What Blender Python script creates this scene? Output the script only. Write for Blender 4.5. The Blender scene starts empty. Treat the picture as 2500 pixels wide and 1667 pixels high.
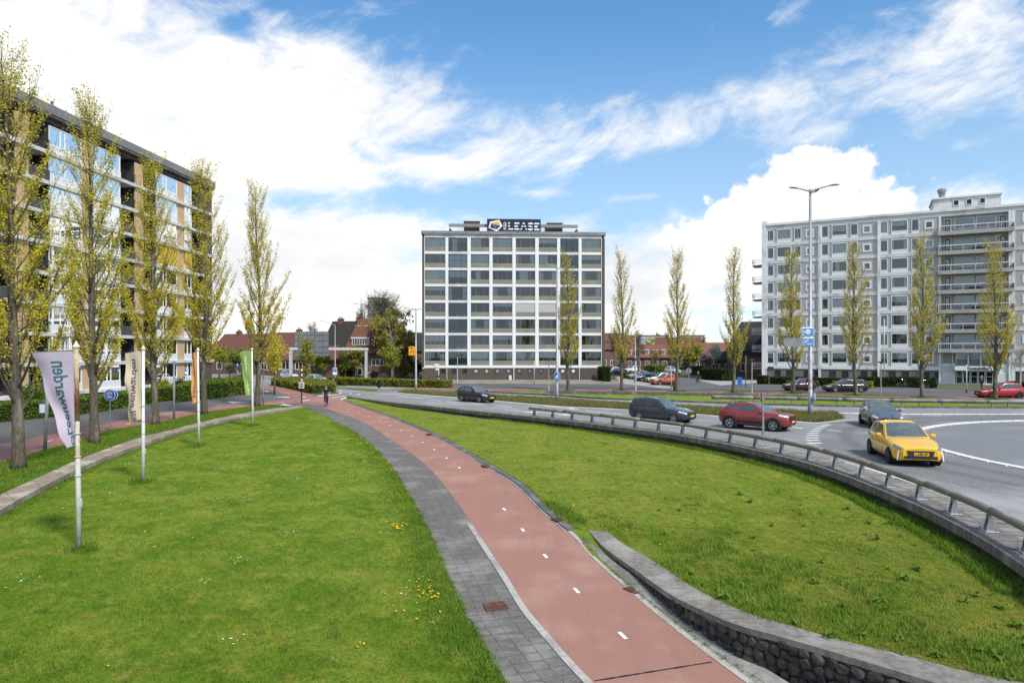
import bpy, bmesh, math, random
from mathutils import Vector, Matrix
from mathutils.geometry import tessellate_polygon
R = random.Random(7)
SC = bpy.context.scene
COL = SC.collection
rad = math.radians

# ---------------------------------------------------------------- camera
F, CX, HY, CAMZ = 1667.0, 1250.0, 860.0, 4.6
cd = bpy.data.cameras.new('camera'); cam = bpy.data.objects.new('camera', cd); COL.objects.link(cam)
cam.location = (0, 0, CAMZ); cam.rotation_euler = (rad(90), 0, 0)
cd.sensor_width = 36.0; cd.lens = 24.0; cd.shift_y = 26.5 / 2500
cd.clip_start = 0.1; cd.clip_end = 6000
SC.camera = cam

# ---------------------------------------------------------------- light
SUN_DIR = Vector((0.38, -0.50, 0.74)).normalized()      # towards the sun (hazy, through cloud)
sun = bpy.data.lights.new('sun', 'SUN'); sun.energy = 1.5; sun.angle = rad(10); sun.color = (1.0, 0.95, 0.87)
so = bpy.data.objects.new('sun', sun); COL.objects.link(so)
so.rotation_euler = SUN_DIR.to_track_quat('Z', 'Y').to_euler(); so.location = (-50, 0, 80)
SC.view_settings.view_transform = 'Standard'; SC.view_settings.look = 'None'
SC.view_settings.exposure = 1.6; SC.view_settings.gamma = 1.0
SC.view_settings.use_curve_mapping = False
SC.cycles.max_bounces = 6; SC.cycles.diffuse_bounces = 3; SC.cycles.glossy_bounces = 3
SC.cycles.transparent_max_bounces = 10; SC.cycles.transmission_bounces = 3
SC.cycles.use_denoising = True

# ---------------------------------------------------------------- sky
W = bpy.data.worlds.new('World'); SC.world = W; W.use_nodes = True
WT = W.node_tree; WT.nodes.clear()
class NG:
    """small helper to write node graphs as expressions"""
    def __init__(s, tree): s.t = tree
    def n(s, kind, **kw):
        nd = s.t.nodes.new(kind)
        for k, v in kw.items(): setattr(nd, k, v)
        return nd
    def put(s, sock, v):
        if hasattr(v, 'is_output'): s.t.links.new(v, sock)
        else: sock.default_value = v
    def m(s, op, a, b=0.0, c=0.0, clamp=False):
        nd = s.n('ShaderNodeMath', operation=op, use_clamp=clamp)
        s.put(nd.inputs[0], a); s.put(nd.inputs[1], b)
        if len(nd.inputs) > 2: s.put(nd.inputs[2], c)
        return nd.outputs[0]
    def ss(s, x, a, b):
        nd = s.n('ShaderNodeMapRange', interpolation_type='SMOOTHSTEP')
        s.put(nd.inputs[0], x); nd.inputs[1].default_value = a; nd.inputs[2].default_value = b
        nd.inputs[3].default_value = 0; nd.inputs[4].default_value = 1
        return nd.outputs[0]
    def noise(s, vec, scale, detail=6, rough=0.55, dist=0.0):
        nd = s.n('ShaderNodeTexNoise')
        if vec is not None: s.put(nd.inputs['Vector'], vec)
        nd.inputs['Scale'].default_value = scale; nd.inputs['Detail'].default_value = detail
        nd.inputs['Roughness'].default_value = rough; nd.inputs['Distortion'].default_value = dist
        return nd.outputs['Fac']
    def mix(s, f, a, b, mode='MIX'):
        nd = s.n('ShaderNodeMix', data_type='RGBA', blend_type=mode)
        s.put(nd.inputs[0], f); s.put(nd.inputs[6], a); s.put(nd.inputs[7], b)
        return nd.outputs[2]
    def vec(s, x, y, z):
        nd = s.n('ShaderNodeCombineXYZ')
        s.put(nd.inputs[0], x); s.put(nd.inputs[1], y); s.put(nd.inputs[2], z)
        return nd.outputs[0]

def make_sky():
    g = NG(WT)
    el_sun = math.asin(SUN_DIR.z); az_sun = math.atan2(SUN_DIR.x, SUN_DIR.y)
    sky = g.n('ShaderNodeTexSky', sky_type='NISHITA', sun_disc=False, sun_elevation=el_sun, sun_rotation=az_sun,
              altitude=0, air_density=1.0, dust_density=0.1, ozone_density=2.2)
    tc = g.n('ShaderNodeTexCoord').outputs['Generated']
    sep = g.n('ShaderNodeSeparateXYZ'); WT.links.new(tc, sep.inputs[0])
    x, y, z = sep.outputs
    az = g.m('ARCTAN2', x, y)
    el = g.m('ARCSINE', g.m('MINIMUM', g.m('MAXIMUM', z, -0.999), 0.999))
    # the clouds are laid out by compass bearing and height above the horizon
    def at(px, py):
        a = math.atan((px - CX) / F); return a, math.atan((HY - py) / F * math.cos(a))
    def blob(px, py, rx, ry, amp, rot=0.0):
        a, e = at(px, py); c, s_ = math.cos(rad(rot)), math.sin(rad(rot))
        da = g.m('SUBTRACT', az, a); de = g.m('SUBTRACT', el, e)
        if rot:
            u = g.m('ADD', g.m('MULTIPLY', da, c), g.m('MULTIPLY', de, s_))
            v = g.m('SUBTRACT', g.m('MULTIPLY', de, c), g.m('MULTIPLY', da, s_))
        else: u, v = da, de
        u = g.m('MULTIPLY', u, F / rx); v = g.m('MULTIPLY', v, F / ry)
        q = g.m('ADD', g.m('MULTIPLY', u, u), g.m('MULTIPLY', v, v))
        return g.m('MULTIPLY', g.m('EXPONENT', g.m('MULTIPLY', q, -1.0)), amp)
    def total(lst):
        o = None
        for b in lst:
            q = blob(*b); o = q if o is None else g.m('ADD', o, q)
        return o
    wvec = g.vec(az, g.m('MULTIPLY', el, 2.1), g.m('MULTIPLY', y, 0.3))
    warp = g.n('ShaderNodeTexNoise'); WT.links.new(wvec, warp.inputs['Vector'])
    warp.inputs['Scale'].default_value = 3.0; warp.inputs['Detail'].default_value = 4
    wv = g.n('ShaderNodeVectorMath', operation='MULTIPLY_ADD')
    WT.links.new(warp.outputs['Color'], wv.inputs[0]); wv.inputs[1].default_value = (.22, .22, .22); WT.links.new(wvec, wv.inputs[2])
    n1 = g.noise(wv.outputs[0], 6.5, 7, 0.62)
    # streaks rise to the right
    ca, sa = math.cos(rad(26)), math.sin(rad(26))
    su = g.m('ADD', g.m('MULTIPLY', az, ca), g.m('MULTIPLY', el, sa))
    sv = g.m('SUBTRACT', g.m('MULTIPLY', el, ca), g.m('MULTIPLY', az, sa))
    svec = g.vec(g.m('MULTIPLY', su, 1.0), g.m('MULTIPLY', sv, 2.6), 4.3)
    wv2 = g.n('ShaderNodeVectorMath', operation='MULTIPLY_ADD')
    WT.links.new(warp.outputs['Color'], wv2.inputs[0]); wv2.inputs[1].default_value = (.30, .30, .30); WT.links.new(svec, wv2.inputs[2])
    n2 = g.noise(wv2.outputs[0], 7.5, 7, 0.66)
    cover = total([
        (100, 340, 580, 300, 1.3), (640, 250, 330, 150, .95, -14), (900, 190, 230, 60, .42, -22), (430, 560, 330, 120, .30), (880, 420, 180, 50, .16), (680, 520, 240, 60, -.45), (900, 500, 190, 36, -.35), (1010, 440, 120, 40, -.25), (960, 340, 90, 70, -.2),
        (1180, 300, 260, 60, .42), (1130, 405, 330, 34, .52, 8), (1480, 290, 300, 66, .41, 6), (1800, 255, 240, 66, .42, 14), (1600, 330, 220, 40, .30, 8),
        (2130, 200, 230, 80, .45, 34), (2330, 60, 130, 110, .42, 52), (1930, 28, 60, 26, .62, 30), (1775, 22, 36, 18, .50, 35), (1690, 105, 200, 26, .32, 16),
        (2480, 250, 170, 200, .26, 40), (1380, 100, 420, 110, -.5), (1420, 465, 330, 40, -.35), (1480, 170, 260, 50, -.25), (1110, 335, 60, 40, -.2), (1900, 120, 120, 50, -.2), (2300, 420, 300, 70, -.15),
        (1340, 474, 120, 13, .55), (1540, 482, 110, 13, .60), (250, 60, 90, 40, -.3), (560, 60, 130, 30, -.25)])
    band = g.ss(el, 0.225, 0.150)                                      # bright deck of cloud low down
    nn = g.m('ADD', g.m('MULTIPLY', n1, 0.55), g.m('MULTIPLY', n2, 0.45))
    nn = g.m('ADD', g.m('MULTIPLY', g.m('SUBTRACT', nn, .5), 1.5), .5)
    dens = g.m('ADD', g.m('ADD', nn, g.m('MULTIPLY', cover, 0.36)), g.m('MULTIPLY', band, 0.34))
    # thicker cloud added out of view, behind and overhead, as fill light
    behind = g.ss(g.m('ABSOLUTE', az), 0.75, 1.25)
    high = g.ss(el, 0.55, 0.85)
    dens = g.m('ADD', dens, g.m('MULTIPLY', g.m('MAXIMUM', behind, high), 0.16))
    m1 = g.ss(dens, 0.52, 0.95)
    # towering cloud with hard edge on the right
    cum = total([(2010, 540, 150, 130, 1.0), (1900, 640, 260, 90, .9), (1850, 540, 100, 85, .8), (2010, 400, 80, 50, .78), (1910, 425, 62, 44, .5), (1790, 510, 60, 40, .22), (1720, 570, 140, 45, .7), (2200, 470, 100, 50, .32)])
    vor = g.n('ShaderNodeTexVoronoi', feature='F1'); WT.links.new(g.vec(az, g.m('MULTIPLY', el, 1.1), 1.0), vor.inputs['Vector'])
    vor.inputs['Scale'].default_value = 42
    n3 = g.noise(g.vec(az, g.m('MULTIPLY', el, 1.1), 1.0), 24, 7, 0.68)
    puff = g.m('ADD', g.m('MULTIPLY', g.m('SUBTRACT', n3, 0.5), 1.35), g.m('MULTIPLY', g.m('SUBTRACT', 0.38, vor.outputs['Distance']), 0.55))
    cd_ = g.m('ADD', cum, puff)
    m2 = g.ss(cd_, 0.44, 0.70)
    mask = g.m('MAXIMUM', g.m('MULTIPLY', m1, 0.98), g.m('MULTIPLY', m2, 0.99))
    mask = g.m('MULTIPLY', mask, g.ss(z, -0.02, 0.0))
    shade = g.noise(g.vec(az, g.m('MULTIPLY', el, 2.4), 7.0), 4.0, 6, 0.55)
    low = g.ss(el, 0.30, 0.02)
    dark = g.m('MULTIPLY', g.m('ADD', g.m('MULTIPLY', low, 0.60), 0.10), g.ss(shade, 0.40, 0.66))
    white = g.mix(dark, (SKYW * 1.02, SKYW, SKYW * .97, 1), (SKYW * .60, SKYW * .64, SKYW * .69, 1))
    # thin veil makes blue paler towards the horizon
    veil = g.m('ADD', g.m('MULTIPLY', g.ss(el, 0.48, 0.12), 0.50), 0.07)
    blue = g.mix(1.0, sky.outputs[0], (SKYB[0], SKYB[1], SKYB[2], 1), 'MULTIPLY')
    base = g.mix(veil, blue, (SKYW * .60, SKYW * .70, SKYW * .80, 1))
    col = g.mix(mask, base, white)
    bg = g.n('ShaderNodeBackground'); WT.links.new(col, bg.inputs[0]); bg.inputs[1].default_value = 0.1
    out = g.n('ShaderNodeOutputWorld'); WT.links.new(bg.outputs[0], out.inputs[0])
SKYW = 3.65
SKYB = (0.265, 0.535, 0.655)
make_sky()

# ---------------------------------------------------------------- points
def P(px, py, z=0.0):
    """place on a level z seen at that point of the photograph"""
    Y = (CAMZ - z) * F / (py - HY); return Vector(((px - CX) / F * Y, Y, z))
def Q(px, py, Y):
    return Vector(((px - CX) / F * Y, Y, CAMZ - (py - HY) / F * Y))

# ---------------------------------------------------------------- materials
MATS = {}
def mat(name, c1, c2=None, scale=3.0, rough=0.8, bump=0.0, metal=0.0, spec=0.3, coat=0.0, detail=5, big=None, bigscale=0.3, coords='P', stretch=(1, 1, 1), bscale=None, translucent=0.0, contrast=(0.35, 0.65)):
    """procedural surface: two colours mixed by fine noise, an optional third as large stains, and fine relief"""
    if name in MATS: return MATS[name]
    m = bpy.data.materials.new(name); m.use_nodes = True; t = m.node_tree; g = NG(t)
    b = t.nodes['Principled BSDF']
    if coords == 'P': vec = g.n('ShaderNodeNewGeometry').outputs['Position']
    else: vec = g.n('ShaderNodeTexCoord').outputs['Object']
    mp = g.n('ShaderNodeMapping'); t.links.new(vec, mp.inputs[0]); mp.inputs['Scale'].default_value = stretch
    vec = mp.outputs[0]
    c2 = c2 or tuple(x * 0.8 for x in c1)
    n = g.noise(vec, scale, detail, 0.6)
    col = g.mix(g.ss(n, *contrast), (*c1, 1), (*c2, 1))
    if big:
        nb = g.noise(vec, bigscale, 4, 0.6)
        col = g.mix(g.ss(nb, 0.48, 0.68), col, (*big, 1))
    g.put(b.inputs['Base Color'], col)
    b.inputs['Roughness'].default_value = rough; b.inputs['Metallic'].default_value = metal
    b.inputs['Specular IOR Level'].default_value = spec
    if coat: b.inputs['Coat Weight'].default_value = coat; b.inputs['Coat Roughness'].default_value = 0.04
    if bump:
        bn = g.n('ShaderNodeBump'); bn.inputs['Strength'].default_value = bump; bn.inputs['Distance'].default_value = 0.02
        t.links.new(g.noise(vec, bscale or scale * 2.5, 6, 0.65), bn.inputs['Height']); t.links.new(bn.outputs[0], b.inputs['Normal'])
    if translucent:
        tr = g.n('ShaderNodeBsdfTranslucent'); g.put(tr.inputs[0], col)
        mx = g.n('ShaderNodeMixShader'); mx.inputs[0].default_value = translucent
        t.links.new(b.outputs[0], mx.inputs[1]); t.links.new(tr.outputs[0], mx.inputs[2])
        t.links.new(mx.outputs[0], t.nodes['Material Output'].inputs[0])
    MATS[name] = m
    return m
def glass_mat(name, tint=(0.45, 0.50, 0.52), refl=0.16, rough=0.02, wav=0.0, gtint=(.66, .84, 1.0)):
    """window glass: mirror-like reflection over tinted see-through"""
    if name in MATS: return MATS[name]
    m = bpy.data.materials.new(name); m.use_nodes = True; t = m.node_tree; g = NG(t); t.nodes.clear()
    gl = g.n('ShaderNodeBsdfGlossy'); gl.inputs['Roughness'].default_value = rough; gl.inputs[0].default_value = gtint + (1,)
    tr = g.n('ShaderNodeBsdfTransparent'); tr.inputs[0].default_value = (*tint, 1)
    fr = g.n('ShaderNodeFresnel'); fr.inputs[0].default_value = 1.5
    f = g.m('ADD', g.m('MULTIPLY', fr.outputs[0], 1.1), refl, clamp=True)
    mx = g.n('ShaderNodeMixShader'); t.links.new(f, mx.inputs[0]); t.links.new(tr.outputs[0], mx.inputs[1]); t.links.new(gl.outputs[0], mx.inputs[2])
    if wav:
        bn = g.n('ShaderNodeBump'); bn.inputs['Strength'].default_value = wav; bn.inputs['Distance'].default_value = 0.05
        t.links.new(g.noise(g.n('ShaderNodeNewGeometry').outputs['Position'], 0.6, 2, 0.5), bn.inputs['Height'])
        t.links.new(bn.outputs[0], gl.inputs['Normal'])
    o = g.n('ShaderNodeOutputMaterial'); t.links.new(mx.outputs[0], o.inputs[0])
    MATS[name] = m; return m
def brick_mat(name, c1, c2, mortar, bw=0.22, bh=0.065, rough=0.85, ms=0.012, axis=None):
    """courses of far brick or tile: colour and relief"""
    if name in MATS: return MATS[name]
    m = bpy.data.materials.new(name); m.use_nodes = True; t = m.node_tree; g = NG(t); b = t.nodes['Principled BSDF']
    tc = g.n('ShaderNodeTexCoord').outputs['Object']
    sp = g.n('ShaderNodeSeparateXYZ'); t.links.new(tc, sp.inputs[0])
    u = g.m('ADD', sp.outputs[0], g.m('MULTIPLY', sp.outputs[1], 1.0)) if axis is None else sp.outputs[axis]
    v = g.vec(u, sp.outputs[2], 0.0)
    br = g.n('ShaderNodeTexBrick'); t.links.new(v, br.inputs['Vector'])
    br.inputs['Color1'].default_value = (*c1, 1); br.inputs['Color2'].default_value = (*c2, 1); br.inputs['Mortar'].default_value = (*mortar, 1)
    br.inputs['Scale'].default_value = 1.0; br.inputs['Mortar Size'].default_value = ms; br.inputs['Brick Width'].default_value = bw; br.inputs['Row Height'].default_value = bh
    n = g.noise(tc, 0.7, 5, 0.6)
    col = g.mix(g.m('MULTIPLY', g.ss(n, .35, .7), .35), br.outputs[0], tuple(x * .7 for x in c1) + (1,))
    t.links.new(col, b.inputs['Base Color']); b.inputs['Roughness'].default_value = rough
    bn = g.n('ShaderNodeBump'); bn.inputs['Strength'].default_value = .3; bn.inputs['Distance'].default_value = 0.01
    t.links.new(g.m('SUBTRACT', 1.0, br.outputs['Fac']), bn.inputs['Height']); t.links.new(bn.outputs[0], b.inputs['Normal'])
    MATS[name] = m; return m
def emit_free(name, c, rough=0.5, spec=0.3): return mat(name, c, tuple(x * .92 for x in c), 6, rough, spec=spec)

# ---------------------------------------------------------------- mesh building
class MB:
    def __init__(s): s.v = []; s.f = []; s.mi = []; s.cur = 0
    def mat(s, i): s.cur = i; return s
    def poly(s, pts):
        k = len(s.v); s.v += [tuple(p) for p in pts]; s.f.append(tuple(range(k, k + len(pts)))); s.mi.append(s.cur); return s
    def mesh(s, vs, fs):
        k = len(s.v); s.v += [tuple(p) for p in vs]; s.f += [tuple(i + k for i in f) for f in fs]; s.mi += [s.cur] * len(fs); return s
    def box(s, x0, x1, y0, y1, z0, z1, M=None):
        vs = [Vector((x, y, z)) for z in (z0, z1) for y in (y0, y1) for x in (x0, x1)]
        if M: vs = [M @ p for p in vs]
        return s.mesh(vs, [(0, 2, 3, 1), (4, 5, 7, 6), (0, 1, 5, 4), (2, 6, 7, 3), (0, 4, 6, 2), (1, 3, 7, 5)])
    def bbox(s, x0, x1, y0, y1, z0, z1, b=0.02, M=None):
        """box with chamfered edges"""
        b = min(b, (x1 - x0) * .45, (y1 - y0) * .45, (z1 - z0) * .45)
        vs = []
        for (z, i) in ((z0, b), (z0 + b, 0), (z1 - b, 0), (z1, b)):
            c = b if i == 0 else b
            a0, a1, c0, c1 = x0 + i, x1 - i, y0 + i, y1 - i
            vs += [(a0 + b, c0, z), (a1 - b, c0, z), (a1, c0 + b, z), (a1, c1 - b, z), (a1 - b, c1, z), (a0 + b, c1, z), (a0, c1 - b, z), (a0, c0 + b, z)]
        vs = [Vector(p) for p in vs]
        if M: vs = [M @ p for p in vs]
        fs = [tuple(range(7, -1, -1)), tuple(range(24, 32))]
        for r in range(3):
            for i in range(8):
                j = (i + 1) % 8; fs.append((r * 8 + i, r * 8 + j, r * 8 + 8 + j, r * 8 + 8 + i))
        return s.mesh(vs, fs)
    def prism(s, pts, d):
        """closed prism from a planar outline pushed along d"""
        d = Vector(d); pts = [Vector(p) for p in pts]; n = len(pts); k = len(s.v)
        s.v += [tuple(p) for p in pts] + [tuple(p + d) for p in pts]
        tri = tessellate_polygon([pts])
        for (a, b, c) in tri:
            s.f.append((k + a, k + b, k + c)); s.f.append((k + n + a, k + n + c, k + n + b)); s.mi += [s.cur] * 2
        for i in range(n):
            j = (i + 1) % n; s.f.append((k + i, k + j, k + n + j, k + n + i)); s.mi.append(s.cur)
        return s
    def tube(s, path, r, n=8, cap=True):
        path = [Vector(p) for p in path]; rs = r if isinstance(r, (list, tuple)) else [r] * len(path)
        k = len(s.v); m = len(path); up = None
        for i, p in enumerate(path):
            t = (path[min(i + 1, m - 1)] - path[max(i - 1, 0)]).normalized()
            if up is None: up = t.orthogonal().normalized()
            else:
                up = (up - t * up.dot(t)); up = up.normalized() if up.length > 1e-6 else t.orthogonal().normalized()
            w = t.cross(up)
            for j in range(n):
                a = 2 * math.pi * j / n
                s.v.append(tuple(p + (up * math.cos(a) + w * math.sin(a)) * rs[i]))
        for i in range(m - 1):
            for j in range(n):
                q = (j + 1) % n; s.f.append((k + i * n + j, k + i * n + q, k + (i + 1) * n + q, k + (i + 1) * n + j)); s.mi.append(s.cur)
        if cap:
            s.f.append(tuple(k + j for j in range(n - 1, -1, -1))); s.f.append(tuple(k + (m - 1) * n + j for j in range(n))); s.mi += [s.cur] * 2
        return s
    def cyl(s, a, b, r, n=12): return s.tube([a, b], r, n)
    def lathe(s, c, prof, n=12):
        k = len(s.v); c = Vector(c)
        for (r, z) in prof:
            for j in range(n):
                a = 2 * math.pi * j / n; s.v.append((c.x + r * math.cos(a), c.y + r * math.sin(a), c.z + z))
        for i in range(len(prof) - 1):
            for j in range(n):
                q = (j + 1) % n; s.f.append((k + i * n + j, k + i * n + q, k + (i + 1) * n + q, k + (i + 1) * n + j)); s.mi.append(s.cur)
        return s
    def grid(s, rows):
        k = len(s.v); n = len(rows[0])
        for r in rows: s.v += [tuple(p) for p in r]
        for i in range(len(rows) - 1):
            for j in range(n - 1):
                s.f.append((k + i * n + j, k + i * n + j + 1, k + (i + 1) * n + j + 1, k + (i + 1) * n + j)); s.mi.append(s.cur)
        return s
    def build(s, name, mats, parent=None, smooth=False, M=None, fix=False):
        me = bpy.data.meshes.new(name)
        vs = [M @ Vector(p) for p in s.v] if M else s.v
        me.from_pydata([tuple(p) for p in vs], [], s.f)
        if not isinstance(mats, (list, tuple)): mats = [mats]
        for m in mats: me.materials.append(m)
        if len(mats) > 1: me.polygons.foreach_set('material_index', s.mi)
        if smooth: me.polygons.foreach_set('use_smooth', [True] * len(s.f))
        me.update()
        if fix:
            bm = bmesh.new(); bm.from_mesh(me); bmesh.ops.recalc_face_normals(bm, faces=bm.faces[:]); bm.to_mesh(me); bm.free()
        return link(name, me, parent)
def link(name, me, parent=None):
    o = bpy.data.objects.new(name, me); COL.objects.link(o)
    if parent is not None: o.parent = parent
    return o
def tag(o, label=None, cat=None, group=None, kind=None):
    if label: o['label'] = label
    if cat: o['category'] = cat
    if group: o['group'] = group
    if kind: o['kind'] = kind
    return o
def thing(name, label, cat, loc=(0, 0, 0), rz=0.0, group=None):
    o = bpy.data.objects.new(name, None); COL.objects.link(o); o.empty_display_size = .3
    o.location = loc; o.rotation_euler = (0, 0, rz); return tag(o, label, cat, group)
def dup(root, loc, rz, label=None, group=None, scale=None):
    r = root.copy(); COL.objects.link(r); r.location = loc; r.rotation_euler = (0, 0, rz)
    if scale is not None: r.scale = (scale,) * 3 if isinstance(scale, (int, float)) else scale
    if label: r['label'] = label
    if group: r['group'] = group
    for ch in list(root.children):
        c = ch.copy(); COL.objects.link(c); c.parent = r
        for gch in ch.children:
            d = gch.copy(); COL.objects.link(d); d.parent = c
    return r
def place(me_obj, M, parent=None):
    """copy of a mesh object at a matrix (relative to its parent)"""
    c = me_obj.copy(); COL.objects.link(c); c.parent = parent; c.matrix_local = M; return c
def sheet(name, pts, z, m, kind='structure'):
    """flat ground sheet; points are (px, py) on the photograph or world Vectors"""
    ps = [p if isinstance(p, Vector) else P(p[0], p[1], 0) for p in pts]
    ps = [Vector((p.x, p.y, z)) for p in ps]
    mb = MB(); mb.v = [tuple(p) for p in ps]
    for t in tessellate_polygon([ps]):
        a, b, c = (ps[i] for i in t)
        if (b - a).cross(c - a).z < 0: t = (t[0], t[2], t[1])
        mb.f.append(tuple(t)); mb.mi.append(0)
    return tag(mb.build(name, m), kind=kind)
def crv(pts, n):
    """Catmull-Rom curve through points, n samples evenly spaced"""
    pts = [Vector(p) for p in pts]; q = [pts[0] * 2 - pts[1]] + pts + [pts[-1] * 2 - pts[-2]]; out = []
    for i in range(1, len(q) - 2):
        for k in range(12):
            t = k / 12; a, b, c, d = q[i - 1:i + 3]
            out.append(.5 * ((2 * b) + (c - a) * t + (2 * a - 5 * b + 4 * c - d) * t * t + (3 * b - a - 3 * c + d) * t ** 3))
    out.append(pts[-1].copy())
    return resample(out, n)
def length(p): return sum((p[i + 1] - p[i]).length for i in range(len(p) - 1))
def resample(p, n):
    L = length(p); out = [p[0].copy()]; acc = 0; k = 0; seg = (p[1] - p[0]).length
    for i in range(1, n - 1):
        d = L * i / (n - 1)
        while acc + seg < d and k < len(p) - 2: acc += seg; k += 1; seg = (p[k + 1] - p[k]).length
        out.append(p[k].lerp(p[k + 1], (d - acc) / seg if seg else 0))
    out.append(p[-1].copy()); return out
def offset(p, d):
    """curve pushed sideways (to the right of travel) on the level"""
    out = []
    for i in range(len(p)):
        t = p[min(i + 1, len(p) - 1)] - p[max(i - 1, 0)]; t.z = 0; t.normalize()
        out.append(p[i] + Vector((t.y, -t.x, 0)) * d)
    return out
def text_mesh(txt, size=1.0, ext=0.0, bold=0.0, res=3):
    c = bpy.data.curves.new('lettering', 'FONT'); c.body = txt; c.size = size; c.extrude = ext; c.offset = bold; c.align_x = 'CENTER'; c.align_y = 'CENTER'; c.resolution_u = res
    o = bpy.data.objects.new('lettering', c); COL.objects.link(o)
    bpy.context.view_layer.update()
    me = bpy.data.meshes.new_from_object(o.evaluated_get(bpy.context.evaluated_depsgraph_get()))
    bpy.data.objects.remove(o); bpy.data.curves.remove(c)
    return me
def text_obj(txt, M, m, parent=None, size=1.0, ext=0.004, bold=0.0, name='lettering'):
    me = text_mesh(txt, size, ext, bold); me.transform(M); me.materials.clear(); me.materials.append(m)
    return link(name, me, parent)
# ---------------------------------------------------------------- ground materials
M_asph = mat('asphalt_road', (.285, .283, .278), (.165, .165, .165), 16, .8, .35, big=(.31, .31, .305), bigscale=.22, spec=.2)
M_asph_ring = mat('asphalt_ring', (.235, .235, .232), (.12, .121, .123), 16, .78, .35, big=(.255, .255, .25), bigscale=.25, spec=.2)
M_dark = mat('asphalt_dark', (.115, .116, .122), (.088, .09, .094), 25, .85, .3, big=(.14, .14, .14), bigscale=.15)
M_brickdark = mat('dark_paving', (.135, .129, .123), (.10, .096, .092), 14, .85, .3, big=(.125, .12, .118), bigscale=.2)
M_red = mat('red_asphalt', (.345, .185, .142), (.285, .148, .114), 55, .9, .35, big=(.37, .215, .17), bigscale=.5, spec=.15)
def path_wear(m):
    t = m.node_tree; g = NG(t); b = t.nodes['Principled BSDF']; src = b.inputs['Base Color'].links[0].from_socket; pos = g.n('ShaderNodeNewGeometry').outputs['Position']
    mp = g.n('ShaderNodeMapping'); t.links.new(pos, mp.inputs[0]); mp.inputs['Scale'].default_value = (3.2, .22, 1); mp.inputs['Rotation'].default_value = (0, 0, -.3)
    c = g.mix(g.m('MULTIPLY', g.ss(g.noise(mp.outputs[0], 1.0, 5, .6), .45, .75), .45), src, (.26, .14, .11, 1))
    c = g.mix(g.m('MULTIPLY', g.ss(g.noise(pos, 26, 3, .6), .66, .72), .6), c, (.42, .30, .24, 1)); c = g.mix(g.m('MULTIPLY', g.ss(g.noise(pos, 19, 3, .6), .68, .74), .6), c, (.12, .07, .06, 1))
    t.links.new(c, b.inputs['Base Color'])
path_wear(M_red)
M_redfar = mat('red_paving', (.29, .145, .12), (.24, .115, .098), 20, .85, .2, big=(.33, .19, .165), bigscale=.2)
M_white = mat('road_paint', (.74, .74, .71), (.56, .56, .54), 18, .7, contrast=(.45, .7))
M_conc = mat('concrete', (.30, .285, .26), (.22, .21, .19), 6, .9, .4, big=(.155, .145, .13), bigscale=.9)
M_conc_light = mat('concrete_light', (.43, .41, .37), (.34, .325, .29), 9, .9, .3, big=(.26, .24, .21), bigscale=.8)
M_conc_dark = mat('concrete_dark', (.145, .138, .13), (.085, .08, .076), 5, .92, .5, big=(.21, .20, .19), bigscale=1.1)
M_cap = mat('weathered_cap', (.245, .225, .195), (.16, .145, .125), 7, .92, .5, big=(.32, .30, .265), bigscale=.8)
M_capL = mat('lichen_concrete', (.30, .25, .185), (.20, .165, .12), 8, .92, .5, big=(.42, .385, .32), bigscale=.7)
M_black = mat('dark_joint', (.018, .018, .018), (.012, .012, .012), 8, .95)
M_soil = mat('soil', (.10, .08, .055), (.07, .055, .04), 5, .95, .4)
M_ground = mat('far_ground', (.075, .10, .03), (.10, .10, .05), 1.2, .95, .3, big=(.12, .115, .09), bigscale=.15)
M_gravel = mat('gravel', (.30, .275, .235), (.20, .18, .15), 12, .95, .4, big=(.12, .14, .05), bigscale=.55)
M_pavelight = mat('pale_paving', (.36, .345, .33), (.29, .28, .265), 10, .9, .2)

def tyre_tracks(m):
    t = m.node_tree; g = NG(t); b = t.nodes['Principled BSDF']; src = b.inputs['Base Color'].links[0].from_socket
    pos = g.n('ShaderNodeNewGeometry').outputs['Position']; d = g.n('ShaderNodeVectorMath', operation='DISTANCE'); t.links.new(pos, d.inputs[0]); d.inputs[1].default_value = (36.3, 29.5, 0)
    r = g.m('ADD', d.outputs['Value'], g.m('MULTIPLY', g.noise(pos, .25, 2), .5)); f = None
    for c in (18.0, 19.7):
        q = g.m('SUBTRACT', 1.0, g.ss(g.m('ABSOLUTE', g.m('SUBTRACT', r, c + .25)), .1, .55)); f = q if f is None else g.m('MAXIMUM', f, q)
    f = g.m('MULTIPLY', f, g.m('ADD', g.m('MULTIPLY', g.noise(pos, .8, 4), .6), .1)); t.links.new(g.mix(f, src, (.085, .085, .087, 1)), b.inputs['Base Color'])
tyre_tracks(M_asph_ring)
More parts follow.
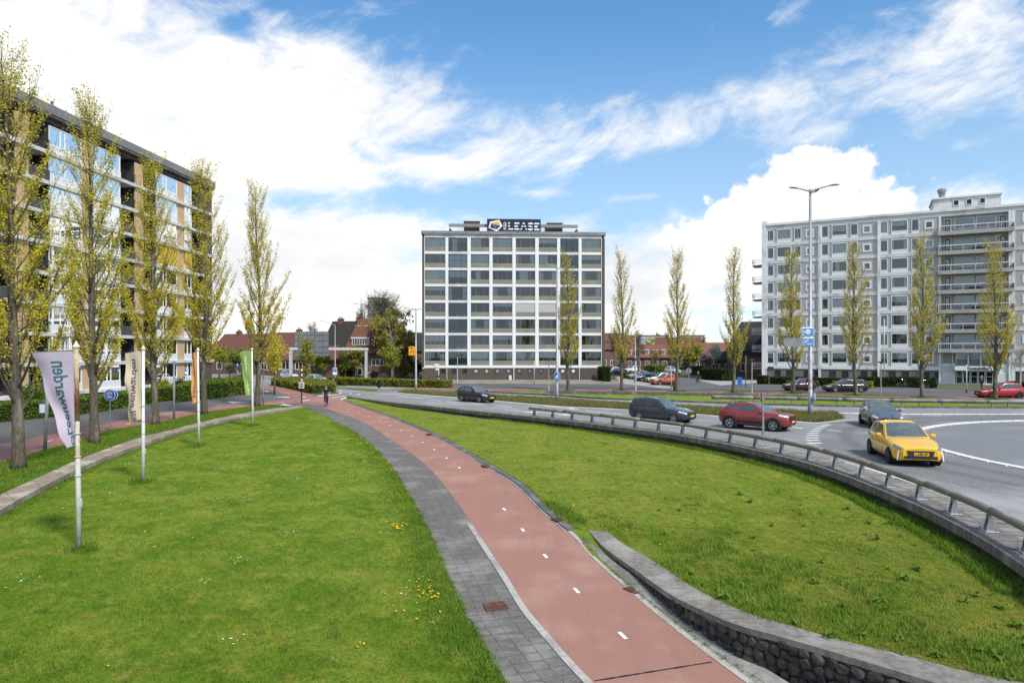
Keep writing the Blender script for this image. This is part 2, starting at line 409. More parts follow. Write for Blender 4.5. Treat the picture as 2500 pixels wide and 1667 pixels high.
def lawn_mat(name, a, b, c, d, bs=0.55):
    m = bpy.data.materials.new(name); m.use_nodes = True; t = m.node_tree; g = NG(t); p = t.nodes['Principled BSDF']
    pos = g.n('ShaderNodeNewGeometry').outputs['Position']
    n1 = g.noise(pos, bs, 5, .62, .4); n2 = g.noise(pos, 6.0, 6, .7); n3 = g.noise(pos, 2.2, 5, .65)
    mp = g.n('ShaderNodeMapping'); t.links.new(pos, mp.inputs[0]); mp.inputs['Scale'].default_value = (1.0, .12, 1); mp.inputs['Rotation'].default_value = (0, 0, .12)
    n4 = g.noise(mp.outputs[0], 1.3, 3, .5)
    col = g.mix(g.ss(n1, .36, .66), (*a, 1), (*b, 1))
    col = g.mix(g.m('MULTIPLY', g.ss(n3, .50, .70), .9), col, (*c, 1))
    col = g.mix(g.m('MULTIPLY', g.ss(n2, .45, .75), .55), col, (*d, 1))
    col = g.mix(g.m('MULTIPLY', g.ss(n4, .5, .7), .30), col, (*c, 1))
    col = g.mix(g.m('MULTIPLY', g.ss(g.noise(pos, 1.4, 5, .7, .8), .50, .66), .55), col, (*d, 1))
    t.links.new(col, p.inputs['Base Color']); p.inputs['Roughness'].default_value = .95; p.inputs['Specular IOR Level'].default_value = .1
    bn = g.n('ShaderNodeBump'); bn.inputs['Strength'].default_value = .9; bn.inputs['Distance'].default_value = .05
    t.links.new(g.noise(pos, 16, 6, .75), bn.inputs['Height']); t.links.new(bn.outputs[0], p.inputs['Normal'])
    return m
M_lawnL = lawn_mat('lawn_left', (.125, .21, .018), (.21, .265, .032), (.28, .275, .055), (.065, .135, .010))
M_lawnR = lawn_mat('lawn_right', (.15, .22, .02), (.21, .25, .032), (.27, .25, .055), (.08, .15, .012), .4)
M_verge = lawn_mat('verge_grass', (.085, .145, .018), (.13, .17, .03), (.16, .16, .045), (.05, .09, .012), .8)
M_median = lawn_mat('median_grass', (.13, .14, .045), (.17, .165, .06), (.20, .165, .075), (.075, .095, .03), .8)

# ---------------------------------------------------------------- levels
def zpath(Y):
    if Y >= 45: return 0.0
    return -1.0 * ((45 - max(Y, 6.0)) / 34.0) ** 2
def Pz(px, py, zf):
    z = 0.0
    for _ in range(14):
        Y = (CAMZ - z) * F / (py - HY); z = zf(Y)
    return P(px, py, z)
def interpY(curve):
    s = sorted(((p.y, p) for p in curve), key=lambda q: q[0])
    def f(Y):
        if Y <= s[0][0]: return s[0][1]
        for i in range(len(s) - 1):
            if s[i + 1][0] >= Y:
                t = (Y - s[i][0]) / max(1e-6, s[i + 1][0] - s[i][0]); return s[i][1].lerp(s[i + 1][1], t)
        return s[-1][1]
    return f
def extend(curve, ylast):
    """carry a curve on towards the camera side, to depth ylast"""
    a, b = curve[-4], curve[-1]; d = (b - a) / (b.y - a.y); return curve + [b + d * (ylast - b.y)]
zp2 = lambda Y: zpath(Y) + .02
redL = crv([Pz(*p, zpath) for p in [(744.5, 986), (777.8, 991), (817, 1003.7), (856, 1017), (901, 1037), (953.8, 1072), (1002.7, 1105), (1051.6, 1146), (1104, 1208.5), (1144.6, 1268), (1187, 1332), (1238, 1408), (1289, 1489), (1340, 1548.6), (1399.7, 1616.7), (1448.6, 1667)]], 120)
redR = crv([Pz(*p, zpath) for p in [(828.6, 974), (879.5, 993), (942, 1014), (993, 1035), (1049.6, 1058), (1100, 1084), (1184, 1135), (1246, 1172), (1286, 1204), (1314.6, 1236), (1361, 1276.5), (1401.8, 1311), (1450.7, 1366), (1527, 1434), (1595, 1493), (1680, 1561), (1735.5, 1604), (1822.7, 1667)]], 120)
pavL = crv([Pz(*p, zpath) for p in [(740.6, 993.5), (772, 1006.6), (797, 1017), (842, 1043), (875.6, 1064), (909, 1090), (930, 1113), (953.8, 1142.5), (973, 1170), (991, 1200), (1025.5, 1264), (1059.5, 1336), (1085, 1404), (1119, 1480.6), (1161.6, 1561), (1191, 1612), (1221, 1667)]], 120)
redL, redR, pavL = extend(redL, 6.5), extend(redR, 6.5), extend(pavL, 6.5)
for c in (redL, redR, pavL): c[-1].z = zpath(c[-1].y)
fRedL, fRedR, fPavL = interpY(redL), interpY(redR), interpY(pavL)
capF = crv([P(*p, .05) for p in [(738, 994), (612, 1013), (505, 1035), (420, 1058), (345, 1084), (260, 1114.5), (172.7, 1153), (68.5, 1206), (0, 1245)]], 60)
capB = crv([P(*p, .05) for p in [(728, 990), (612, 1005), (478, 1037 - 4), (420, 1048.7), (340, 1067.5), (263, 1094), (184, 1124), (110, 1157), (0, 1206)]], 60)
capF, capB = extend(capF, 8.0), extend(capB, 9.0)
fCapF, fCapB = interpY(capF), interpY(capB)
deck = crv([P(*p, .15) for p in [(846, 968), (914.7, 977.5), (993, 986), (1071, 994), (1130, 1000.5), (1246, 1012), (1374, 1026), (1465.6, 1037), (1612, 1056), (1721.6, 1074), (1849.5, 1100), (1960, 1127), (2052.7, 1157), (2108.4, 1178.5), (2234.5, 1231), (2308, 1266), (2390, 1310), (2472, 1362), (2540, 1413)]], 160)
deck = extend(deck, 10.5)
fDeck = interpY(offset(deck, -.30))
def capz(px): 
    xs = [(1436, -.50), (1595, -.47), (1791, -.31), (1900, -.24), (2000, -.2), (2600, -.2)]
    for (a, za), (b, zb) in zip(xs, xs[1:]):
        if px <= b: return za + (zb - za) * max(0, (px - a)) / (b - a)
    return -.2
scapI = crv([P(*p, capz(p[0])) for p in [(1435.8, 1293.5), (1476, 1336), (1552.7, 1391), (1637.8, 1451), (1722.8, 1493), (1807.8, 1527), (1900, 1551), (2000, 1580), (2078.6, 1603.6), (2257, 1657), (2321, 1677)]], 70)
scapO = crv([P(*p, capz(p[0])) for p in [(1476, 1290.6), (1523, 1327.6), (1595, 1368), (1680, 1425), (1765, 1470), (1850, 1504), (1935, 1527.4), (2027.5, 1555), (2180.6, 1591), (2359, 1637), (2500, 1666)]], 70)
scapI, scapO = extend(scapI, scapI[-1].y - 1.6), extend(scapO, scapO[-1].y - 1.2)
fScapO = interpY(scapO)
kerbR = offset(redR, -.26)
for q in kerbR: q.z = zpath(q.y) + .05
fKerbR = interpY(kerbR)
YS = scapO[0].y

# ---------------------------------------------------------------- the ground sheet, with the sunken lawns cut out
def ground_sheet():
    hole = [Vector((p.x, p.y, 0)) for p in capB] + [Vector((capB[-1].x, 5, 0)), Vector((deck[-1].x + .5, 5, 0))]
    hole += [Vector((p.x, p.y, 0)) for p in reversed(offset(deck, -.42))]
    hole += [P(846, 966.5), P(828, 973)] + [P(760, 984)]
    far = 3200
    ring = [Vector((0, 5, 0)), Vector((0, -300, 0)), Vector((-far, -300, 0)), Vector((-far, far, 0)), Vector((far, far, 0)), Vector((far, -300, 0)), Vector((.01, -300, 0)), Vector((.01, 5, 0))]
    i = len(capB)                      # open the ring at the near side of the hole
    h = hole[i + 1:] + hole[:i + 1]
    pts = ring + h
    return sheet('ground', pts, -.004, M_ground)
ground_sheet()
sheet('ground', [Vector((-22, 3, 0)), Vector((16, 3, 0)), Vector((16, 75, 0)), Vector((-22, 75, 0))], -1.75, M_soil)

# ---------------------------------------------------------------- lawns
def hsh(x, y): return math.sin(x * 1.7 + math.sin(y * 1.3) * 1.1) * math.cos(y * 1.1 + x * .37)
def lawnL_z(x, y):
    a, b = fCapF(y), fPavL(y); s = min(1, max(0, (x - a.x) / max(.01, b.x - a.x)))
    if y > a.y + 1e-4: pass
    za = -.16 + .14 * min(1, max(0, (y - 48) / 9)); zb = zpath(y) + .02
    k = s * s * (3 - 2 * s)
    return za + (zb - za) * k + .03 * hsh(x, y) * min(1, 6 * s * (1 - s))
def rowsY(y0, y1):
    out = []; y = y0
    while y < y1: out.append(y); y += .25 + y * .008
    return out + [y1]
def make_lawn_left():
    rows = []
    for y in rowsY(7.0, min(pavL[0].y, capF[0].y) - .05):
        a, b = fCapF(y).x - .05, fPavL(y).x
        rows.append([Vector((x, y, lawnL_z(x, y))) for x in [a + (b - a) * i / 44 for i in range(45)]])
    mb = MB().grid(rows); o = tag(mb.build('lawn', M_lawnL, smooth=True), kind='structure'); return o
make_lawn_left()
def lawnR_ends(y):
    b = fDeck(y)
    if y >= YS:
        a = fKerbR(y); za = zpath(y) + .05
    else:
        a = fScapO(y); za = a.z - .03
        if y > YS - 1.5:
            t = (YS - y) / 1.5; k = fKerbR(y); a = Vector((k.x + (a.x - k.x) * min(1, t * 3), y, 0)); za = (zpath(y) + .05) * (1 - t) + za * t
    zb = -.42 + .42 * min(1, max(0, (y - 58) / 9))
    return a.x, b.x, za, zb
def lawnR_z(x, y):
    a, b, za, zb = lawnR_ends(y); s = min(1, max(0, (x - a) / max(.01, b - a)))
    return za + (zb - za) * (s ** 1.3) + (.10 * math.sin(math.pi * s) + .03 * hsh(x + 5, y)) * min(1, (b - a) / 4) * min(1, 8 * s)
def make_lawn_right():
    rows = []
    for y in rowsY(9.4, deck[0].y - 1.5):
        a, b, _, _ = lawnR_ends(y); b = max(b, a + .05)
        rows.append([Vector((x, y, lawnR_z(x, y))) for x in [a + (b - a) * i / 44 for i in range(45)]])
    mb = MB().grid(rows); return tag(mb.build('lawn', M_lawnR, smooth=True), kind='structure')
make_lawn_right()
def wall_foot():
    f = interpY(scapI); rows = []
    for i in range(16):
        y = YS + 1.6 - i * .35; a = fRedR(y).x; c = f(min(y, scapI[0].y)).x + .3 if y < YS + .3 else fKerbR(y).x + .25
        rows.append([Vector((a + (c - a) * j / 6, y, zpath(y) + .005 + .07 * j / 6)) for j in range(7)])
    tag(MB().grid(rows).build('lawn', M_lawnR, smooth=True), kind='structure')
wall_foot()

# ---------------------------------------------------------------- sunken cycle path and footpath
def ribbon(name, fa, fb, ys, dz, m, da=0.0, db=0.0, nx=6, kind='structure', parent=None):
    rows = []
    for y in ys:
        a, b = fa(y), fb(y); xa, xb = a.x + da, b.x + db
        rows.append([Vector((xa + (xb - xa) * i / nx, y, zpath(y) + dz)) for i in range(nx + 1)])
    o = MB().grid(rows).build(name, m, smooth=True, parent=parent)
    return tag(o, kind=kind) if parent is None else o
bike_path = ribbon('bike_path', fRedL, fRedR, rowsY(6.5, redR[0].y - 6.5), .0, M_red, nx=8)
# upper end of the path, closing against the junction
sheet('bike_path', [p for p in redL if p.y > redR[0].y - 8.5] [::-1] + [P(828.6, 974)] + [p for p in redR if p.y > redR[0].y - 8.5], .005, M_red)
footpath = ribbon('footpath', fPavL, fRedL, rowsY(6.5, redL[0].y), .0, M_brickdark, nx=6)

# separate paving slabs of the footpath: the nearest ones one by one, the rest joined
def paver_mesh(sd):
    b = MB(); h = .1472
    r = random.Random(sd); dz = [r.uniform(-.002, .002) for _ in range(4)]
    q = [(-h, -h), (h, -h), (h, h), (-h, h)]; e = .003
    top = [((x - math.copysign(e, x)), (y - math.copysign(e, y)), (.007 + d)) for (x, y), d in zip(q, dz)]
    bot = [(x, y, -.03) for x, y in q]
    b.mesh(bot + top, [(4, 5, 6, 7), (0, 1, 5, 4), (1, 2, 6, 5), (2, 3, 7, 6), (3, 0, 4, 7)])
    return b
M_pav = [mat('paver_a', (.168, .156, .142), (.115, .106, .096), 20, .85, .3, big=(.23, .215, .195), bigscale=.8), mat('paver_b', (.174, .162, .147), (.120, .111, .10), 20, .85, .3, big=(.235, .22, .20), bigscale=.8), mat('paver_c', (.160, .149, .137), (.110, .101, .093), 20, .85, .3, big=(.22, .205, .19), bigscale=.8)]
def make_pavers():
    protos = []
    for i in range(6):
        me = bpy.data.meshes.new('paver'); b = paver_mesh(i); me.from_pydata(b.v, [], b.f); me.materials.append(M_pav[i % 3]); protos.append(me)
    joined = MB(); y = 8.6; row = 0; cnt = 0
    left = [p for p in redL]; 
    while y < 52:
        a, b = fPavL(y), fRedL(y); a2, b2 = fPavL(y + .1), fRedL(y + .1)
        t = ((b2 - b) + (a2 - a)); t.z = 0; ang = math.atan2(-t.x, t.y)
        rgt = Vector((math.cos(ang), math.sin(ang), 0)); 
        kerbw = .16 if y < 20.3 else .02
        perp = (b.x - kerbw - a.x) * math.cos(ang); n = int(perp / .296) + 1
        for j in range(n):
            d = .15 + .296 * j
            if d > perp + .02: continue
            c = b - rgt * 0 ; c = Vector((b.x - kerbw / max(.5, math.cos(ang)), y, 0)) - rgt * d
            yy = c.y; cz = zpath(yy) + (.0 if R.random() > .03 else -.005)
            if c.x < fPavL(yy).x - .02: continue
            Mx = Matrix.Translation((c.x, yy, cz)) @ Matrix.Rotation(ang + R.uniform(-.004, .004), 4, 'Z')
            if cnt < 290 and y > 10.2 and d < 3:
                o = bpy.data.objects.new('paver', protos[R.randrange(6)]); COL.objects.link(o); o.parent = footpath; o.matrix_local = Mx; cnt += 1
            else:
                pm = paver_mesh(R.randrange(9)); joined.cur = R.randrange(3)
                joined.mesh([Mx @ Vector(v) for v in pm.v], pm.f)
        y += .298 / max(.5, 1) * math.cos(ang); row += 1
    tag(joined.build('paving_slabs', M_pav, footpath), kind='stuff')
make_pavers()

def strip_pieces(name, A, B, n, th, m, parent, gap=.01, jit=.004, lift=0.0, sub=3, kindlast=None, names=None):
    """cuts the band between two curves into n single pieces with depth"""
    out = []
    A, B = resample(A, n * sub + 1), resample(B, n * sub + 1)
    for i in range(n):
        b = MB(); dz = R.uniform(-jit, jit) + lift
        a_, b_ = [p.copy() for p in A[i * sub:i * sub + sub + 1]], [p.copy() for p in B[i * sub:i * sub + sub + 1]]
        for s_ in (a_, b_):
            d = (s_[-1] - s_[0]); d = d / max(d.length, 1e-6) * gap * .5; s_[0] += d; s_[-1] -= d
        up = Vector((0, 0, dz)); dn = Vector((0, 0, dz - th))
        rows = [[p + dn for p in a_], [p + up for p in a_], [p + up for p in b_], [p + dn for p in b_]]
        b.grid(rows); k = len(a_)
        for e in (0, k - 1): b.f.append((e, k + e, 2 * k + e, 3 * k + e)); b.mi.append(0)
        out.append(b.build(name, m, parent, fix=True))
    return out

# pale kerb between footpath and red path (near part)
kl = [p for p in redL if p.y < 20.6]
kerb_pale = thing('kerb', 'pale concrete kerb between the grey footpath and the red cycle path', 'kerb')
ka = offset(kl, .15)
for q in ka + kl: q.z = zpath(q.y) + .018
strip_pieces('kerb_stone', ka, kl, 14, .08, M_conc_light, kerb_pale, gap=.02)
# dark kerb along the right of the red path
kr = [p.copy() for p in redR if p.y > YS - .2 and p.y < redR[0].y - 1]
ko = offset(kr, -.24)
for q in kr + ko: q.z = zpath(q.y) + .045
kerb_dark = thing('kerb', 'dark kerb with grey gutter edging the right lawn along the red cycle path', 'kerb')
kg = [p.copy() for p in kr]; kgi = offset(kr, .10)
for q in kg + kgi: q.z = zpath(q.y) + .012
strip_pieces('kerb_stone', kr, ko, 46, .12, M_conc_dark, kerb_dark, gap=.02)
strip_pieces('gutter_stone', kgi, kg, 46, .06, M_conc, kerb_dark, gap=.015)

# gutter and apron in front of the stone wall
apr_px = [(1425, 1311), (1500, 1372), (1595, 1442), (1659, 1497.6), (1740, 1553), (1791, 1585), (1860, 1626), (1927, 1667)]
apron = crv([Pz(*p, lambda Y: zpath(Y) + .08) for p in apr_px], 40); apron = extend(apron, apron[-1].y - 2.2)
gmid = crv([Pz(*p, lambda Y: zpath(Y) + .02) for p in [(1417, 1312), (1470, 1366), (1527, 1420), (1600, 1478), (1690, 1547), (1757, 1598), (1867, 1667)]], 40); gmid = extend(gmid, gmid[-1].y - 2.2)
rr = [p.copy() for p in redR if p.y < YS]
for q in rr: q.z = zpath(q.y) + .012
rr2 = offset(rr, -.13)
for q in rr2: q.z = zpath(q.y) + .012
gut = thing('gutter', 'cracked concrete gutter and apron at the foot of the dark stone wall', 'gutter')
strip_pieces('kerb_stone', rr, rr2, 13, .06, M_conc_light, gut, gap=.02)
strip_pieces('gutter_stone', rr2, gmid, 26, .06, M_conc, gut, gap=.03)
strip_pieces('apron_slab', gmid, apron, 9, .08, M_conc, gut, gap=.03, lift=.008)

# ---------------------------------------------------------------- stone wall with cap
swall = thing('stone_wall', 'dark rough stone retaining wall with a grey concrete cap beside the cycle path', 'wall')
strip_pieces('cap_slab', scapI, scapO, 11, .11, M_cap, swall, gap=.018, sub=4)
faceT = offset(scapI, -.05)
mb = MB(); mb.grid([[Vector((p.x, p.y, p.z - .06)) for p in faceT], [Vector((p.x, p.y, -1.6)) for p in faceT]])
mb.grid([[Vector((p.x, p.y, p.z - .06)) for p in faceT], [Vector((p.x, p.y, p.z - .06)) for p in offset(scapO, .06)]])
mb.poly([Vector((scapO[0].x, scapO[0].y, scapO[0].z - .06)), Vector((faceT[0].x, faceT[0].y, faceT[0].z - .06)), Vector((faceT[0].x, faceT[0].y, -1.2)), Vector((scapO[0].x, scapO[0].y, -1.2))])
M_mortar = mat('mortar', (.085, .08, .075), (.05, .047, .045), 10, .95, .5, big=(.17, .165, .16), bigscale=2.2)
mb.build('wall_core', M_mortar, swall)
M_stone = [mat('basalt_a', (.06, .055, .05), (.03, .028, .026), 9, .8, .8, big=(.10, .085, .065), bigscale=2.5), mat('basalt_b', (.085, .075, .062), (.045, .04, .035), 8, .85, .8, big=(.12, .105, .08), bigscale=2.5), mat('basalt_c', (.042, .041, .042), (.026, .026, .027), 8, .8, .8, big=(.075, .07, .062), bigscale=2.5)]
def stone_meshes():
    out = []
    for i in range(10):
        r = random.Random(50 + i); bm = bmesh.new(); bmesh.ops.create_icosphere(bm, subdivisions=2, radius=1.0)
        ax = [Vector((r.gauss(0, 1), r.gauss(0, .35), r.gauss(0, 1))).normalized() for _ in range(8)] + [Vector((r.uniform(-.25, .25), -1, r.uniform(-.25, .25))).normalized()]
        for v in bm.verts:
            c = v.co.copy()
            d = min([(.74) / max(.05, c.dot(a)) if c.dot(a) > .2 else 9 for a in ax] + [1.0])
            v.co = Vector((c.x * d * .5, c.y * d * .35, c.z * d * .5)) * (1 + r.uniform(-.03, .03))
        me = bpy.data.meshes.new('stone'); bm.to_mesh(me); bm.free(); me.materials.append(M_stone[i % 3]); out.append(me)
    return out
def lay_stones():
    me = stone_meshes(); fc = resample(faceT, 400); L = length(faceT); row = 0; cnt = 0
    for row in range(8):
        u = .12 + (row % 2) * .13
        while u < L - .1:
            i = int(u / L * 399); p = fc[i]; top = p.z - .10; ground = zpath(p.y) + .0
            z = ground + .08 + row * .17 + R.uniform(-.03, .03)
            w = R.uniform(.18, .27)
            if z < top - .04 and cnt < 300:
                q = fc[min(399, i + 2)]; p0 = fc[max(0, i - 2)]; ang = math.atan2(q.y - p0.y, q.x - p0.x)
                h = min(R.uniform(.16, .23), 2 * (top - z) + .06)
                o = bpy.data.objects.new('stone', me[R.randrange(10)]); COL.objects.link(o); o.parent = swall
                o.matrix_local = Matrix.Translation((p.x, p.y, z)) @ Matrix.Rotation(ang, 4, 'Z') @ Matrix.Rotation(R.uniform(-.25, .25), 4, 'Y') @ Matrix.Diagonal((w * 1.22, .30, h * 1.25, 1)); cnt += 1
            u += w * .93
lay_stones()

# ---------------------------------------------------------------- low wall of the left lawn
lwall = thing('low_wall', 'long low concrete wall curving along the left lawn below the poplars', 'wall')
strip_pieces('cap_slab', capF, capB, 22, .17, M_capL, lwall, gap=.025, sub=3)
fc = offset(capF, .10)
MB().grid([[Vector((p.x, p.y, -.1)) for p in fc], [Vector((p.x, p.y, -.6)) for p in fc]]).build('wall_core', M_conc_dark, lwall)

# ---------------------------------------------------------------- edge of the raised road
edge = thing('road_edge_wall', 'curved concrete edge of the raised road overhanging the right lawn', 'wall')
dk_in = [p.copy() for p in deck]; L = length(deck)
inn = offset(deck, -.9); innfar = offset(deck, -.5)
wid = []
for i, p in enumerate(deck):
    t = min(1, max(0, (p.y - 44) / 10)); wid.append(inn[i].lerp(innfar[i], t))
strip_pieces('edge_slab', deck, wid, 38, .24, mat('edge_concrete', (.185, .172, .155), (.11, .102, .093), 4, .92, .5, big=(.245, .23, .21), bigscale=1.3, stretch=(1.5, 1.5, .4)), edge, gap=.022, sub=4, jit=.003)
w1, w2 = offset(deck, -.34), offset(deck, -.22)
MB().grid([[Vector((p.x, p.y, -.07)) for p in w1], [Vector((p.x, p.y, -1.0)) for p in w1]]).build('wall_core', M_conc_dark, edge)
ft = [Vector((p.x, p.y, -.33 + .3 * min(1, max(0, (p.y - 52) / 10)))) for p in offset(deck, -.14)]
ft2 = [Vector((p.x, p.y, q.z)) for p, q in zip(offset(deck, -.40), ft)]
strip_pieces('footing', ft, ft2, 24, .5, M_conc, edge, gap=.03, sub=4)
# ribbed strip of separate blocks behind the cap
ribbed = tag(MB().grid([[Vector((p.x, p.y, .02)) for p in wid], [Vector((p.x, p.y, .02)) for p in offset(deck, -1.75)]]).build('ribbed_strip', M_black), kind='structure')
def ribs():
    A = [p.copy() for p in wid]; B = []
    o1, o2 = offset(deck, -1.72), offset(deck, -1.1)
    for i, p in enumerate(deck): B.append(o1[i].lerp(o2[i], min(1, max(0, (p.y - 44) / 10))))
    n = int(length(deck) / .44); A, B = resample(A, n + 1), resample(B, n + 1)
    for i in range(n):
        a0, a1, b0, b1 = A[i], A[i].lerp(A[i + 1], .77), B[i], B[i].lerp(B[i + 1], .77)
        b = MB(); z = .125 + R.uniform(-.01, .008)
        q = [a0, a1, b1, b0]; q = [Vector((p.x, p.y, z)) for p in q] + [Vector((p.x, p.y, 0)) for p in q]
        b.mesh(q, [(0, 1, 2, 3), (4, 5, 1, 0), (5, 6, 2, 1), (6, 7, 3, 2), (7, 4, 0, 3)])
        b.build('block', M_conc if i % 3 else M_cap, ribbed, fix=True)
ribs()

# ---------------------------------------------------------------- guard rails
M_pipe = mat('weathered_pipe', (.235, .215, .175), (.165, .15, .12), 10, .6, .25, metal=.15, big=(.30, .285, .25), bigscale=1.2, stretch=(1, 1, 3))
M_steel = mat('galvanised', (.34, .355, .37), (.26, .275, .29), 12, .45, .1, metal=.6)
def support_parts(parent, M):
    b = MB()
    for s in (-.07, .07):
        pts = [(s - .012, .10, .03), (s - .012, -.08, .03), (s - .012, .0, .42), (s - .012, .07, .42)]
        b.prism(pts, (.024, 0, 0))
    b.box(-.10, .10, .0, .07, .36, .41); b.box(-.07, .07, .02, .04, .12, .30)
    post = b.build('post', M_steel, parent); post.matrix_local = M
    pl = MB().bbox(-.22, .22, -.16, .16, 0, .03, .008)
    for x in (-.17, .17):
        for y in (-.11, .11): pl.cyl((x, y, .03), (x, y, .075), .018, 6)
    base = pl.build('base_plate', M_steel, post)
    return post, base
rail = thing('guard_rail', 'thick round pipe guard rail on steel feet along the near road edge', 'railing')
rc = offset(deck, -.50); rc = [p for p in rc if p.y < 48.3]
for p in rc: p.z = .68
rs = resample(rc, 12 * 6 + 1)
for i in range(12):
    a = rs[i * 6:i * 6 + 7]; d = (a[-1] - a[0]).normalized() * .006; a = [p.copy() for p in a]; a[0] += d; a[-1] -= d
    MB().tube(a, .10, 14).build('rail_pipe', M_pipe, rail, smooth=True)
ns = int(length(rc) / 1.86); sp = resample(rc, ns * 4 + 1); first = None
for i in range(ns):
    j = i * 4 + 1; p = sp[j]; t = sp[j + 1] - sp[j - 1]
    Mx = Matrix.Translation((p.x, p.y, .15)) @ Matrix.Rotation(math.atan2(t.y, t.x), 4, 'Z')
    if first is None: first = support_parts(rail, Mx)
    else:
        c = place(first[0], Mx, rail); k = first[1].copy(); COL.objects.link(k); k.parent = c

# ---------------------------------------------------------------- street level: roads, paths, verges
X0 = lambda x, y: Vector((x, y, 0))
# service street with dark paving on the left
sheet('street', [X0(-26, 0), (0, 1083.7), (214, 1044), (375, 1010), (497, 996.5), (581, 985.5), (627, 981.5), (673, 978), (711, 972.5), (716, 971), (688, 960), (650, 950), (619.5, 945.7), (560, 941), (520, 940), (480, 930), (540, 921), (600, 921), (560, 910), (300, 920), X0(-55, 60), X0(-60, 0)], .006, M_brickdark)
sheet('cycle_track', [X0(-26, 0), (0, 1083.7), (214, 1044), (375, 1010), (497, 996.5), (581, 985.5), (625.6, 981.7), (673, 978), (711, 972.5), (714, 970), (688, 960), (650, 950), (619.5, 945.7), (560, 941), (560, 936), (619.5, 938), (661, 941), (711, 950), (758.8, 962.6), (771, 965.6), (800, 967), (841, 965.6), (846, 968), (828.6, 974), (820, 985), (790, 993), (744.5, 986), (703.7, 985.5), (653, 989), (631, 991), (509, 1006), (379, 1033), (268, 1052), (161, 1086), (0, 1132), X0(-20.3, 20), X0(-19, 0)], .011, M_redfar)
sheet('footpath', [(703.7, 985.5), (744.5, 986), (777.8, 991), (772, 1002), (741, 994)], .016, M_brickdark)
# verge with the poplars
vg = [p.copy() for p in capB]
verge = [X0(-19, 0), X0(-20.3, 20), (0, 1132), (161, 1086), (268, 1052), (379, 1033), (509, 1006), (631, 991), (653, 989), (690, 991)] + [p for p in capB[2:]] + [X0(capB[-1].x, 0)]
sheet('verge', verge, .02, M_verge)
# main road and roundabout
near = offset(deck, -1.75)
road = [p for p in near if p.y < 66] + [X0(12, 6), X0(30, 5), X0(80, 5), X0(80, 50), (2500, 997), (2214, 995.7), (1950, 991), (1760, 985), (1643, 980.5), (1536, 977), (1447, 973), (1340, 965.7), (1200, 958.7), (1109, 954.4), (1083, 949), (1000, 946.5), (860, 942), (800, 943.5), (823, 958), (838, 964.5)]
sheet('road', road, .008, M_asph)
cen = Vector((36.3, 29.5, 0))
def arc(r, a0, a1, n=40): return [cen + Vector((math.cos(rad(a0 + (a1 - a0) * i / n)), math.sin(rad(a0 + (a1 - a0) * i / n)), 0)) * r for i in range(n + 1)]
sheet('roundabout_lane', arc(21.6, 86, 262) + arc(16.5, 262, 86), .013, M_asph_ring)
sheet('roundabout_apron', arc(16.0, 60, 300), .013, mat('apron_paving', (.20, .205, .215), (.16, .165, .172), 30, .85, .3, big=(.235, .235, .24), bigscale=.2))
ringk = thing('kerb_ring', 'ring of white kerb blocks around the grey centre of the roundabout', 'kerb')
pa = [p for p in arc(16.5, 88, 262, 60)]; pb = [p for p in arc(16.15, 88, 262, 60)]
for q in pa + pb: q.z = .06
for seg, (i0, i1, k) in enumerate([(0, 22, 20), (24, 60, 32)]):
    strip_pieces('kerb_block', pa[i0:i1 + 1], pb[i0:i1 + 1], k, .06, M_white, ringk, gap=.09)
outerk = thing('kerb_ring', 'white block kerb between the roundabout and the outer lane by the far railing', 'kerb')
oa = crv([P(*p, .05) for p in [(1906, 1002), (2000, 1005.5), (2095, 1008), (2205, 1009.5), (2350, 1010), (2500, 1009.5), (2600, 1008)]], 40)
ob = offset(oa, .28); 
strip_pieces('kerb_block', oa, ob, 26, .05, M_white, outerk, gap=.07)
# grass between the carriageways
sheet('median', [(973, 958.7), (1118, 970), (1202, 976.5), (1356, 990.5), (1480, 996), (1699, 1009.5), (1762, 1016), (1937, 1027), (1990, 1031), (2030, 1027), (2062, 1021), (2038, 1009.5), (1980, 1009.5), (1906, 1005), (1674, 994.6), (1480, 984.6), (1356, 975), (1206, 968), (1118, 960.6), (993, 954.8)], .03, M_median)
sheet('median', [(810, 944), (860, 947), (955, 951.5), (962, 953), (940, 955), (895, 955.8), (860, 952), (820, 947)], .03, M_verge)
# far side: grass strip, red path, street, pavements
sheet('far_lawn', [(1109, 954.4), (1200, 958.7), (1340, 965.7), (1447, 973), (1536, 977), (1643, 980.5), (1760, 985), (1950, 991), (2214, 995.7), (2500, 997), X0(80, 50), X0(80, 62), (2500, 979.5), (2160, 967.5), (1974, 962), (1760, 958.5), (1500, 955.5), (1340, 954.5), (1200, 956)], .03, M_lawnL)
sheet('cycle_track', [(1045, 946), (1083, 948), (1340, 950.5), (1515, 950.5), (1760, 954), (1974, 957.5), (2160, 962), (2389, 970), (2500, 974), X0(85, 66), X0(85, 62), (2500, 979.5), (2389, 975.6), (2160, 967.5), (1974, 962), (1760, 958.5), (1500, 955), (1340, 954), (1200, 955.5), (1109, 953.5), (960, 952.5), (940, 955.5), (900, 955), (985, 948.5)], .034, M_redfar)
sheet('street', [(860, 940), (900, 937), (1085, 938), (1200, 938.5), (1340, 938), (1515, 937.5), (1600, 940), (1645, 945), (1560, 930), (1500, 915), (1470, 905), (1480, 899), (1560, 904), (1640, 914), (1690, 926), (1765, 942), (1875, 934), (1990, 936), (2290, 950), (2500, 959), X0(95, 74), X0(85, 66), (2500, 974), (2389, 970), (2160, 962), (1974, 957.5), (1760, 954), (1515, 950.5), (1340, 950.5), (1083, 947.5), (985, 944)], .038, M_dark)
sheet('gravel_strip', [(1010, 927), (1500, 927), (1518, 933), (1515, 937.5), (1340, 937.8), (1085, 937.5), (1050, 934)], .029, M_gravel)
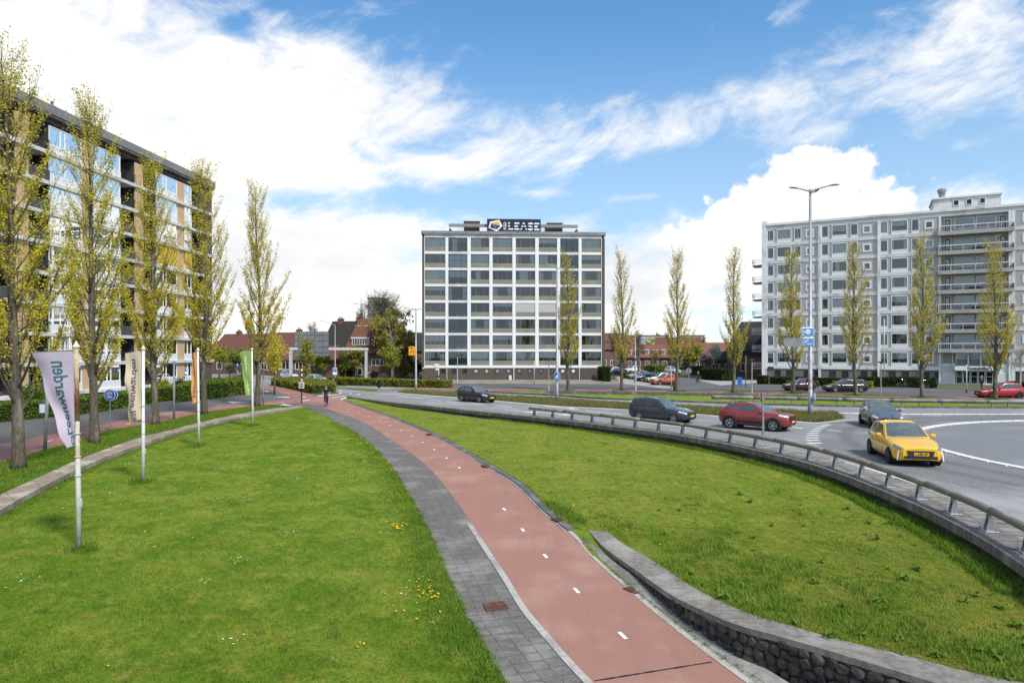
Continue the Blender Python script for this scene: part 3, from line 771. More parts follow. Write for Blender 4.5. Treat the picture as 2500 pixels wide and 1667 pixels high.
sheet('pavement', [(1500, 920), (1545, 919), (1556, 931), (1640, 944.5), (1645, 949.5), (1610, 947.5), (1560, 941), (1516, 937)], .042, M_pavelight)
sheet('pavement', [(1692, 926), (1740, 927), (1860, 929), (1870, 934), (1760, 941.5)], .042, M_pavelight)
sheet('street', [(520, 940), (560, 941), (640, 944), (661, 939), (700, 929), (760, 926), (795, 938), (860, 941), (820, 946), (830, 958), (845, 962), (960, 950), (900, 937), (800, 926), (700, 921), (560, 910), (480, 912), (460, 925)], .025, M_asph)

# ---------------------------------------------------------------- painted markings
def marks():
    b = MB()
    def quad(c, t, w, l, z):
        t = Vector((t.x, t.y, 0)).normalized(); n = Vector((t.y, -t.x, 0)) * w / 2; t = t * l / 2
        b.poly([Vector((p.x, p.y, z)) for p in (c - t - n, c - t + n, c + t + n, c + t - n)])
    # dashes down the cycle path
    pts = [(755, 463), (878, 503), (1003, 547), (1131, 597), (1260, 649), (1391, 706), (1524, 768), (1660, 839), (1803, 920), (1945, 1011), (2097, 1115), (2258, 1238)]
    px = [(680 + x / 5.113, 900 + y / 5.113) for x, y in pts] + [(1000 + x / 2.352, 1200 + y / 2.352) for x, y in [(543, 102), (650, 221), (780, 371), (958, 569), (1223, 827)]]
    cs = [Pz(*p, zpath) for p in px]
    for i, c in enumerate(cs):
        t = cs[min(i + 1, len(cs) - 1)] - cs[max(i - 1, 0)]
        tl = t.normalized(); n = Vector((tl.y, -tl.x, 0)).normalized() * .042; L2 = .15
        q = [c - tl * L2 - n, c - tl * L2 + n, c + tl * L2 + n, c + tl * L2 - n]
        b.poly([Vector((p.x, p.y, zpath(p.y) + .012)) for p in q])
    def line(pxs, w, z=.016):
        c = crv([P(*p) for p in pxs], 30) if len(pxs) > 2 else [P(*p) for p in pxs]
        l, r = offset(c, -w / 2), offset(c, w / 2); b.grid([[Vector((p.x, p.y, z)) for p in l], [Vector((p.x, p.y, z)) for p in r]])
    # roads
    line([(973, 959.3), (1118, 970.8), (1202, 978.2), (1356, 991.5), (1480, 997.5), (1699, 1011), (1762, 1017.5), (1937, 1028.8), (1990, 1033)], .30)
    line([(1990, 1034), (2040, 1028.5), (2098, 1023)], .15); line([(1140, 972.8), (880, 957.5), (820, 952)], .15)
    for (x, y, l) in [(985.4, 967.6, 2.2), (1020.5, 972, 2.2), (1060, 977, 2.4), (1106, 981.5, 2.4), (1164, 986, 2.4), (1229, 991.6, 2.4)]:
        quad(P(x, y), Vector((.63, -.79, 0)), .18, l, .016)
    line([(1290, 996), (1340, 1003), (1389, 1010)], .15); line([(1330, 992), (1400, 999)], .15); line([(1430, 1003), (1520, 1012)], .15)
    for (x, y) in [(1272, 1004), (1372, 995), (1352, 1010)]:
        c = P(x, y); t = Vector((.60, -.80, 0)); n = Vector((t.y, -t.x, 0))
        b.poly([Vector((p.x, p.y, .016)) for p in (c - t * 2.2 - n * .09, c - t * 2.2 + n * .09, c + t * .8 + n * .09, c + t * .8 - n * .09)])
        b.poly([Vector((p.x, p.y, .016)) for p in (c + t * .8 - n * .4, c + t * 2.3, c + t * .8 + n * .4)])
    for (x, y) in [(1560, 767), (1520, 785), (1470, 808), (1425, 833), (1400, 858), (1375, 885), (1368, 915), (1365, 948), (1370, 982), (1395, 1020)]:
        quad(P(1740 + x / 5.6, 900 + y / 5.6), Vector((1, .12, 0)), .30, .58 + .02 * (y - 760) / 30, .018)
    line([(2020, 1050), (2056, 1054)], .14)
    line([(1935, 1043), (1958, 1046)], .25); line([(1560, 1030), (1640, 1040), (1700, 1046)], .16)
    for x in (1425, 1540, 1665, 1760): quad(P(x, 978 + (x - 1425) * .036), Vector((.7, -.6, 0)), .14, 2.6, .016)
    c = [Vector((p.x, p.y, 0)) for p in offset(deck, -2.1) if p.y < 46]
    l, r = offset(c, -.08), offset(c, .08); b.grid([[Vector((p.x, p.y, .017)) for p in l], [Vector((p.x, p.y, .017)) for p in r]])
    # junction on the left
    A = lambda x, y: (520 + x / 6.533, 860 + y / 6.533)
    for q in [[(215, 785), (310, 810), (590, 800), (440, 790), (330, 783)], [(950, 712), (1200, 722), (1240, 715), (1180, 708)], [(1040, 845), (1130, 825), (1300, 850)], [(800, 618), (890, 628), (870, 615)], [(1400, 770), (1540, 752), (1545, 760), (1420, 778)], [(1400, 700), (1470, 708), (1480, 718), (1420, 712)], [(1650, 690), (2020, 668), (2080, 672), (1700, 700)], [(1880, 720), (2100, 692), (2110, 698), (1890, 727)], [(2150, 655), (2200, 650), (2220, 660), (2170, 664)], [(2220, 640), (2280, 637), (2290, 645), (2240, 650)], [(2290, 665), (2340, 662), (2350, 672), (2300, 675)]]:
        b.poly([P(*A(*p), .022) for p in q])
    for (x, y) in [(435, 868), (1105, 797), (100, 850)]: quad(P(*A(x, y)), Vector((.3, 1, 0)), .12, .6, .022)
    for (x, y) in [(190, 985), (252, 1047), (314, 1035), (120, 1077)]: quad(P(x, y), Vector((-.1, 1, 0)), .12, .6, .022)
    tag(b.build('road_markings', M_white), kind='structure')
marks()
# tar seam across the red path
def seam():
    b = MB(); a, c = P(1450.7, 1665, -.99), P(1737.7, 1606, -.86); n = 24; pts = [a.lerp(c, i / n) for i in range(n + 1)]
    for i in range(n):
        w = .014 + .012 * R.random(); p, q = pts[i], pts[i + 1]
        b.poly([Vector((v.x, v.y, zpath(v.y) + .006)) for v in (p + Vector((0, -w, 0)), q + Vector((0, -w, 0)), q + Vector((0, w, 0)), p + Vector((0, w, 0)))])
    b.build('seam', mat('tar', (.02, .02, .022), None, 8, .6), bike_path)
seam()

# ---------------------------------------------------------------- covers and grates
M_rust = mat('rusty_iron', (.16, .075, .04), (.09, .05, .035), 14, .75, .4, metal=.3, big=(.22, .11, .06), bigscale=3)
def grate(name, label, c, ang, w, l, nb, cat):
    o = thing(name, label, cat, (c.x, c.y, c.z), ang)
    f = MB()
    for (x0, x1, y0, y1) in ((-w, w, -l, -l + .03), (-w, w, l - .03, l), (-w, -w + .03, -l + .03, l - .03), (w - .03, w, -l + .03, l - .03)): f.box(x0, x1, y0, y1, -.02, .02)
    f.build('frame', M_rust, o)
    MB().box(-w + .03, w - .03, -l + .03, l - .03, -.03, -.012).build('pit', M_black, o)
    b0 = MB().box(-w + .03, w - .03, -.012, .012, -.012, .016).build('bar', M_rust, o); st = (2 * l - .06) / nb
    for i in range(nb):
        Mx = Matrix.Translation((0, -l + .03 + st * (i + .5), 0))
        if i == 0: b0.matrix_local = Mx
        else: place(b0, Mx, o)
    return o
c = Pz(1210, 1481, zpath); grate('manhole_cover', 'rusty square cover set in the grey footpath', Vector((c.x, c.y, c.z + .012)), .28, .24, .22, 9, 'manhole cover')
c = Pz(1547, 1437, lambda Y: zpath(Y) + .03); grate('drain_grate', 'rusty drain grate in the gutter by the stone wall', c + Vector((0, 0, -.022)), .62, .15, .2, 7, 'drain')
for (x, y, lb) in [(1361, 1268, 'small rusty gully cover in the dark kerb above the stone wall end'), (1185, 1137, 'small rusty gully cover halfway along the dark kerb of the red path'), (1047, 1060, 'small rusty gully cover far along the dark kerb of the red path')]:
    c = Pz(x, y, lambda Y: zpath(Y) + .05); grate('gully_cover', lb, c, .5, .12, .2, 3, 'drain')['group'] = 'gully covers in the dark kerb'
# ---------------------------------------------------------------- building materials
M_wpaint = mat('white_frame', (.74, .75, .755), (.68, .695, .70), 5, .6)
M_wpanel = mat('white_panel', (.74, .745, .74), (.67, .675, .67), 2.5, .65, big=(.46, .47, .46), bigscale=.4)
M_greyp = mat('grey_panel', (.64, .64, .63), (.58, .58, .575), 3, .6, big=(.45, .455, .45), bigscale=.35)
M_fascia = mat('grey_fascia', (.22, .235, .24), (.18, .19, .195), 2, .5, big=(.27, .28, .28), bigscale=.3)
M_beige = mat('beige_board', (.235, .228, .18), (.20, .195, .155), 6, .6, big=(.27, .255, .19), bigscale=.5)
M_bframe = mat('bronze_frame', (.26, .215, .14), (.21, .175, .12), 6, .55)
M_dframe = mat('dark_frame', (.045, .05, .055), (.03, .033, .036), 6, .5)
M_tan = brick_mat('tan_brick', (.66, .42, .215), (.56, .35, .18), (.52, .40, .28), .22, .065)
M_brownbrick = brick_mat('brown_brick', (.095, .072, .058), (.065, .05, .042), (.11, .095, .085), .22, .07)
M_greybrick = brick_mat('grey_stone_base', (.18, .165, .15), (.14, .13, .12), (.12, .115, .11), .6, .3, ms=.01)
M_tile = brick_mat('glazed_tile', (.47, .465, .465), (.42, .415, .42), (.25, .25, .255), .30, .145, rough=.35, ms=.022)
M_redbrick = brick_mat('red_brick', (.17, .065, .045), (.12, .05, .037), (.16, .12, .10), .22, .07)
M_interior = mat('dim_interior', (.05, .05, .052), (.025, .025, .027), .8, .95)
M_curtain = mat('curtain', (.80, .80, .78), (.60, .61, .60), 7, .9, stretch=(1, 1, .03))
M_blind = mat('grey_blind', (.44, .43, .43), (.42, .41, .41), 3, .8)
M_yellowblind = mat('yellow_blind', (.72, .46, .07), (.62, .38, .06), 3, .8)
M_object = mat('window_ornament', (.75, .75, .73), (.3, .35, .3), 1.5, .7)
G_win = glass_mat('window_glass', (.80, .86, .88), .085, .015, .03)
G_winL = glass_mat('window_glass_bright', (.75, .8, .82), .26, .012, .03, (1.0, .99, .97))
M_roof = mat('roof_felt', (.10, .10, .10), None, 2, .9)
M_rail = mat('dark_railing', (.03, .032, .035), None, 5, .5)
M_conc_b = mat('balcony_concrete', (.40, .395, .375), (.34, .335, .32), 3, .8, .1, big=(.30, .28, .25), bigscale=.6)

class Bld:
    """a building whose local x runs along its face, y into the building"""
    def __init__(s, name, label, o, d, cat='building'):
        s.r = thing(name, label, cat, o, math.atan2(d[1], d[0])); s.cache = {}
    def part(s, name, mb, m, parent=None, **k): return mb.build(name, m, parent or s.r, **k)
    def rep(s, key, name, maker, m, M, subs=()):
        """first time builds a piece, then copies it with shared mesh data"""
        if key not in s.cache:
            o = maker().build(name, m, s.r); ks = []
            for (nm, mk, mm) in subs: ks.append(mk().build(nm, mm, o))
            s.cache[key] = (o, ks); o.matrix_local = M; return o
        o, ks = s.cache[key]; c = place(o, M, s.r)
        for k in ks: q = k.copy(); COL.objects.link(q); q.parent = c
        return c
T = lambda x, y, z: Matrix.Translation((x, y, z))
def frame_mb(w, h, fw, d, vs=(), hs=(), y0=0):
    """window frame w x h standing at x 0..w, z 0..h, with mullions at vs and transoms at hs"""
    b = MB(); b.box(0, w, y0, y0 + d, 0, fw); b.box(0, w, y0, y0 + d, h - fw, h); b.box(0, fw, y0, y0 + d, fw, h - fw); b.box(w - fw, w, y0, y0 + d, fw, h - fw)
    for v in vs: b.box(v - fw * .4, v + fw * .4, y0 + .004, y0 + d - .004, fw, h - fw)
    for z in hs: b.box(fw, w - fw, y0 + .008, y0 + d - .008, z - fw * .35, z + fw * .35)
    return b
def pane_mb(x0, x1, z0, z1, y): return MB().poly([(x0, y, z0), (x1, y, z0), (x1, y, z1), (x0, y, z1)])
def curtains(bl, x, y, w, z, h, r):
    """curtains or things on the sill behind the glass"""
    k = r.random()
    if k < .12: segs = [(0, 1, 0)]
    elif k < .45: segs = [(0, .14 + .1 * r.random(), 0), (.86 - .1 * r.random(), 1, 0)]
    elif k < .6: segs = [(.3 * r.random(), .35 + .3 * r.random(), 0)]
    elif k < .72: segs = [(0, 1, .35 + .4 * r.random())]
    else: segs = []
    for (a, b, zz) in segs:
        n = 1 + int((b - a) * w / .12); m = MB(); rows = [[], []]
        for i in range(n + 1):
            u = x + w * (a + (b - a) * i / n); yy = y + .05 * (i % 2)
            rows[0].append((u, yy, z + h * zz)); rows[1].append((u, yy, z + h))
        m.grid(rows); bl.part('curtain', m, M_curtain)
    if r.random() < .55:
        m = MB()
        for _ in range(r.randint(1, 4)):
            u = x + w * r.uniform(.08, .9); s_ = r.uniform(.06, .13); hh = r.uniform(.12, .42)
            m.lathe((u, y - .06 + .12, z), [(0.001, 0), (s_, .01), (s_ * r.uniform(.5, 1), hh * .5), (s_ * r.uniform(.8, 1.5), hh), (.001, hh)], 6)
        o = bl.part('sill_ornament', m, M_object)

# ================================================================ middle block of flats
def middle_block():
    o = P(1030.5, 927.5); e = Vector((15.62, 115.1, 0)); d = e - Vector((o.x, o.y, 0)); Wd = d.length
    b = Bld('apartment_building', 'white and beige eight storey flats with a grid facade and a billboard on the roof', (o.x, o.y, 0), d, 'apartment building')
    r = random.Random(3); D = 13.0; px = 105.0; sc = Wd / (1625 - 105)
    X = lambda c: (c - px) * sc
    cells = [(127, 297), (321, 478), (506, 660), (687, 852), (879, 1042), (1071, 1225), (1251, 1405), (1430, 1595)]
    Z0, PITCH, CH = 2.42, 2.712, 2.30
    # end walls, back, roof, base
    for (x0, x1) in ((0, X(123)), (X(1600), Wd)): b.part('end_wall', MB().box(x0, x1, -.12, D, 1.98, 23.9), M_brownbrick)
    b.part('base_wall', MB().box(.05, Wd - .05, .0, D, -.3, 1.98), M_brownbrick)
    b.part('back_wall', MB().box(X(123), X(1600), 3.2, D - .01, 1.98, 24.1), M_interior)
    b.part('roof', MB().box(.1, Wd - .1, .1, D - .1, 24.05, 24.25), M_roof)
    b.part('roof_fascia', MB().box(-.15, Wd + .15, -.35, D + .2, 24.26, 24.78), M_fascia)
    b.part('top_band', MB().box(X(123), X(1600), -.06, .3, 23.72, 24.24), M_wpanel)
    # piers and floor bands
    edges = [X(123)] + [X(c) for ab in cells for c in ab] + [X(1600)]
    for i in range(0, len(edges), 2):
        b.part('pier', MB().box(edges[i], edges[i + 1], -.08, .6, 2.0, 23.72), M_wpaint)
    for ci, (c0, c1) in enumerate(cells):
        x0, x1 = X(c0), X(c1); w = x1 - x0; glazed = ci in (1, 6)
        for k in range(9):
            zb = Z0 + k * PITCH - (PITCH - CH)
            if k < 8:
                if k == 0: b.part('band', MB().box(x0, x1, -.05, .6, 2.0, Z0), M_wpaint)
                else: b.part('band', MB().box(x0, x1, -.05 if not glazed else .0, .6, zb, zb + PITCH - CH), M_wpaint if not glazed else M_greyp)
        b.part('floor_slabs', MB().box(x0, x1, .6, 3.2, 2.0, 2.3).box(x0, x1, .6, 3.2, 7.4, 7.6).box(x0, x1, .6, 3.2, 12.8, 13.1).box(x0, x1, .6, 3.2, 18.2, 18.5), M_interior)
        for k in range(8):
            z = Z0 + k * PITCH
            if glazed:
                vs = (w * .34, w * .67)
                f = b.rep(('g', ci), 'window', lambda: frame_mb(w, CH, .05, .08, vs, (CH * .53,)), M_dframe, T(x0, .10, z), subs=[('pane', (lambda i=i: pane_mb([.05, vs[0] + .02, vs[1] + .02][i], [vs[0] - .02, vs[1] - .02, w - .05][i], .05, CH - .05, .05)), G_win) for i in range(3)])
                if r.random() < .8: b.part('white_box', MB().box(x0 + w * .38, x0 + w * .62, .5, .7, z + .12, z + .32).box(x0 + w * .69, x0 + w * .93, .5, .7, z + .12, z + .32), M_object)
                if r.random() < .6: curtains(b, x0 + .1, .55, w - .2, z + .1, CH - .2, r)
            else:
                vs = (w * .26, w * .745) if ci % 3 != 2 else (w * .28, w * .72); hb = .72
                b.rep(('p', ci), 'parapet_board', lambda: MB().box(0, w, .02, .12, 0, hb * .5 - .008).box(0, w, .02, .12, hb * .5 + .008, hb), M_beige, T(x0, 0, z))
                h = CH - hb
                b.rep(('w', ci), 'window', lambda: frame_mb(w, h, .06, .09, vs), M_bframe, T(x0, .06, z + hb), subs=[('pane', (lambda i=i: pane_mb([.06, vs[0] + .03, vs[1] + .03][i], [vs[0] - .03, vs[1] - .03, w - .06][i], .06, h - .06, .045)), G_win) for i in range(3)])
                if k == 3 and ci in (4, 5): b.part('roller_blind', MB().box(x0 + .05, x1 - .05, .02, .05, z + hb + .04, z + CH), M_blind)
                else: curtains(b, x0 + .1, .32, w - .2, z + hb, h - .05, r)
    # base windows with vents, downpipes
    for i in range(13):
        x = X(262 + i * 90.4)
        b.rep('bw', 'base_window', lambda: frame_mb(.74, .74, .10, .10), M_dframe, T(x - .06, -.06, 1.12), subs=[('pane', lambda: pane_mb(.1, .64, .1, .64, .06), M_wpanel)])
    for c, w in ((309, .05), (863, .09), (1411, .07)):
        b.part('downpipe', MB().cyl((X(c), -.12, 0), (X(c), -.12, 1.98), w, 8), M_greyp)
    b.part('electric_box', MB().bbox(X(820), X(845), -.5, -.12, 0, .75, .03), M_greyp)
    for c in (112, 1600): b.part('bracket', MB().box(X(c) - .1, X(c) + .25, -.25, -.06, 1.88, 2.02), M_wpaint)
    # roof structure: long beam on slanted legs, two plant rooms
    zr = 24.78; H = lambda c: 24.1 + (243 - c) * .0201
    b.part('roof_beam', MB().box(X(322), X(1407), 1.2, 1.6, H(172) + .25, H(150) + .28), mat('beam_grey', (.25, .25, .24), (.20, .20, .19), 3, .7))
    for (c0, c1) in ((330, 372), (1402, 1360)):
        b.part('beam_leg', MB().prism([(X(c0) - .15, 1.35, zr), (X(c0) + .15, 1.35, zr), (X(c0) + .15, 1.35, H(172)), (X(c0) - .15, 1.35, H(172))], (0, .2, 0)), M_conc_dark)
        b.part('beam_brace', MB().tube([(X(c0), 1.5, H(175)), (X(c1), 4.5, zr)], .12, 6), M_conc_dark)
    for (c0, c1, top) in ((447, 580, 129), (1152, 1283, 137)):
        b.part('plant_room', MB().box(X(c0), X(c1), 2.0, 6.5, zr - .2, H(top) + .4), mat('brown_cladding', (.085, .075, .065), (.065, .058, .05), 6, .8, stretch=(1, 1, 8)))
        b.part('plant_room_cap', MB().box(X(c0) - .05, X(c1) + .05, 1.95, 6.55, H(top) + .402, H(top) + .5), M_conc_dark)
    # billboard on the roof
    s = thing('billboard', 'dark navy FGD LEASE billboard with a white pentagon emblem on the flat roof', 'billboard', b.r.matrix_local @ Vector((0, 0, 0)) if False else (o.x, o.y, 0), b.r.rotation_euler.z)
    xs0, xs1, zs0, zs1 = X(641), X(1091), H(218), H(98)
    M_navy = mat('navy_board', (.018, .028, .055), (.016, .025, .05), 4, .5)
    MB().bbox(xs0, xs1, .55, .85, zs0, zs1, .02).build('panel', M_navy, s)
    for u in (.1, .5, .9): MB().box(xs0 + (xs1 - xs0) * u - .06, xs0 + (xs1 - xs0) * u + .06, .7, 1.3, zr - .02, zs0 + .3).build('strut', M_steel, s)
    kx = (xs1 - xs0) / 1038; kz = (zs1 - zs0) / 268
    U = lambda x, y, dy=.545: (xs0 + (x - 690) * kx, dy, zs1 - (y - 74) * kz)
    M_sw = mat('sign_white', (.80, .80, .80), (.76, .76, .76), 4, .5)
    MB().prism([U(*p) for p in [(752, 128), (925, 93), (990, 205), (882, 310), (720, 242)]], (0, -.03, 0)).build('emblem_border', M_sw, s)
    for pts, c in (([(775, 150), (915, 122), (950, 205), (800, 165)], (.75, .42, .07)), ([(775, 152), (800, 168), (750, 235), (745, 228)], (.55, .03, .04)), ([(800, 170), (950, 208), (880, 275)], (.06, .07, .22)), ([(795, 172), (870, 272), (752, 240)], (.02, .025, .06))):
        MB().prism([U(p[0], p[1], .512) for p in pts], (0, -.015, 0)).build('emblem_facet', mat('emblem_%d' % int(c[0] * 1000), c, None, 4, .5), s)
    def bars(lst, nm='letter'):
        m = MB()
        for pts in lst: m.prism([U(*p) for p in pts], (0, -.04, 0))
        m.build(nm, M_sw, s)
    rc_ = lambda x0, x1, y0, y1: [(x0, y0), (x1, y0), (x1, y1), (x0, y1)]
    bars([rc_(1100, 1130, 138, 165), rc_(1100, 1130, 192, 220), rc_(1100, 1198, 250, 275)])
    bars([rc_(1218, 1312, 140, 167), rc_(1218, 1285, 194, 221), rc_(1218, 1312, 250, 276)])
    bars([[(1385, 140), (1412, 140), (1422, 168), (1373, 168)], [(1362, 196), (1392, 196), (1380, 224), (1350, 224)], [(1405, 196), (1434, 196), (1446, 224), (1416, 224)], [(1342, 250), (1370, 250), (1360, 276), (1330, 276)], [(1426, 250), (1450, 250), (1462, 276), (1436, 276)]])
    arcp = lambda a0, a1, cx, cy, rx, ry: [(cx + rx * math.cos(rad(a0 + (a1 - a0) * i / 10)), cy - ry * math.sin(rad(a0 + (a1 - a0) * i / 10))) for i in range(11)]
    bars([arcp(0, 180, 1532, 172, 53, 34), [(1478, 196), (1530, 196), (1580, 224), (1510, 224)], arcp(180, 360, 1525, 252, 53, 34)])
    bars([rc_(1602, 1698, 144, 172), rc_(1602, 1670, 198, 228), rc_(1602, 1700, 254, 282)])
    me = text_mesh('FGD', 1.0, .02, .012); xs = [v.co.x for v in me.vertices]; wx = max(xs) - min(xs)
    me.transform(Matrix.Translation(U(1040, 204, .53)) @ Matrix.Rotation(rad(90), 4, 'X') @ Matrix.Rotation(rad(90), 4, 'Z') @ Matrix.Scale(140 * kz / wx, 4))
    me.materials.append(M_sw); link('lettering', me, s)
middle_block()

# ================================================================ left block of flats
def left_block():
    o = Vector((-39.8, 90.5, 0)); d = Vector((-2.9, -32.8, 0)).normalized()
    b = Bld('apartment_building', 'tall flats of tan brick with white window bands and dark loggias behind the poplars', o, d, 'apartment building')
    # local x runs towards the camera, local y = away from the street?  turn so that +y goes into the block
    r = random.Random(5); D = -12.0; NF = 9; Z0, PT = .92, 2.75; LEN = 66
    S = -1                                   # the block lies on local -y; faces look to +y
    top = Z0 + NF * PT
    piers = [(6.55 + 8.04 * k, 8.0 + 8.04 * k) for k in range(8)]
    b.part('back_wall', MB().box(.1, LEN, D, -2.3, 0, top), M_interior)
    b.part('end_wall', MB().box(0, 2.6, D, .02, Z0 - .9, top), M_brownbrick)
    b.part('base_wall', MB().box(2.6, LEN, -1.4, -.9, -.2, Z0 - .35), M_brownbrick)
    b.part('roof_fascia', MB().box(-.12, LEN, D - .2, .45, top + .60, top + 1.42), mat('zinc_fascia', (.20, .20, .205), (.17, .17, .175), 2, .45, big=(.24, .24, .245), bigscale=.3))
    b.part('soffit', MB().box(.0, LEN, D, -.25, top, top + .30).box(.0, LEN, D, .38, top + .35, top + .598), M_conc_dark)
    for x, px in ((32.4, 0), (25.9, 1)):
        b.part('roof_vent', MB().lathe((x - 6, -1.2, top + 1.42), [(.16, 0), (.16, .5), (.35, .55), (.35, .65), (.14, .68), (.14, 1.1), (.02, 1.15)], 10), mat('blue_vent', (.03, .10, .20), None, 4, .5))
    for k in range(NF + 1):
        z = Z0 + PT * k
        if k < NF: b.part('floor_slab', MB().bbox(-.02 if k else 2.4, LEN, -2.3, .30, z - .34, z, .01), M_greyp if k else M_wpanel)
    for (x0, x1) in piers:
        for k in range(NF): 
            z = Z0 + PT * k
            b.rep('pier', 'pier', lambda: MB().box(0, 1.45, -1.6, .06, 0, PT - .342), M_tan, T(x0, 0, z))
    def window(x0, x1, z, k, idx, flip):
        w = x1 - x0; sh = .72; h = PT - .345 - sh
        vs = (w * .52, w * .66) if not flip else (w * .34, w * .48)
        if w < 2: vs = (w * .5,)
        b.rep(('sill', round(w, 2)), 'parapet_board', lambda: MB().box(0, w, -.10, .10, 0, sh - .004), M_wpaint, T(x0, 0, z))
        xs = [0.06] + [v for v in vs] + [w - .06]
        b.rep(('win', round(w, 2), flip), 'window', lambda: frame_mb(w, h, .065, .10, vs, ()), M_wpaint, T(x0, -.06, z + sh), subs=[('pane', (lambda i=i: pane_mb(xs[i] + .03, xs[i + 1] - .03, .06, h - .06, .05)), G_winL) for i in range(len(xs) - 1)])
        if k == 5 and idx in (0, 1): b.part('sun_screen', MB().box(x0 + .05, x1 - .05, .12, .15, z + .3, z + PT - .4), M_yellowblind)
        elif r.random() < .9: curtains(b, x0 + .1, -.4, w - .2, z + sh, h, r)
    def loggia(x0, x1, z, k, style):
        w = x1 - x0
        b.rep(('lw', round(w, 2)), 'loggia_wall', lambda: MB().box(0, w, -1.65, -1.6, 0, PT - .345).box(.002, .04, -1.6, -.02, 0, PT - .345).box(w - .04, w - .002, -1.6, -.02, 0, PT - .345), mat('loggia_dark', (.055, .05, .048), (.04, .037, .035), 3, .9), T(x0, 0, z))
        b.rep(('ld', round(w, 2)), 'door', lambda: frame_mb(.95, 2.15, .08, .06, (), (.9,)), M_wpaint, T(x0 + .3, -1.6, z), subs=[('pane', lambda: pane_mb(.08, .87, .08, 2.07, .03), G_win)])
        if style == 2:
            b.rep(('rl2', round(w, 2)), 'railing', lambda: MB().box(0, w, .10, .13, .12, 1.0), mat('loggia_screen', (.05, .052, .056), (.09, .09, .095), 2, .6, stretch=(8, 8, .1)), T(x0, 0, z))
        else:
            def mk():
                m = MB().box(0, w, .08, .13, .98, 1.03).box(0, w, .09, .12, .08, .11)
                n = int(w / .13)
                for i in range(n + 1): m.box(w * i / n - .009, w * i / n + .009, .095, .115, .11, .98)
                return m
            b.rep(('rl', round(w, 2)), 'railing', mk, M_rail, T(x0, 0, z))
        q = r.random()
        if q < .5: b.part('balcony_pot', MB().lathe((x0 + w * r.uniform(.3, .9), -.4, z), [(.001, 0), (.14, 0), (.19, .35), (.001, .36)], 8), mat('terracotta', (.32, .13, .07), None, 5, .8))
    for k in range(NF):
        z = Z0 + PT * k
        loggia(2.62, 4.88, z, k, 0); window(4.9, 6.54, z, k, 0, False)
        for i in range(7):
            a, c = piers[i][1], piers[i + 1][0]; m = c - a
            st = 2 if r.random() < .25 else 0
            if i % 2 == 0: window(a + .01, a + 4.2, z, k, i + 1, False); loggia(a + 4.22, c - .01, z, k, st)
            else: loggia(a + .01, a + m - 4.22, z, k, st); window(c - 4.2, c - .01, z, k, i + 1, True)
    for x in (41.9, 25.7): b.part('downpipe', MB().cyl((x, .16, 0), (x, .16, 10), .06, 8), M_wpaint)
    return b
left_block()

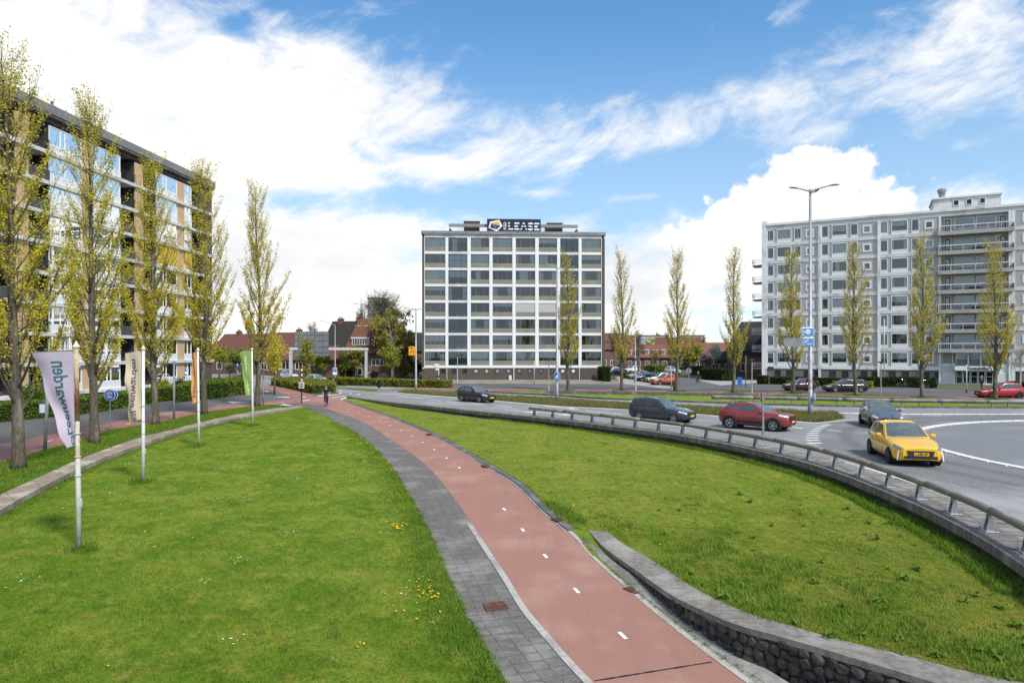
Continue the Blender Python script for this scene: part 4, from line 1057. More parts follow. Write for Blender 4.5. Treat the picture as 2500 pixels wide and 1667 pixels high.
# ================================================================ right block of flats
def right_block():
    o = Vector((41.0, 111.0, 0)); e = Vector((71.4, 95.2, 0)); d = (e - o).normalized()
    b = Bld('apartment_building', 'long grey tiled eight storey flats with white window frames behind the parked cars', o, d, 'apartment building')
    r = random.Random(8)
    def s_of(px):
        k = (px - CX) / F; return (o.y * k - o.x) / (d.x - k * d.y)
    LEN = 58; D = 12.0; Z0, PT = 1.98, 2.82; top = Z0 + 8 * PT
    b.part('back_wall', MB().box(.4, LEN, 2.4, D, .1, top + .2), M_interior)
    b.part('end_wall', MB().box(-.35, .4, -.1, D, -.2, top + 1.3), M_wpanel)
    b.part('roof', MB().box(.3, LEN, .0, D, top + .55, top + .8), M_roof)
    b.part('top_band', MB().box(.4, LEN, -.04, 2.4, top - .12, top + .52), M_greyp)
    b.part('roof_fascia', MB().box(.42, LEN + .1, -.22, .2, top + .525, top + .86), M_wpanel)
    bays = [(s_of(1872.5), True), (s_of(2004.8), True), (s_of(2148), True)]
    sL, sR = s_of(2291), s_of(2470); bw = 8.1
    ref = [s_of(x) - bays[1][0] for x in (2007, 2021.8, 2032.2, 2067, 2077.8, 2093.2, 2106.3, 2127.6, 2094.4, 2141.4)]
    bays.append((sR + .1, False)); bays.append((sR + .1 + 8.1, False)); bays.append((sR + 16.4, True))
    # stone base with cellar windows
    b.part('base_wall', MB().box(.4, sL, .05, 2.4, -.2, Z0 - .02), M_greybrick)
    b.part('base_wall', MB().box(sR, LEN, .05, 2.4, -.2, Z0 - .02), M_greybrick)
    def win(x0, x1, z0, z1, fw, hs=()):
        w, h = x1 - x0, z1 - z0
        b.rep(('w', round(w, 2), round(h, 2), bool(hs)), 'window', lambda: frame_mb(w, h, fw, .14, (), hs), M_wpaint, T(x0, -.05, z0), subs=[('pane', lambda: pane_mb(fw, w - fw, fw, h - fw, .08), G_win)])
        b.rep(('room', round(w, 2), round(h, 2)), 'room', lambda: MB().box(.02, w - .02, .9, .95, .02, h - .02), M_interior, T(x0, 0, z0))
        if r.random() < .75: curtains(b, x0 + fw, .28, w - 2 * fw, z0 + fw, h - 2 * fw, r)
    for (s0, fwd) in bays:
        f = (lambda q: s0 + q) if fwd else (lambda q: s0 + bw - q)
        def seg(a, c): 
            u, v = f(a), f(c); return (min(u, v), max(u, v))
        n0, n1, w0, w1, m0, m1, q0, q1, t0, t1 = ref
        b.part('bay_pier', MB().box(*seg(-.25, n0 - .08), -.09, .6, Z0, top - .12), M_wpanel)
        for k in range(8):
            z = Z0 + PT * k
            b.part('floor_band', MB().box(*seg(n0 - .08, bw - .25), -.06, .6, z, z + .52), M_greyp if k else M_wpanel)
            zl, zh = z + .52, z + PT
            for (a, c) in ((n0, n1), (m0, m1)):
                x0, x1 = seg(a - .08, c + .08)
                b.part('parapet_board', MB().box(x0, x1, -.03, .5, zl, z + .86), M_wpaint); win(x0, x1, z + .862, z + 2.62, .09)
            x0, x1 = seg(w0 - .1, w1 + .1)
            b.part('parapet_board', MB().box(x0, x1, -.035, .5, zl, z + .98), M_wpaint); win(x0, x1, z + .982, z + 2.66, .11)
            b.part('lintel', MB().box(*seg(n0 - .08, m1 + .08), .0, .5, z + 2.664, zh - .002), M_greyp)
            for (a, c) in ((n1 + .085, w0 - .105), (w1 + .105, m0 - .085)):
                b.part('tile_panel', MB().box(*seg(a, c), .02, .5, zl, z + 2.66), M_tile)
            xq0, xq1 = seg(q0, q1); xt0, xt1 = seg(m1 + .085, bw - .26)
            zq0, zq1 = z + 1.02, z + 2.28
            b.part('tile_panel', MB().box(xt0, xq0, .01, .5, zl, zh).box(xq1, xt1, .01, .5, zl, zh).box(xq0, xq1, .01, .5, zl, zq0).box(xq0, xq1, .01, .5, zq1, zh), M_tile)
            win(xq0, xq1, zq0, zq1, .22)
        for q in (1.25, 3.0, 5.6, 7.1):
            x = f(q); x0 = min(x, f(q + .9))
            b.rep('cw', 'base_window', lambda: frame_mb(.85, .95, .09, .08), M_dframe, T(x0, -.03, .78), subs=[('pane', lambda: pane_mb(.09, .76, .09, .86, .04), M_interior)])
        b.part('base_pier', MB().box(*seg(-.3, -.02), -.1, .04, -.1, Z0 - .03), M_wpanel)
    # balcony section
    W2 = sR - sL
    b.part('bay_pier', MB().box(sR - .02, sR + .40, -.085, 2.3, .0, top - .12), M_wpanel)
    b.part('recess_wall', MB().box(sL, sR, .9, 2.39, Z0, top - .12), M_tile)
    for x in (sL + .05, sR - .35): b.part('side_pier', MB().box(x, x + .3, -.08, .9, .0, top - .12), M_wpanel)
    for k in range(1, 8):
        z = Z0 + PT * k
        bal = MB().bbox(sL - .15, sR + .15, -1.25, .88, z - .22, z + .0, .02); b.part('balcony_slab', bal, M_conc_b)
        b.part('balcony_front', MB().bbox(sL - .18, sR + .18, -1.38, -1.252, z - .25, z + .28, .015), M_conc_b)
        b.part('handrail', MB().box(sL - .15, sR + .15, -1.36, -1.27, z + 1.02, z + 1.12), M_wpaint)
        m = MB(); n = 6
        for i in range(n + 1):
            x = sL - .1 + (W2 + .2) * i / n; m.box(x - .025, x + .025, -1.34, -1.29, z + .28, z + 1.02)
        b.part('railing', m, M_wpaint)
        m = MB()
        for i in range(60): x = sL + W2 * (i + .5) / 60; m.box(x - .01, x + .01, -1.325, -1.305, z + .28, z + 1.02)
        b.part('railing', m, M_rail)
        for x in (sL - .14, sR + .1): b.part('side_screen', MB().box(x, x + .05, -1.25, -.1, z + .05, z + 1.0), M_rail)
        for x0 in (sL + .35, sR - 1.75):
            b.part('door', frame_mb(.62, 2.2, .08, .06), M_dframe).matrix_local = T(x0 + .55, .82, z + .02)
            b.part('door_glass', pane_mb(x0 + .62, x0 + 1.1, z + .1, z + 2.1, .85), G_win)
            b.part('door_frame', frame_mb(1.35, 2.45, .09, .05, (.5,)), M_wpaint).matrix_local = T(x0, .85, z)
        for x0 in (sL + 2.05, sL + W2 * .5 + .3):
            w = 2.45; b.rep('bwin', 'window', lambda: frame_mb(w, 1.62, .10, .12), M_wpaint, T(x0, .80, z + .82), subs=[('pane', lambda: pane_mb(.1, w - .1, .1, 1.52, .07), G_win)])
            b.rep('broom', 'room', lambda: MB().box(.02, w - .02, .02, .03, .02, 1.6), M_interior, T(x0, .885, z + .82))
        if r.random() < .7: b.part('balcony_furniture', MB().bbox(sL + W2 * r.uniform(.3, .5), sL + W2 * r.uniform(.55, .7), -.6, .1, z + .3, z + .75, .05), M_dframe)
    # entrance
    b.part('entrance_wall', MB().box(sL + .35, sR - .35, .0, .9, -.1, .05).box(sL + .35, sL + 2.1, .2, .9, .05, 3.0).box(sR - 2.0, sR - .35, .2, .9, .05, 3.0), M_wpanel)
    b.part('canopy', MB().bbox(sL + 1.9, sR - 1.7, -1.3, .6, 2.02, 2.6, .02), M_wpaint)
    for x0 in (sL + .45, sR - 1.85):
        for q in range(6): b.rep('mb', 'mailbox', lambda: MB().bbox(0, 1.35, 0, .10, 0, .20, .02), M_wpaint, T(x0, .1, .35 + q * .225))
    x0, x1 = sL + 2.2, sR - 2.05; w = (x1 - x0)
    b.part('entrance_recess', MB().box(x0 - .1, x1 + .1, .86, .89, .05, 2.0), M_interior)
    for i in range(5):
        b.rep('edoor', 'door', lambda: frame_mb(w / 5 - .06, 1.92, .09, .06, (), (1.05,)), M_wpaint if i % 2 == 0 else M_dframe, T(x0 + w / 5 * i, .4 + .05 * (i % 2), .06), subs=[('pane', lambda: pane_mb(.09, w / 5 - .15, .09, 1.85, .03), G_win)])
    for i in range(3):
        b.rep('ewin', 'window', lambda: frame_mb(w / 3, 1.85, .07, .1), M_wpaint, T(x0 + w / 3 * i, .35, 2.65), subs=[('pane', lambda: pane_mb(.07, w / 3 - .07, .07, 1.78, .05), G_win)])
    for xx in (sL + .5, sR - 1.8): b.part('window', frame_mb(1.3, 2.1, .07, .1), M_wpaint).matrix_local = T(xx, .1, 2.5); 
    me = text_mesh('Fonteinflat', .62, .015, .012); me.transform(Matrix.Translation(((sL + sR) / 2 + .3, -1.33, 2.33)) @ Matrix.Rotation(rad(90), 4, 'X') @ Matrix.Shear('XZ', 4, (0.0, 0.0)))
    me.materials.append(M_dframe); link('lettering', me, b.r)
    # box on the roof
    p0, p1 = s_of(2281), s_of(2449); zt = top + .8
    b.part('roof_house', MB().box(p0, p1, 1.6, 8, zt - .1, zt + 1.9), M_wpanel)
    b.part('roof_house_cap', MB().box(p0 - .15, p1 + .15, 1.4, 8.2, zt + 1.902, zt + 2.15), M_wpaint)
    for px in (2330, 2362, 2395):
        x = s_of(px); b.rep('rwin', 'window', lambda: frame_mb(.75, .85, .09, .1), M_wpaint, T(x, 1.52, zt + .75), subs=[('pane', lambda: pane_mb(.09, .66, .09, .76, .05), M_interior)])
    b.part('roof_vent', MB().lathe((p0 + 1.2, 3.0, zt + 2.15), [(.42, 0), (.42, .7), (.55, .75), (.55, .85), (.4, .9), (.62, 1.15), (.62, 1.4), (.4, 1.55), (.02, 1.6)], 12), M_steel)
    for px in (1999, 2143): b.part('downpipe', MB().cyl((s_of(px), -.2, .1), (s_of(px), -.2, top), .06, 8), M_greyp)
    # balconies of the end wall
    for k in range(7):
        z = Z0 + PT * k - .1
        b.part('balcony_slab', MB().prism([(-.36, 1.0, z), (-2.0, 1.0, z), (-2.0, 1.0, z + .1), (-.36, 1.0, z + .25)], (0, 3.0, 0)), M_conc_b)
        m = MB()
        for zz in (.55, .8, 1.05): m.box(-2.02, -.36, .98, 1.04, z + zz - .06, z + zz); m.box(-2.04, -1.98, 1.041, 4.0, z + zz - .06, z + zz)
        m.box(-2.02, -1.97, 1.05, 1.1, z + .1, z + 1.0); m.box(-2.02, -1.97, 3.9, 3.95, z + .1, z + 1.0)
        b.part('railing', m, M_wpaint)
    b.part('street_sign', MB().box(.55, 1.45, -.115, -.095, Z0 + .02, Z0 + .3), M_dframe)
right_block()
# ---------------------------------------------------------------- plants
M_bark = mat('poplar_bark', (.135, .115, .085), (.065, .055, .04), 9, .95, .8, big=(.20, .185, .15), bigscale=1.5, stretch=(2, 2, .5))
M_bark2 = mat('grey_bark', (.17, .145, .115), (.11, .092, .075), 9, .95, .7, stretch=(2, 2, .5))
M_birch = mat('birch_bark', (.50, .49, .46), (.10, .09, .08), 6, .9, .3, stretch=(1, 1, 3), contrast=(.55, .7))
def leaf(name, a, b, c, tr=.35):
    return mat(name, a, b, .9, .75, 0, translucent=tr, big=c, bigscale=3.0, spec=.15)
L_pop = leaf('poplar_leaf', (.68, .59, .07), (.56, .51, .055), (.76, .63, .08), .48)
L_popfar = leaf('poplar_leaf_far', (.64, .54, .09), (.53, .46, .07), (.72, .59, .09), .48)
L_green = leaf('spring_leaf', (.21, .25, .04), (.15, .20, .03), (.27, .28, .045))
L_lime = leaf('lime_leaf', (.33, .34, .05), (.25, .28, .04), (.40, .37, .055))
L_birch = leaf('birch_leaf', (.36, .33, .075), (.28, .26, .06), (.42, .36, .085))
L_hedge = leaf('hedge_leaf', (.12, .19, .018), (.08, .14, .013), (.17, .24, .027), .25)
L_hedgey = leaf('hedge_leaf_light', (.20, .22, .03), (.14, .165, .024), (.25, .25, .04), .25)
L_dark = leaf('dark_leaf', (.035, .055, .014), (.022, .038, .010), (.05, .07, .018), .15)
L_wine = leaf('wine_leaf', (.055, .02, .022), (.035, .014, .015), (.07, .03, .03), .15)
L_white = leaf('white_blossom', (.62, .60, .56), (.50, .50, .44), (.30, .33, .22), .3)
L_pink = leaf('pink_blossom', (.55, .25, .32), (.42, .18, .25), (.5, .35, .38), .3)
L_yellow = leaf('yellow_leaf', (.34, .32, .03), (.27, .27, .025), (.22, .24, .03), .3)

def leaves_mb(pts, size, r, spread, per):
    """small folded leaf quads round given points"""
    mb = MB(); V = mb.v; Fc = mb.f
    for p in pts:
        for _ in range(per):
            s = size * r.uniform(.6, 1.3)
            q = (p[0] + r.gauss(0, spread), p[1] + r.gauss(0, spread), p[2] + r.gauss(0, spread))
            a = r.uniform(0, 6.283); b = r.uniform(-1.2, 1.2)
            ux, uy, uz = math.cos(a) * s * .5, math.sin(a) * s * .5, 0.0
            vx, vy, vz = -math.sin(a) * math.sin(b) * s * .5, math.cos(a) * math.sin(b) * s * .5, math.cos(b) * s * .5
            k = len(V)
            V += [(q[0] - vx, q[1] - vy, q[2] - vz), (q[0] + ux, q[1] + uy, q[2] + uz), (q[0] + vx, q[1] + vy, q[2] + vz), (q[0] - ux, q[1] - uy, q[2] - uz)]
            Fc.append((k, k + 1, k + 2, k + 3))
    mb.mi = [0] * len(Fc); return mb

def poplar_meshes(seed, H, rw, tr, nleaf, lsize, low=.17, lean=(0, 0), side=0.0, nl=46, dense_low=1.0, tops=2):
    """columnar poplar: trunk with steep limbs, and a loose crown of small leaves"""
    r = random.Random(seed); mb = MB(); pts = []
    def prof(t):                      # crown radius against relative height
        if t < low: return .05
        u = (t - low) / (1 - low)
        return rw * (min(1, u / .22) ** .6) * max(.03, (1 - u) ** .72) * (1.0 + .12 * math.sin(9 * u + seed))
    path, rs = [], []
    for i in range(15):
        t = i / 14
        path.append(Vector((lean[0] * t * t * H + .10 * math.sin(t * 7 + seed), lean[1] * t * t * H + .10 * math.cos(t * 6 + seed * 2), t * H * .97)))
        rs.append(tr * .92 * (1 - t) ** .95 * (1.35 if i == 0 else 1.0) + .012)
    path.insert(1, path[0] + Vector((0, 0, H * .02))); rs.insert(1, tr * 1.08)
    mb.tube(path, rs, 9)
    def at(z):
        for i in range(len(path) - 1):
            if path[i + 1].z >= z: return path[i].lerp(path[i + 1], (z - path[i].z) / max(1e-5, path[i + 1].z - path[i].z)), rs[i]
        return path[-1], rs[-1]
    for i in range(nl):
        t0 = low * .8 + (.90 - low * .8) * ((i + r.random()) / nl) ** 1.1
        a = i * 2.399 + r.uniform(-.5, .5); p0, pr = at(t0 * H)
        grow = H * r.uniform(.14, .27) * (1.15 - .75 * t0); t1 = min(.985, t0 + grow / H)
        rr = prof(min(.97, t0 + .6 * grow / H)) * r.uniform(.65, 1.1) * (1 + side * math.cos(a))
        out = Vector((math.cos(a), math.sin(a), 0)) * rr
        c0 = p0; c1 = p0 + out * .55 + Vector((0, 0, grow * .30)); c2 = at(t1 * H)[0] * .35 + (p0 + Vector((0, 0, grow))) * .65 + out * 1.0; c2.z = t1 * H
        br = [c0 * (1 - u) ** 2 + c1 * 2 * u * (1 - u) + c2 * u * u for u in (0, .2, .4, .6, .8, 1)]
        w = max(.012, pr * r.uniform(.28, .45)); mb.tube(br, [w, w * .8, w * .62, w * .45, w * .3, .006], 5, cap=False)
        for j in range(9):
            u = r.uniform(.25, 1); q = c0 * (1 - u) ** 2 + c1 * 2 * u * (1 - u) + c2 * u * u
            a2 = a + r.uniform(-1.4, 1.4); ln = r.uniform(.25, .95) * (.5 + .5 * rw)
            e = q + Vector((math.cos(a2) * ln * .42, math.sin(a2) * ln * .42, ln * .95)); mid = q.lerp(e, .5) + Vector((math.cos(a2), math.sin(a2), 0)) * ln * .12
            mb.tube([q, mid, e], [.011, .007, .003], 3, cap=False)
            for u2 in (.3, .55, .8, 1.0): pts.append((q.lerp(e, u2), t0 + grow / H * u))
    top = at(.97 * H)[0]
    for j in range(tops * 4): pts.append((top + Vector((r.uniform(-.15, .15), r.uniform(-.15, .15), r.uniform(-.8, .35))), .95))
    pk = []
    per = max(1, int(nleaf / max(1, len(pts))))
    for (p, t) in pts:
        w = 1.5 if t < .5 else .85 if t < .75 else .55
        k = per * w
        for _ in range(int(k) + (r.random() < k - int(k))): pk.append(p)
    return mb, leaves_mb(pk, lsize, r, .085, 1)
def poplar(loc, label, group, seed, H, rw, tr, nleaf, lsize, lm, **kw):
    o = thing('poplar_tree', label, 'tree', loc, 0, group)
    a, b = poplar_meshes(seed, H, rw, tr, nleaf, lsize, **kw)
    a.build('trunk', M_bark, o, smooth=True); b.build('crown', lm, o); return o
gL = 'poplars along the left cycle track'
poplar(P(42, 1146), 'tall poplar at the picture edge behind the lilac banner, biggest of its row', gL, 1, 16.6, 2.5, .235, 25000, .072, L_pop, low=.16, lean=(-.045, 0), nl=58, side=.25)
poplar(P(228, 1083), 'poplar between the lilac banner and the round blue cycle sign', gL, 2, 17.6, 2.3, .225, 23000, .075, L_pop, low=.17, lean=(-.02, 0), nl=56, side=.3)
poplar(P(378, 1038), 'poplar just right of the cream banner', gL, 3, 16.9, 2.25, .22, 21000, .08, L_pop, low=.17, lean=(-.022, 0), nl=54, side=.2)
poplar(P(502, 1012), 'poplar beside the orange banner in front of the tan flats corner', gL, 4, 18.7, 2.35, .225, 20000, .085, L_pop, low=.17, lean=(-.01, 0), nl=56)
poplar(P(632, 992), 'last poplar of the left row, standing clear against the sky by the green banner', gL, 5, 18.7, 2.15, .23, 18000, .09, L_pop, low=.17, lean=(-.01, 0), nl=54, side=.2)
gR = 'poplars along the far red cycle path'
far_pops = [(1388, 955, 622, 'poplar in front of the white grid flats near the twin lamp', 41, 2.0), (1519.5, 954, 617, 'slim poplar just right of the white grid flats', 42, 1.75), (1653, 956, 617, 'poplar standing before the row of small red roofed houses', 43, 2.0), (1791, 960, 611, 'poplar left of the grey flats by the blue board', 44, 1.75), (1934.6, 961.6, 612, 'poplar in front of the small dark car beside the tall lamp mast', 45, 2.0), (2087, 966, 597, 'poplar in front of the black estate car at the grey flats', 46, 2.05), (2253, 971.4, 583, 'poplar left of the entrance of the grey flats', 47, 2.15), (2430.8, 976.5, 600, 'poplar in front of the red hatchback at the right edge', 48, 2.1)]
for (x, y, ty, lb, sd, rw) in far_pops:
    b0 = P(x, y); H = (HY - ty) * b0.y / F + CAMZ
    poplar(b0, lb, gR, sd, H + .2, rw, .21, 10500 if rw > 1.9 else 8600, .10, L_popfar, low=.17, lean=(R.uniform(-.02, .01), 0), nl=50, side=R.uniform(-.1, .25))

def broad_meshes(seed, H, rx, rz, zc, nleaf, lsize, tr, bare=False, nb=26, twig=5, spread=.22, hang=0.0, tk=1.0):
    r = random.Random(seed); mb = MB(); pts = []
    fork = max(.2, zc - rz * .75)
    mb.tube([(0, 0, -.05), (.02, .01, fork * .5), (.05, -.02, fork), (.03, .02, zc + rz * .4)], [tr * 1.25, tr, tr * .8, tr * .25], 8)
    for i in range(nb):
        while True:
            d = Vector((r.uniform(-1, 1), r.uniform(-1, 1), r.uniform(-1, 1)))
            if .25 < d.length < 1: break
        e = Vector((d.x * rx, d.y * rx, zc + d.z * rz)) * 1.0
        z0 = min(e.z, fork + r.uniform(0, max(.1, (zc - fork)) * 1.0)); s = Vector((0.03, 0, z0))
        m = s.lerp(e, .5) + Vector((0, 0, abs(e.z - z0) * .15 + .1))
        w = tr * r.uniform(.25, .45); mb.tube([s, m, e], [w, w * .6, w * .15 + .004], 5, cap=False)
        for j in range(twig):
            u = r.uniform(.4, 1); q = s * (1 - u) ** 2 + m * 2 * u * (1 - u) + e * u * u
            t = q + Vector((r.gauss(0, .28) * rx * .6, r.gauss(0, .28) * rx * .6, r.gauss(.1, .22) * rz * .6 - hang * r.random()))
            mb.tube([q, q.lerp(t, .5) + Vector((0, 0, .06)), t], [.014 * tk, .009 * tk, .005 * tk], 3, cap=False)
            if bare:
                for _ in range(4):
                    t2 = t + Vector((r.gauss(0, .16) * rx, r.gauss(0, .16) * rx, r.gauss(.12, .12) * rz)); mb.tube([q.lerp(t, r.uniform(.3, 1)), t2], [.010 * tk, .006 * tk], 3, cap=False)
            for u2 in (.4, .7, 1): pts.append(q.lerp(t, u2))
    per = nleaf / max(1, len(pts)); pk = []
    for p in pts:
        for _ in range(int(per) + (r.random() < per - int(per))): pk.append(p)
    return mb, leaves_mb(pk, lsize, r, spread, 1)
def broad(px, py, z, top, w, label, seed, lm, nleaf=1500, lsize=.2, tr=.09, cb=None, Y=None, name='tree', cat='tree', group=None, bark=None, **kw):
    """broad tree with foot at (px,py), top at pixel row top, crown w pixels wide, crown bottom at row cb"""
    b0 = P(px, py) if Y is None else Vector(((px - CX) / F * Y, Y, 0))
    k = b0.y / F; zt = CAMZ + (HY - top) * k; zb = CAMZ + (HY - (cb if cb else top + (py - top) * .7)) * k; zb = max(.15, zb)
    o = thing(name, label, cat, b0, 0, group)
    a, b = broad_meshes(seed, zt, w * k / 2, (zt - zb) / 2, (zt + zb) / 2, nleaf, lsize, tr, tk=max(1.0, b0.y / (75 if kw.get('bare') else 55)), **kw)
    a.build('trunk', bark or M_bark2, o, smooth=True)
    if nleaf: b.build('crown', lm, o)
    return o
# left of the white flats
broad(745, 933, 0, 820, 60, 'young spring tree in front of the gantry sign and the white car', 61, L_lime, 1900, .22, .09, cb=920)
broad(843, 925, 0, 850, 42, 'small round tree between the gantry legs', 62, L_green, 1500, .20, .08, cb=905)
broad(955, 928, 0, 832, 56, 'bright round tree right of the gantry leg', 63, L_lime, 1800, .22, .09, cb=905)
broad(670, 964, 0, 815, 66, 'small tree with loose yellow twigs at the cycle junction', 64, L_pop, 2200, .17, .09, cb=905, nb=34)
broad(958, 920, 0, 742, 132, 'big drooping birch with white limbs beside the white flats', 65, L_birch, 10500, .30, .22, cb=880, Y=121, bark=M_birch, nb=46, twig=7, hang=1.3, name='birch_tree')
broad(935, 915, 0, 707, 110, 'large bare tree rising behind the red roofed house', 66, L_birch, 900, .22, .28, cb=815, Y=150, bare=True, nb=80, twig=9, name='bare_tree')
broad(880, 915, 0, 735, 50, 'small bare tree in front of the distant grey tower', 67, L_birch, 0, .18, .12, cb=800, Y=148, bare=True, nb=22, name='bare_tree')
broad(764, 915, 0, 785, 38, 'pale thin bare tree above the gantry sign', 68, L_birch, 200, .16, .12, cb=850, Y=170, bare=True, nb=20, name='bare_tree')
broad(880, 914, 0, 878, 42, 'white blossoming shrub left of the gantry leg', 69, L_white, 1500, .19, .06, cb=912, Y=124, name='blossom_shrub', cat='shrub')
broad(915, 914, 0, 876, 36, 'white blossoming shrub right of the gantry leg', 70, L_white, 1300, .19, .06, cb=912, Y=126, name='blossom_shrub', cat='shrub')
broad(912, 926, 0, 906, 24, 'low wine red bush behind the long hedge', 71, L_wine, 900, .18, .04, cb=926, Y=115, name='bush', cat='shrub')
broad(935, 926, 0, 914, 18, 'low pale bush beside the wine red one', 72, L_white, 400, .16, .03, cb=926, Y=116, name='bush', cat='shrub')
for i, (x, w, t, lm, lb) in enumerate([(800, 44, 890, L_yellow, 'yellow green garden bush behind the cycle sign'), (845, 50, 896, L_dark, 'dark evergreen garden bush by the parking sign lamp'), (985, 60, 880, L_green, 'green garden bush at the foot of the birch'), (1016, 40, 872, L_dark, 'dark garden bush against the corner of the white flats'), (930, 50, 890, L_green, 'mid green garden bush between birch and magnolia')]):
    broad(x, 928, 0, t, w, lb, 80 + i, lm, 1300, .26, .06, cb=928, Y=120 + 1.5 * i, name='bush', cat='shrub')
for i, (x, t, w, Y, lm, lb) in enumerate([(560, 828, 90, 150, L_lime, 'spring tree behind the corner of the tan flats'), (596, 850, 60, 135, L_birch, 'brownish street tree beyond the green banner'), (535, 842, 60, 120, L_lime, 'small spring tree at the end of the tan flats'), (690, 838, 60, 160, L_green, 'green tree left of the gantry sign far down the street'), (1010, 800, 50, 170, L_birch, 'far tree peeping past the left edge of the white flats'), (625, 835, 70, 175, L_birch, 'bare looking tree far behind the last poplar')]):
    broad(x, 900, 0, t, w, lb, 90 + i, lm, 1600, .30, .14, cb=t + (900 - t) * .75, Y=Y)
for i, (x, lb) in enumerate([(600, 'pollard tree on the low hedge behind the green banner'), (560, 'pollard tree left of the green banner behind the hedge')]):
    broad(x, 940, 0, 888, 40, lb, 100 + i, L_birch, 60, .15, .10, cb=912, Y=96, bare=True, nb=40, name='pollard_tree', group='pollard trees')
for i, (x, t, w, Y, lm, lb) in enumerate([(728, 842, 66, 128, L_green, 'full green tree behind the left leg of the gantry'), (868, 838, 54, 119, L_birch, 'brown green tree before the red roofed villa'), (990, 812, 70, 128, L_birch, 'leafing tree between the birch and the white flats'), (655, 842, 60, 145, L_lime, 'fresh green tree right behind the last poplar'), (785, 862, 44, 116, L_green, 'low green garden tree left of the curved lamp'), (700, 852, 60, 132, L_lime, 'light green tree beside the left gantry leg'), (812, 858, 54, 121, L_lime, 'light green tree in front of the thatched house'), (578, 846, 80, 128, L_green, 'full green tree left of the green banner')]):
    broad(x, 915, 0, t, w, lb, 150 + i, lm, 3000, .30, .14, cb=t + (915 - t) * .8, Y=Y)
# right of the white flats
broad(1692, 915, 0, 828, 46, 'bright green tree between the poplars in the side street', 110, L_lime, 1900, .30, .14, cb=893, Y=150)
broad(1745, 912, 0, 838, 40, 'white blossoming tree in the corner garden', 111, L_white, 1300, .24, .10, cb=890, Y=132, name='blossom_tree')
broad(1722, 912, 0, 853, 30, 'pink blossoming tree beside the white one', 112, L_pink, 900, .24, .08, cb=890, Y=138, name='blossom_tree')
broad(1559, 918, 0, 806, 52, 'bare street tree by the parked cars', 113, L_birch, 120, .18, .20, cb=870, Y=130, bare=True, nb=26, name='bare_tree')
broad(1500, 918, 0, 800, 46, 'bare street tree close to the right corner of the white flats', 114, L_birch, 200, .18, .16, cb=870, Y=150, bare=True, nb=26, name='bare_tree')
broad(1600, 915, 0, 842, 30, 'reddish thin tree behind the orange car', 115, L_birch, 350, .20, .08, cb=895, Y=128)
for i, (x, t, w, Y, lm, lb) in enumerate([(1650, 838, 44, 210, L_lime, 'far spring tree above the red terrace'), (1718, 818, 30, 260, L_birch, 'far tree top beside the black roofed house'), (1530, 850, 50, 230, L_birch, 'far brown tree left of the terrace'), (1672, 850, 60, 180, L_green, 'green tree behind the bright one in the side street'), (1760, 850, 40, 190, L_birch, 'brown tree behind the white blossom')]):
    broad(x, 890, 0, t, w, lb, 120 + i, lm, 1500, .36, .16, cb=t + (890 - t) * .8, Y=Y)
broad(2491, 958, 0, 830, 80, 'thin white barked birch beside the red hatchback', 130, L_birch, 250, .14, .09, cb=905, bare=True, nb=20, bark=M_birch, name='birch_tree')

def hedge(label, base, h, lm, n, lsize=.10, core=None, group=None, name='hedge'):
    """clipped hedge on a footprint (world points, going round): uneven leafy skin over a dark core"""
    r = random.Random(len(label) * 7 + int(h * 100)); o = thing(name, label, 'hedge', (0, 0, 0), 0, group)
    base = [Vector((p.x, p.y, 0)) for p in base]
    if sum((a.x * b.y - b.x * a.y) for a, b in zip(base, base[1:] + base[:1])) < 0: base.reverse()
    c = sum(base, Vector()) / len(base); ins = [p + (c - p).normalized() * .10 for p in base]
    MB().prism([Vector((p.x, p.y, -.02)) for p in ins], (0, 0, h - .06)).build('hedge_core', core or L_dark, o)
    pts = []; per = sum((base[(i + 1) % len(base)] - base[i]).length for i in range(len(base)))
    tri = tessellate_polygon([base]); ar = [((base[t[1]] - base[t[0]]).cross(base[t[2]] - base[t[0]])).length / 2 for t in tri]; A = sum(ar)
    ns = int(n * per * h / (per * h + A)); 
    for _ in range(ns):
        d = r.uniform(0, per); i = 0
        while d > (base[(i + 1) % len(base)] - base[i]).length: d -= (base[(i + 1) % len(base)] - base[i]).length; i = (i + 1) % len(base)
        e = base[(i + 1) % len(base)] - base[i]; p = base[i] + e.normalized() * d; nn = Vector((e.y, -e.x, 0)).normalized()
        z = r.uniform(.02, h); p = p + nn * (.05 * math.sin(p.x * 2.1 + z * 3) + r.uniform(-.08, .06)); pts.append(Vector((p.x, p.y, z)))
    for _ in range(n - ns):
        t = r.choices(tri, ar)[0]; u, v = r.random(), r.random()
        if u + v > 1: u, v = 1 - u, 1 - v
        p = base[t[0]] * (1 - u - v) + base[t[1]] * u + base[t[2]] * v
        pts.append(Vector((p.x, p.y, h + .04 * math.sin(p.x * 1.7 + p.y) + r.uniform(-.08, .05))))
    leaves_mb(pts, lsize, r, .02, 1).build('foliage', lm, o); return o
def strip_base(front, depth):
    """footprint from a front line of pixels and a depth pushed away from the camera"""
    f = [P(*p) for p in front]; bk = []
    for i, p in enumerate(f):
        t = f[min(i + 1, len(f) - 1)] - f[max(i - 1, 0)]; n = Vector((-t.y, t.x, 0)).normalized()
        if n.y < 0 and abs(n.y) > abs(n.x): n = -n
        if abs(n.x) >= abs(n.y) and (n.x > 0) == (p.x < 0) : n = -n
        bk.append(p + n * depth)
    return f + bk[::-1]
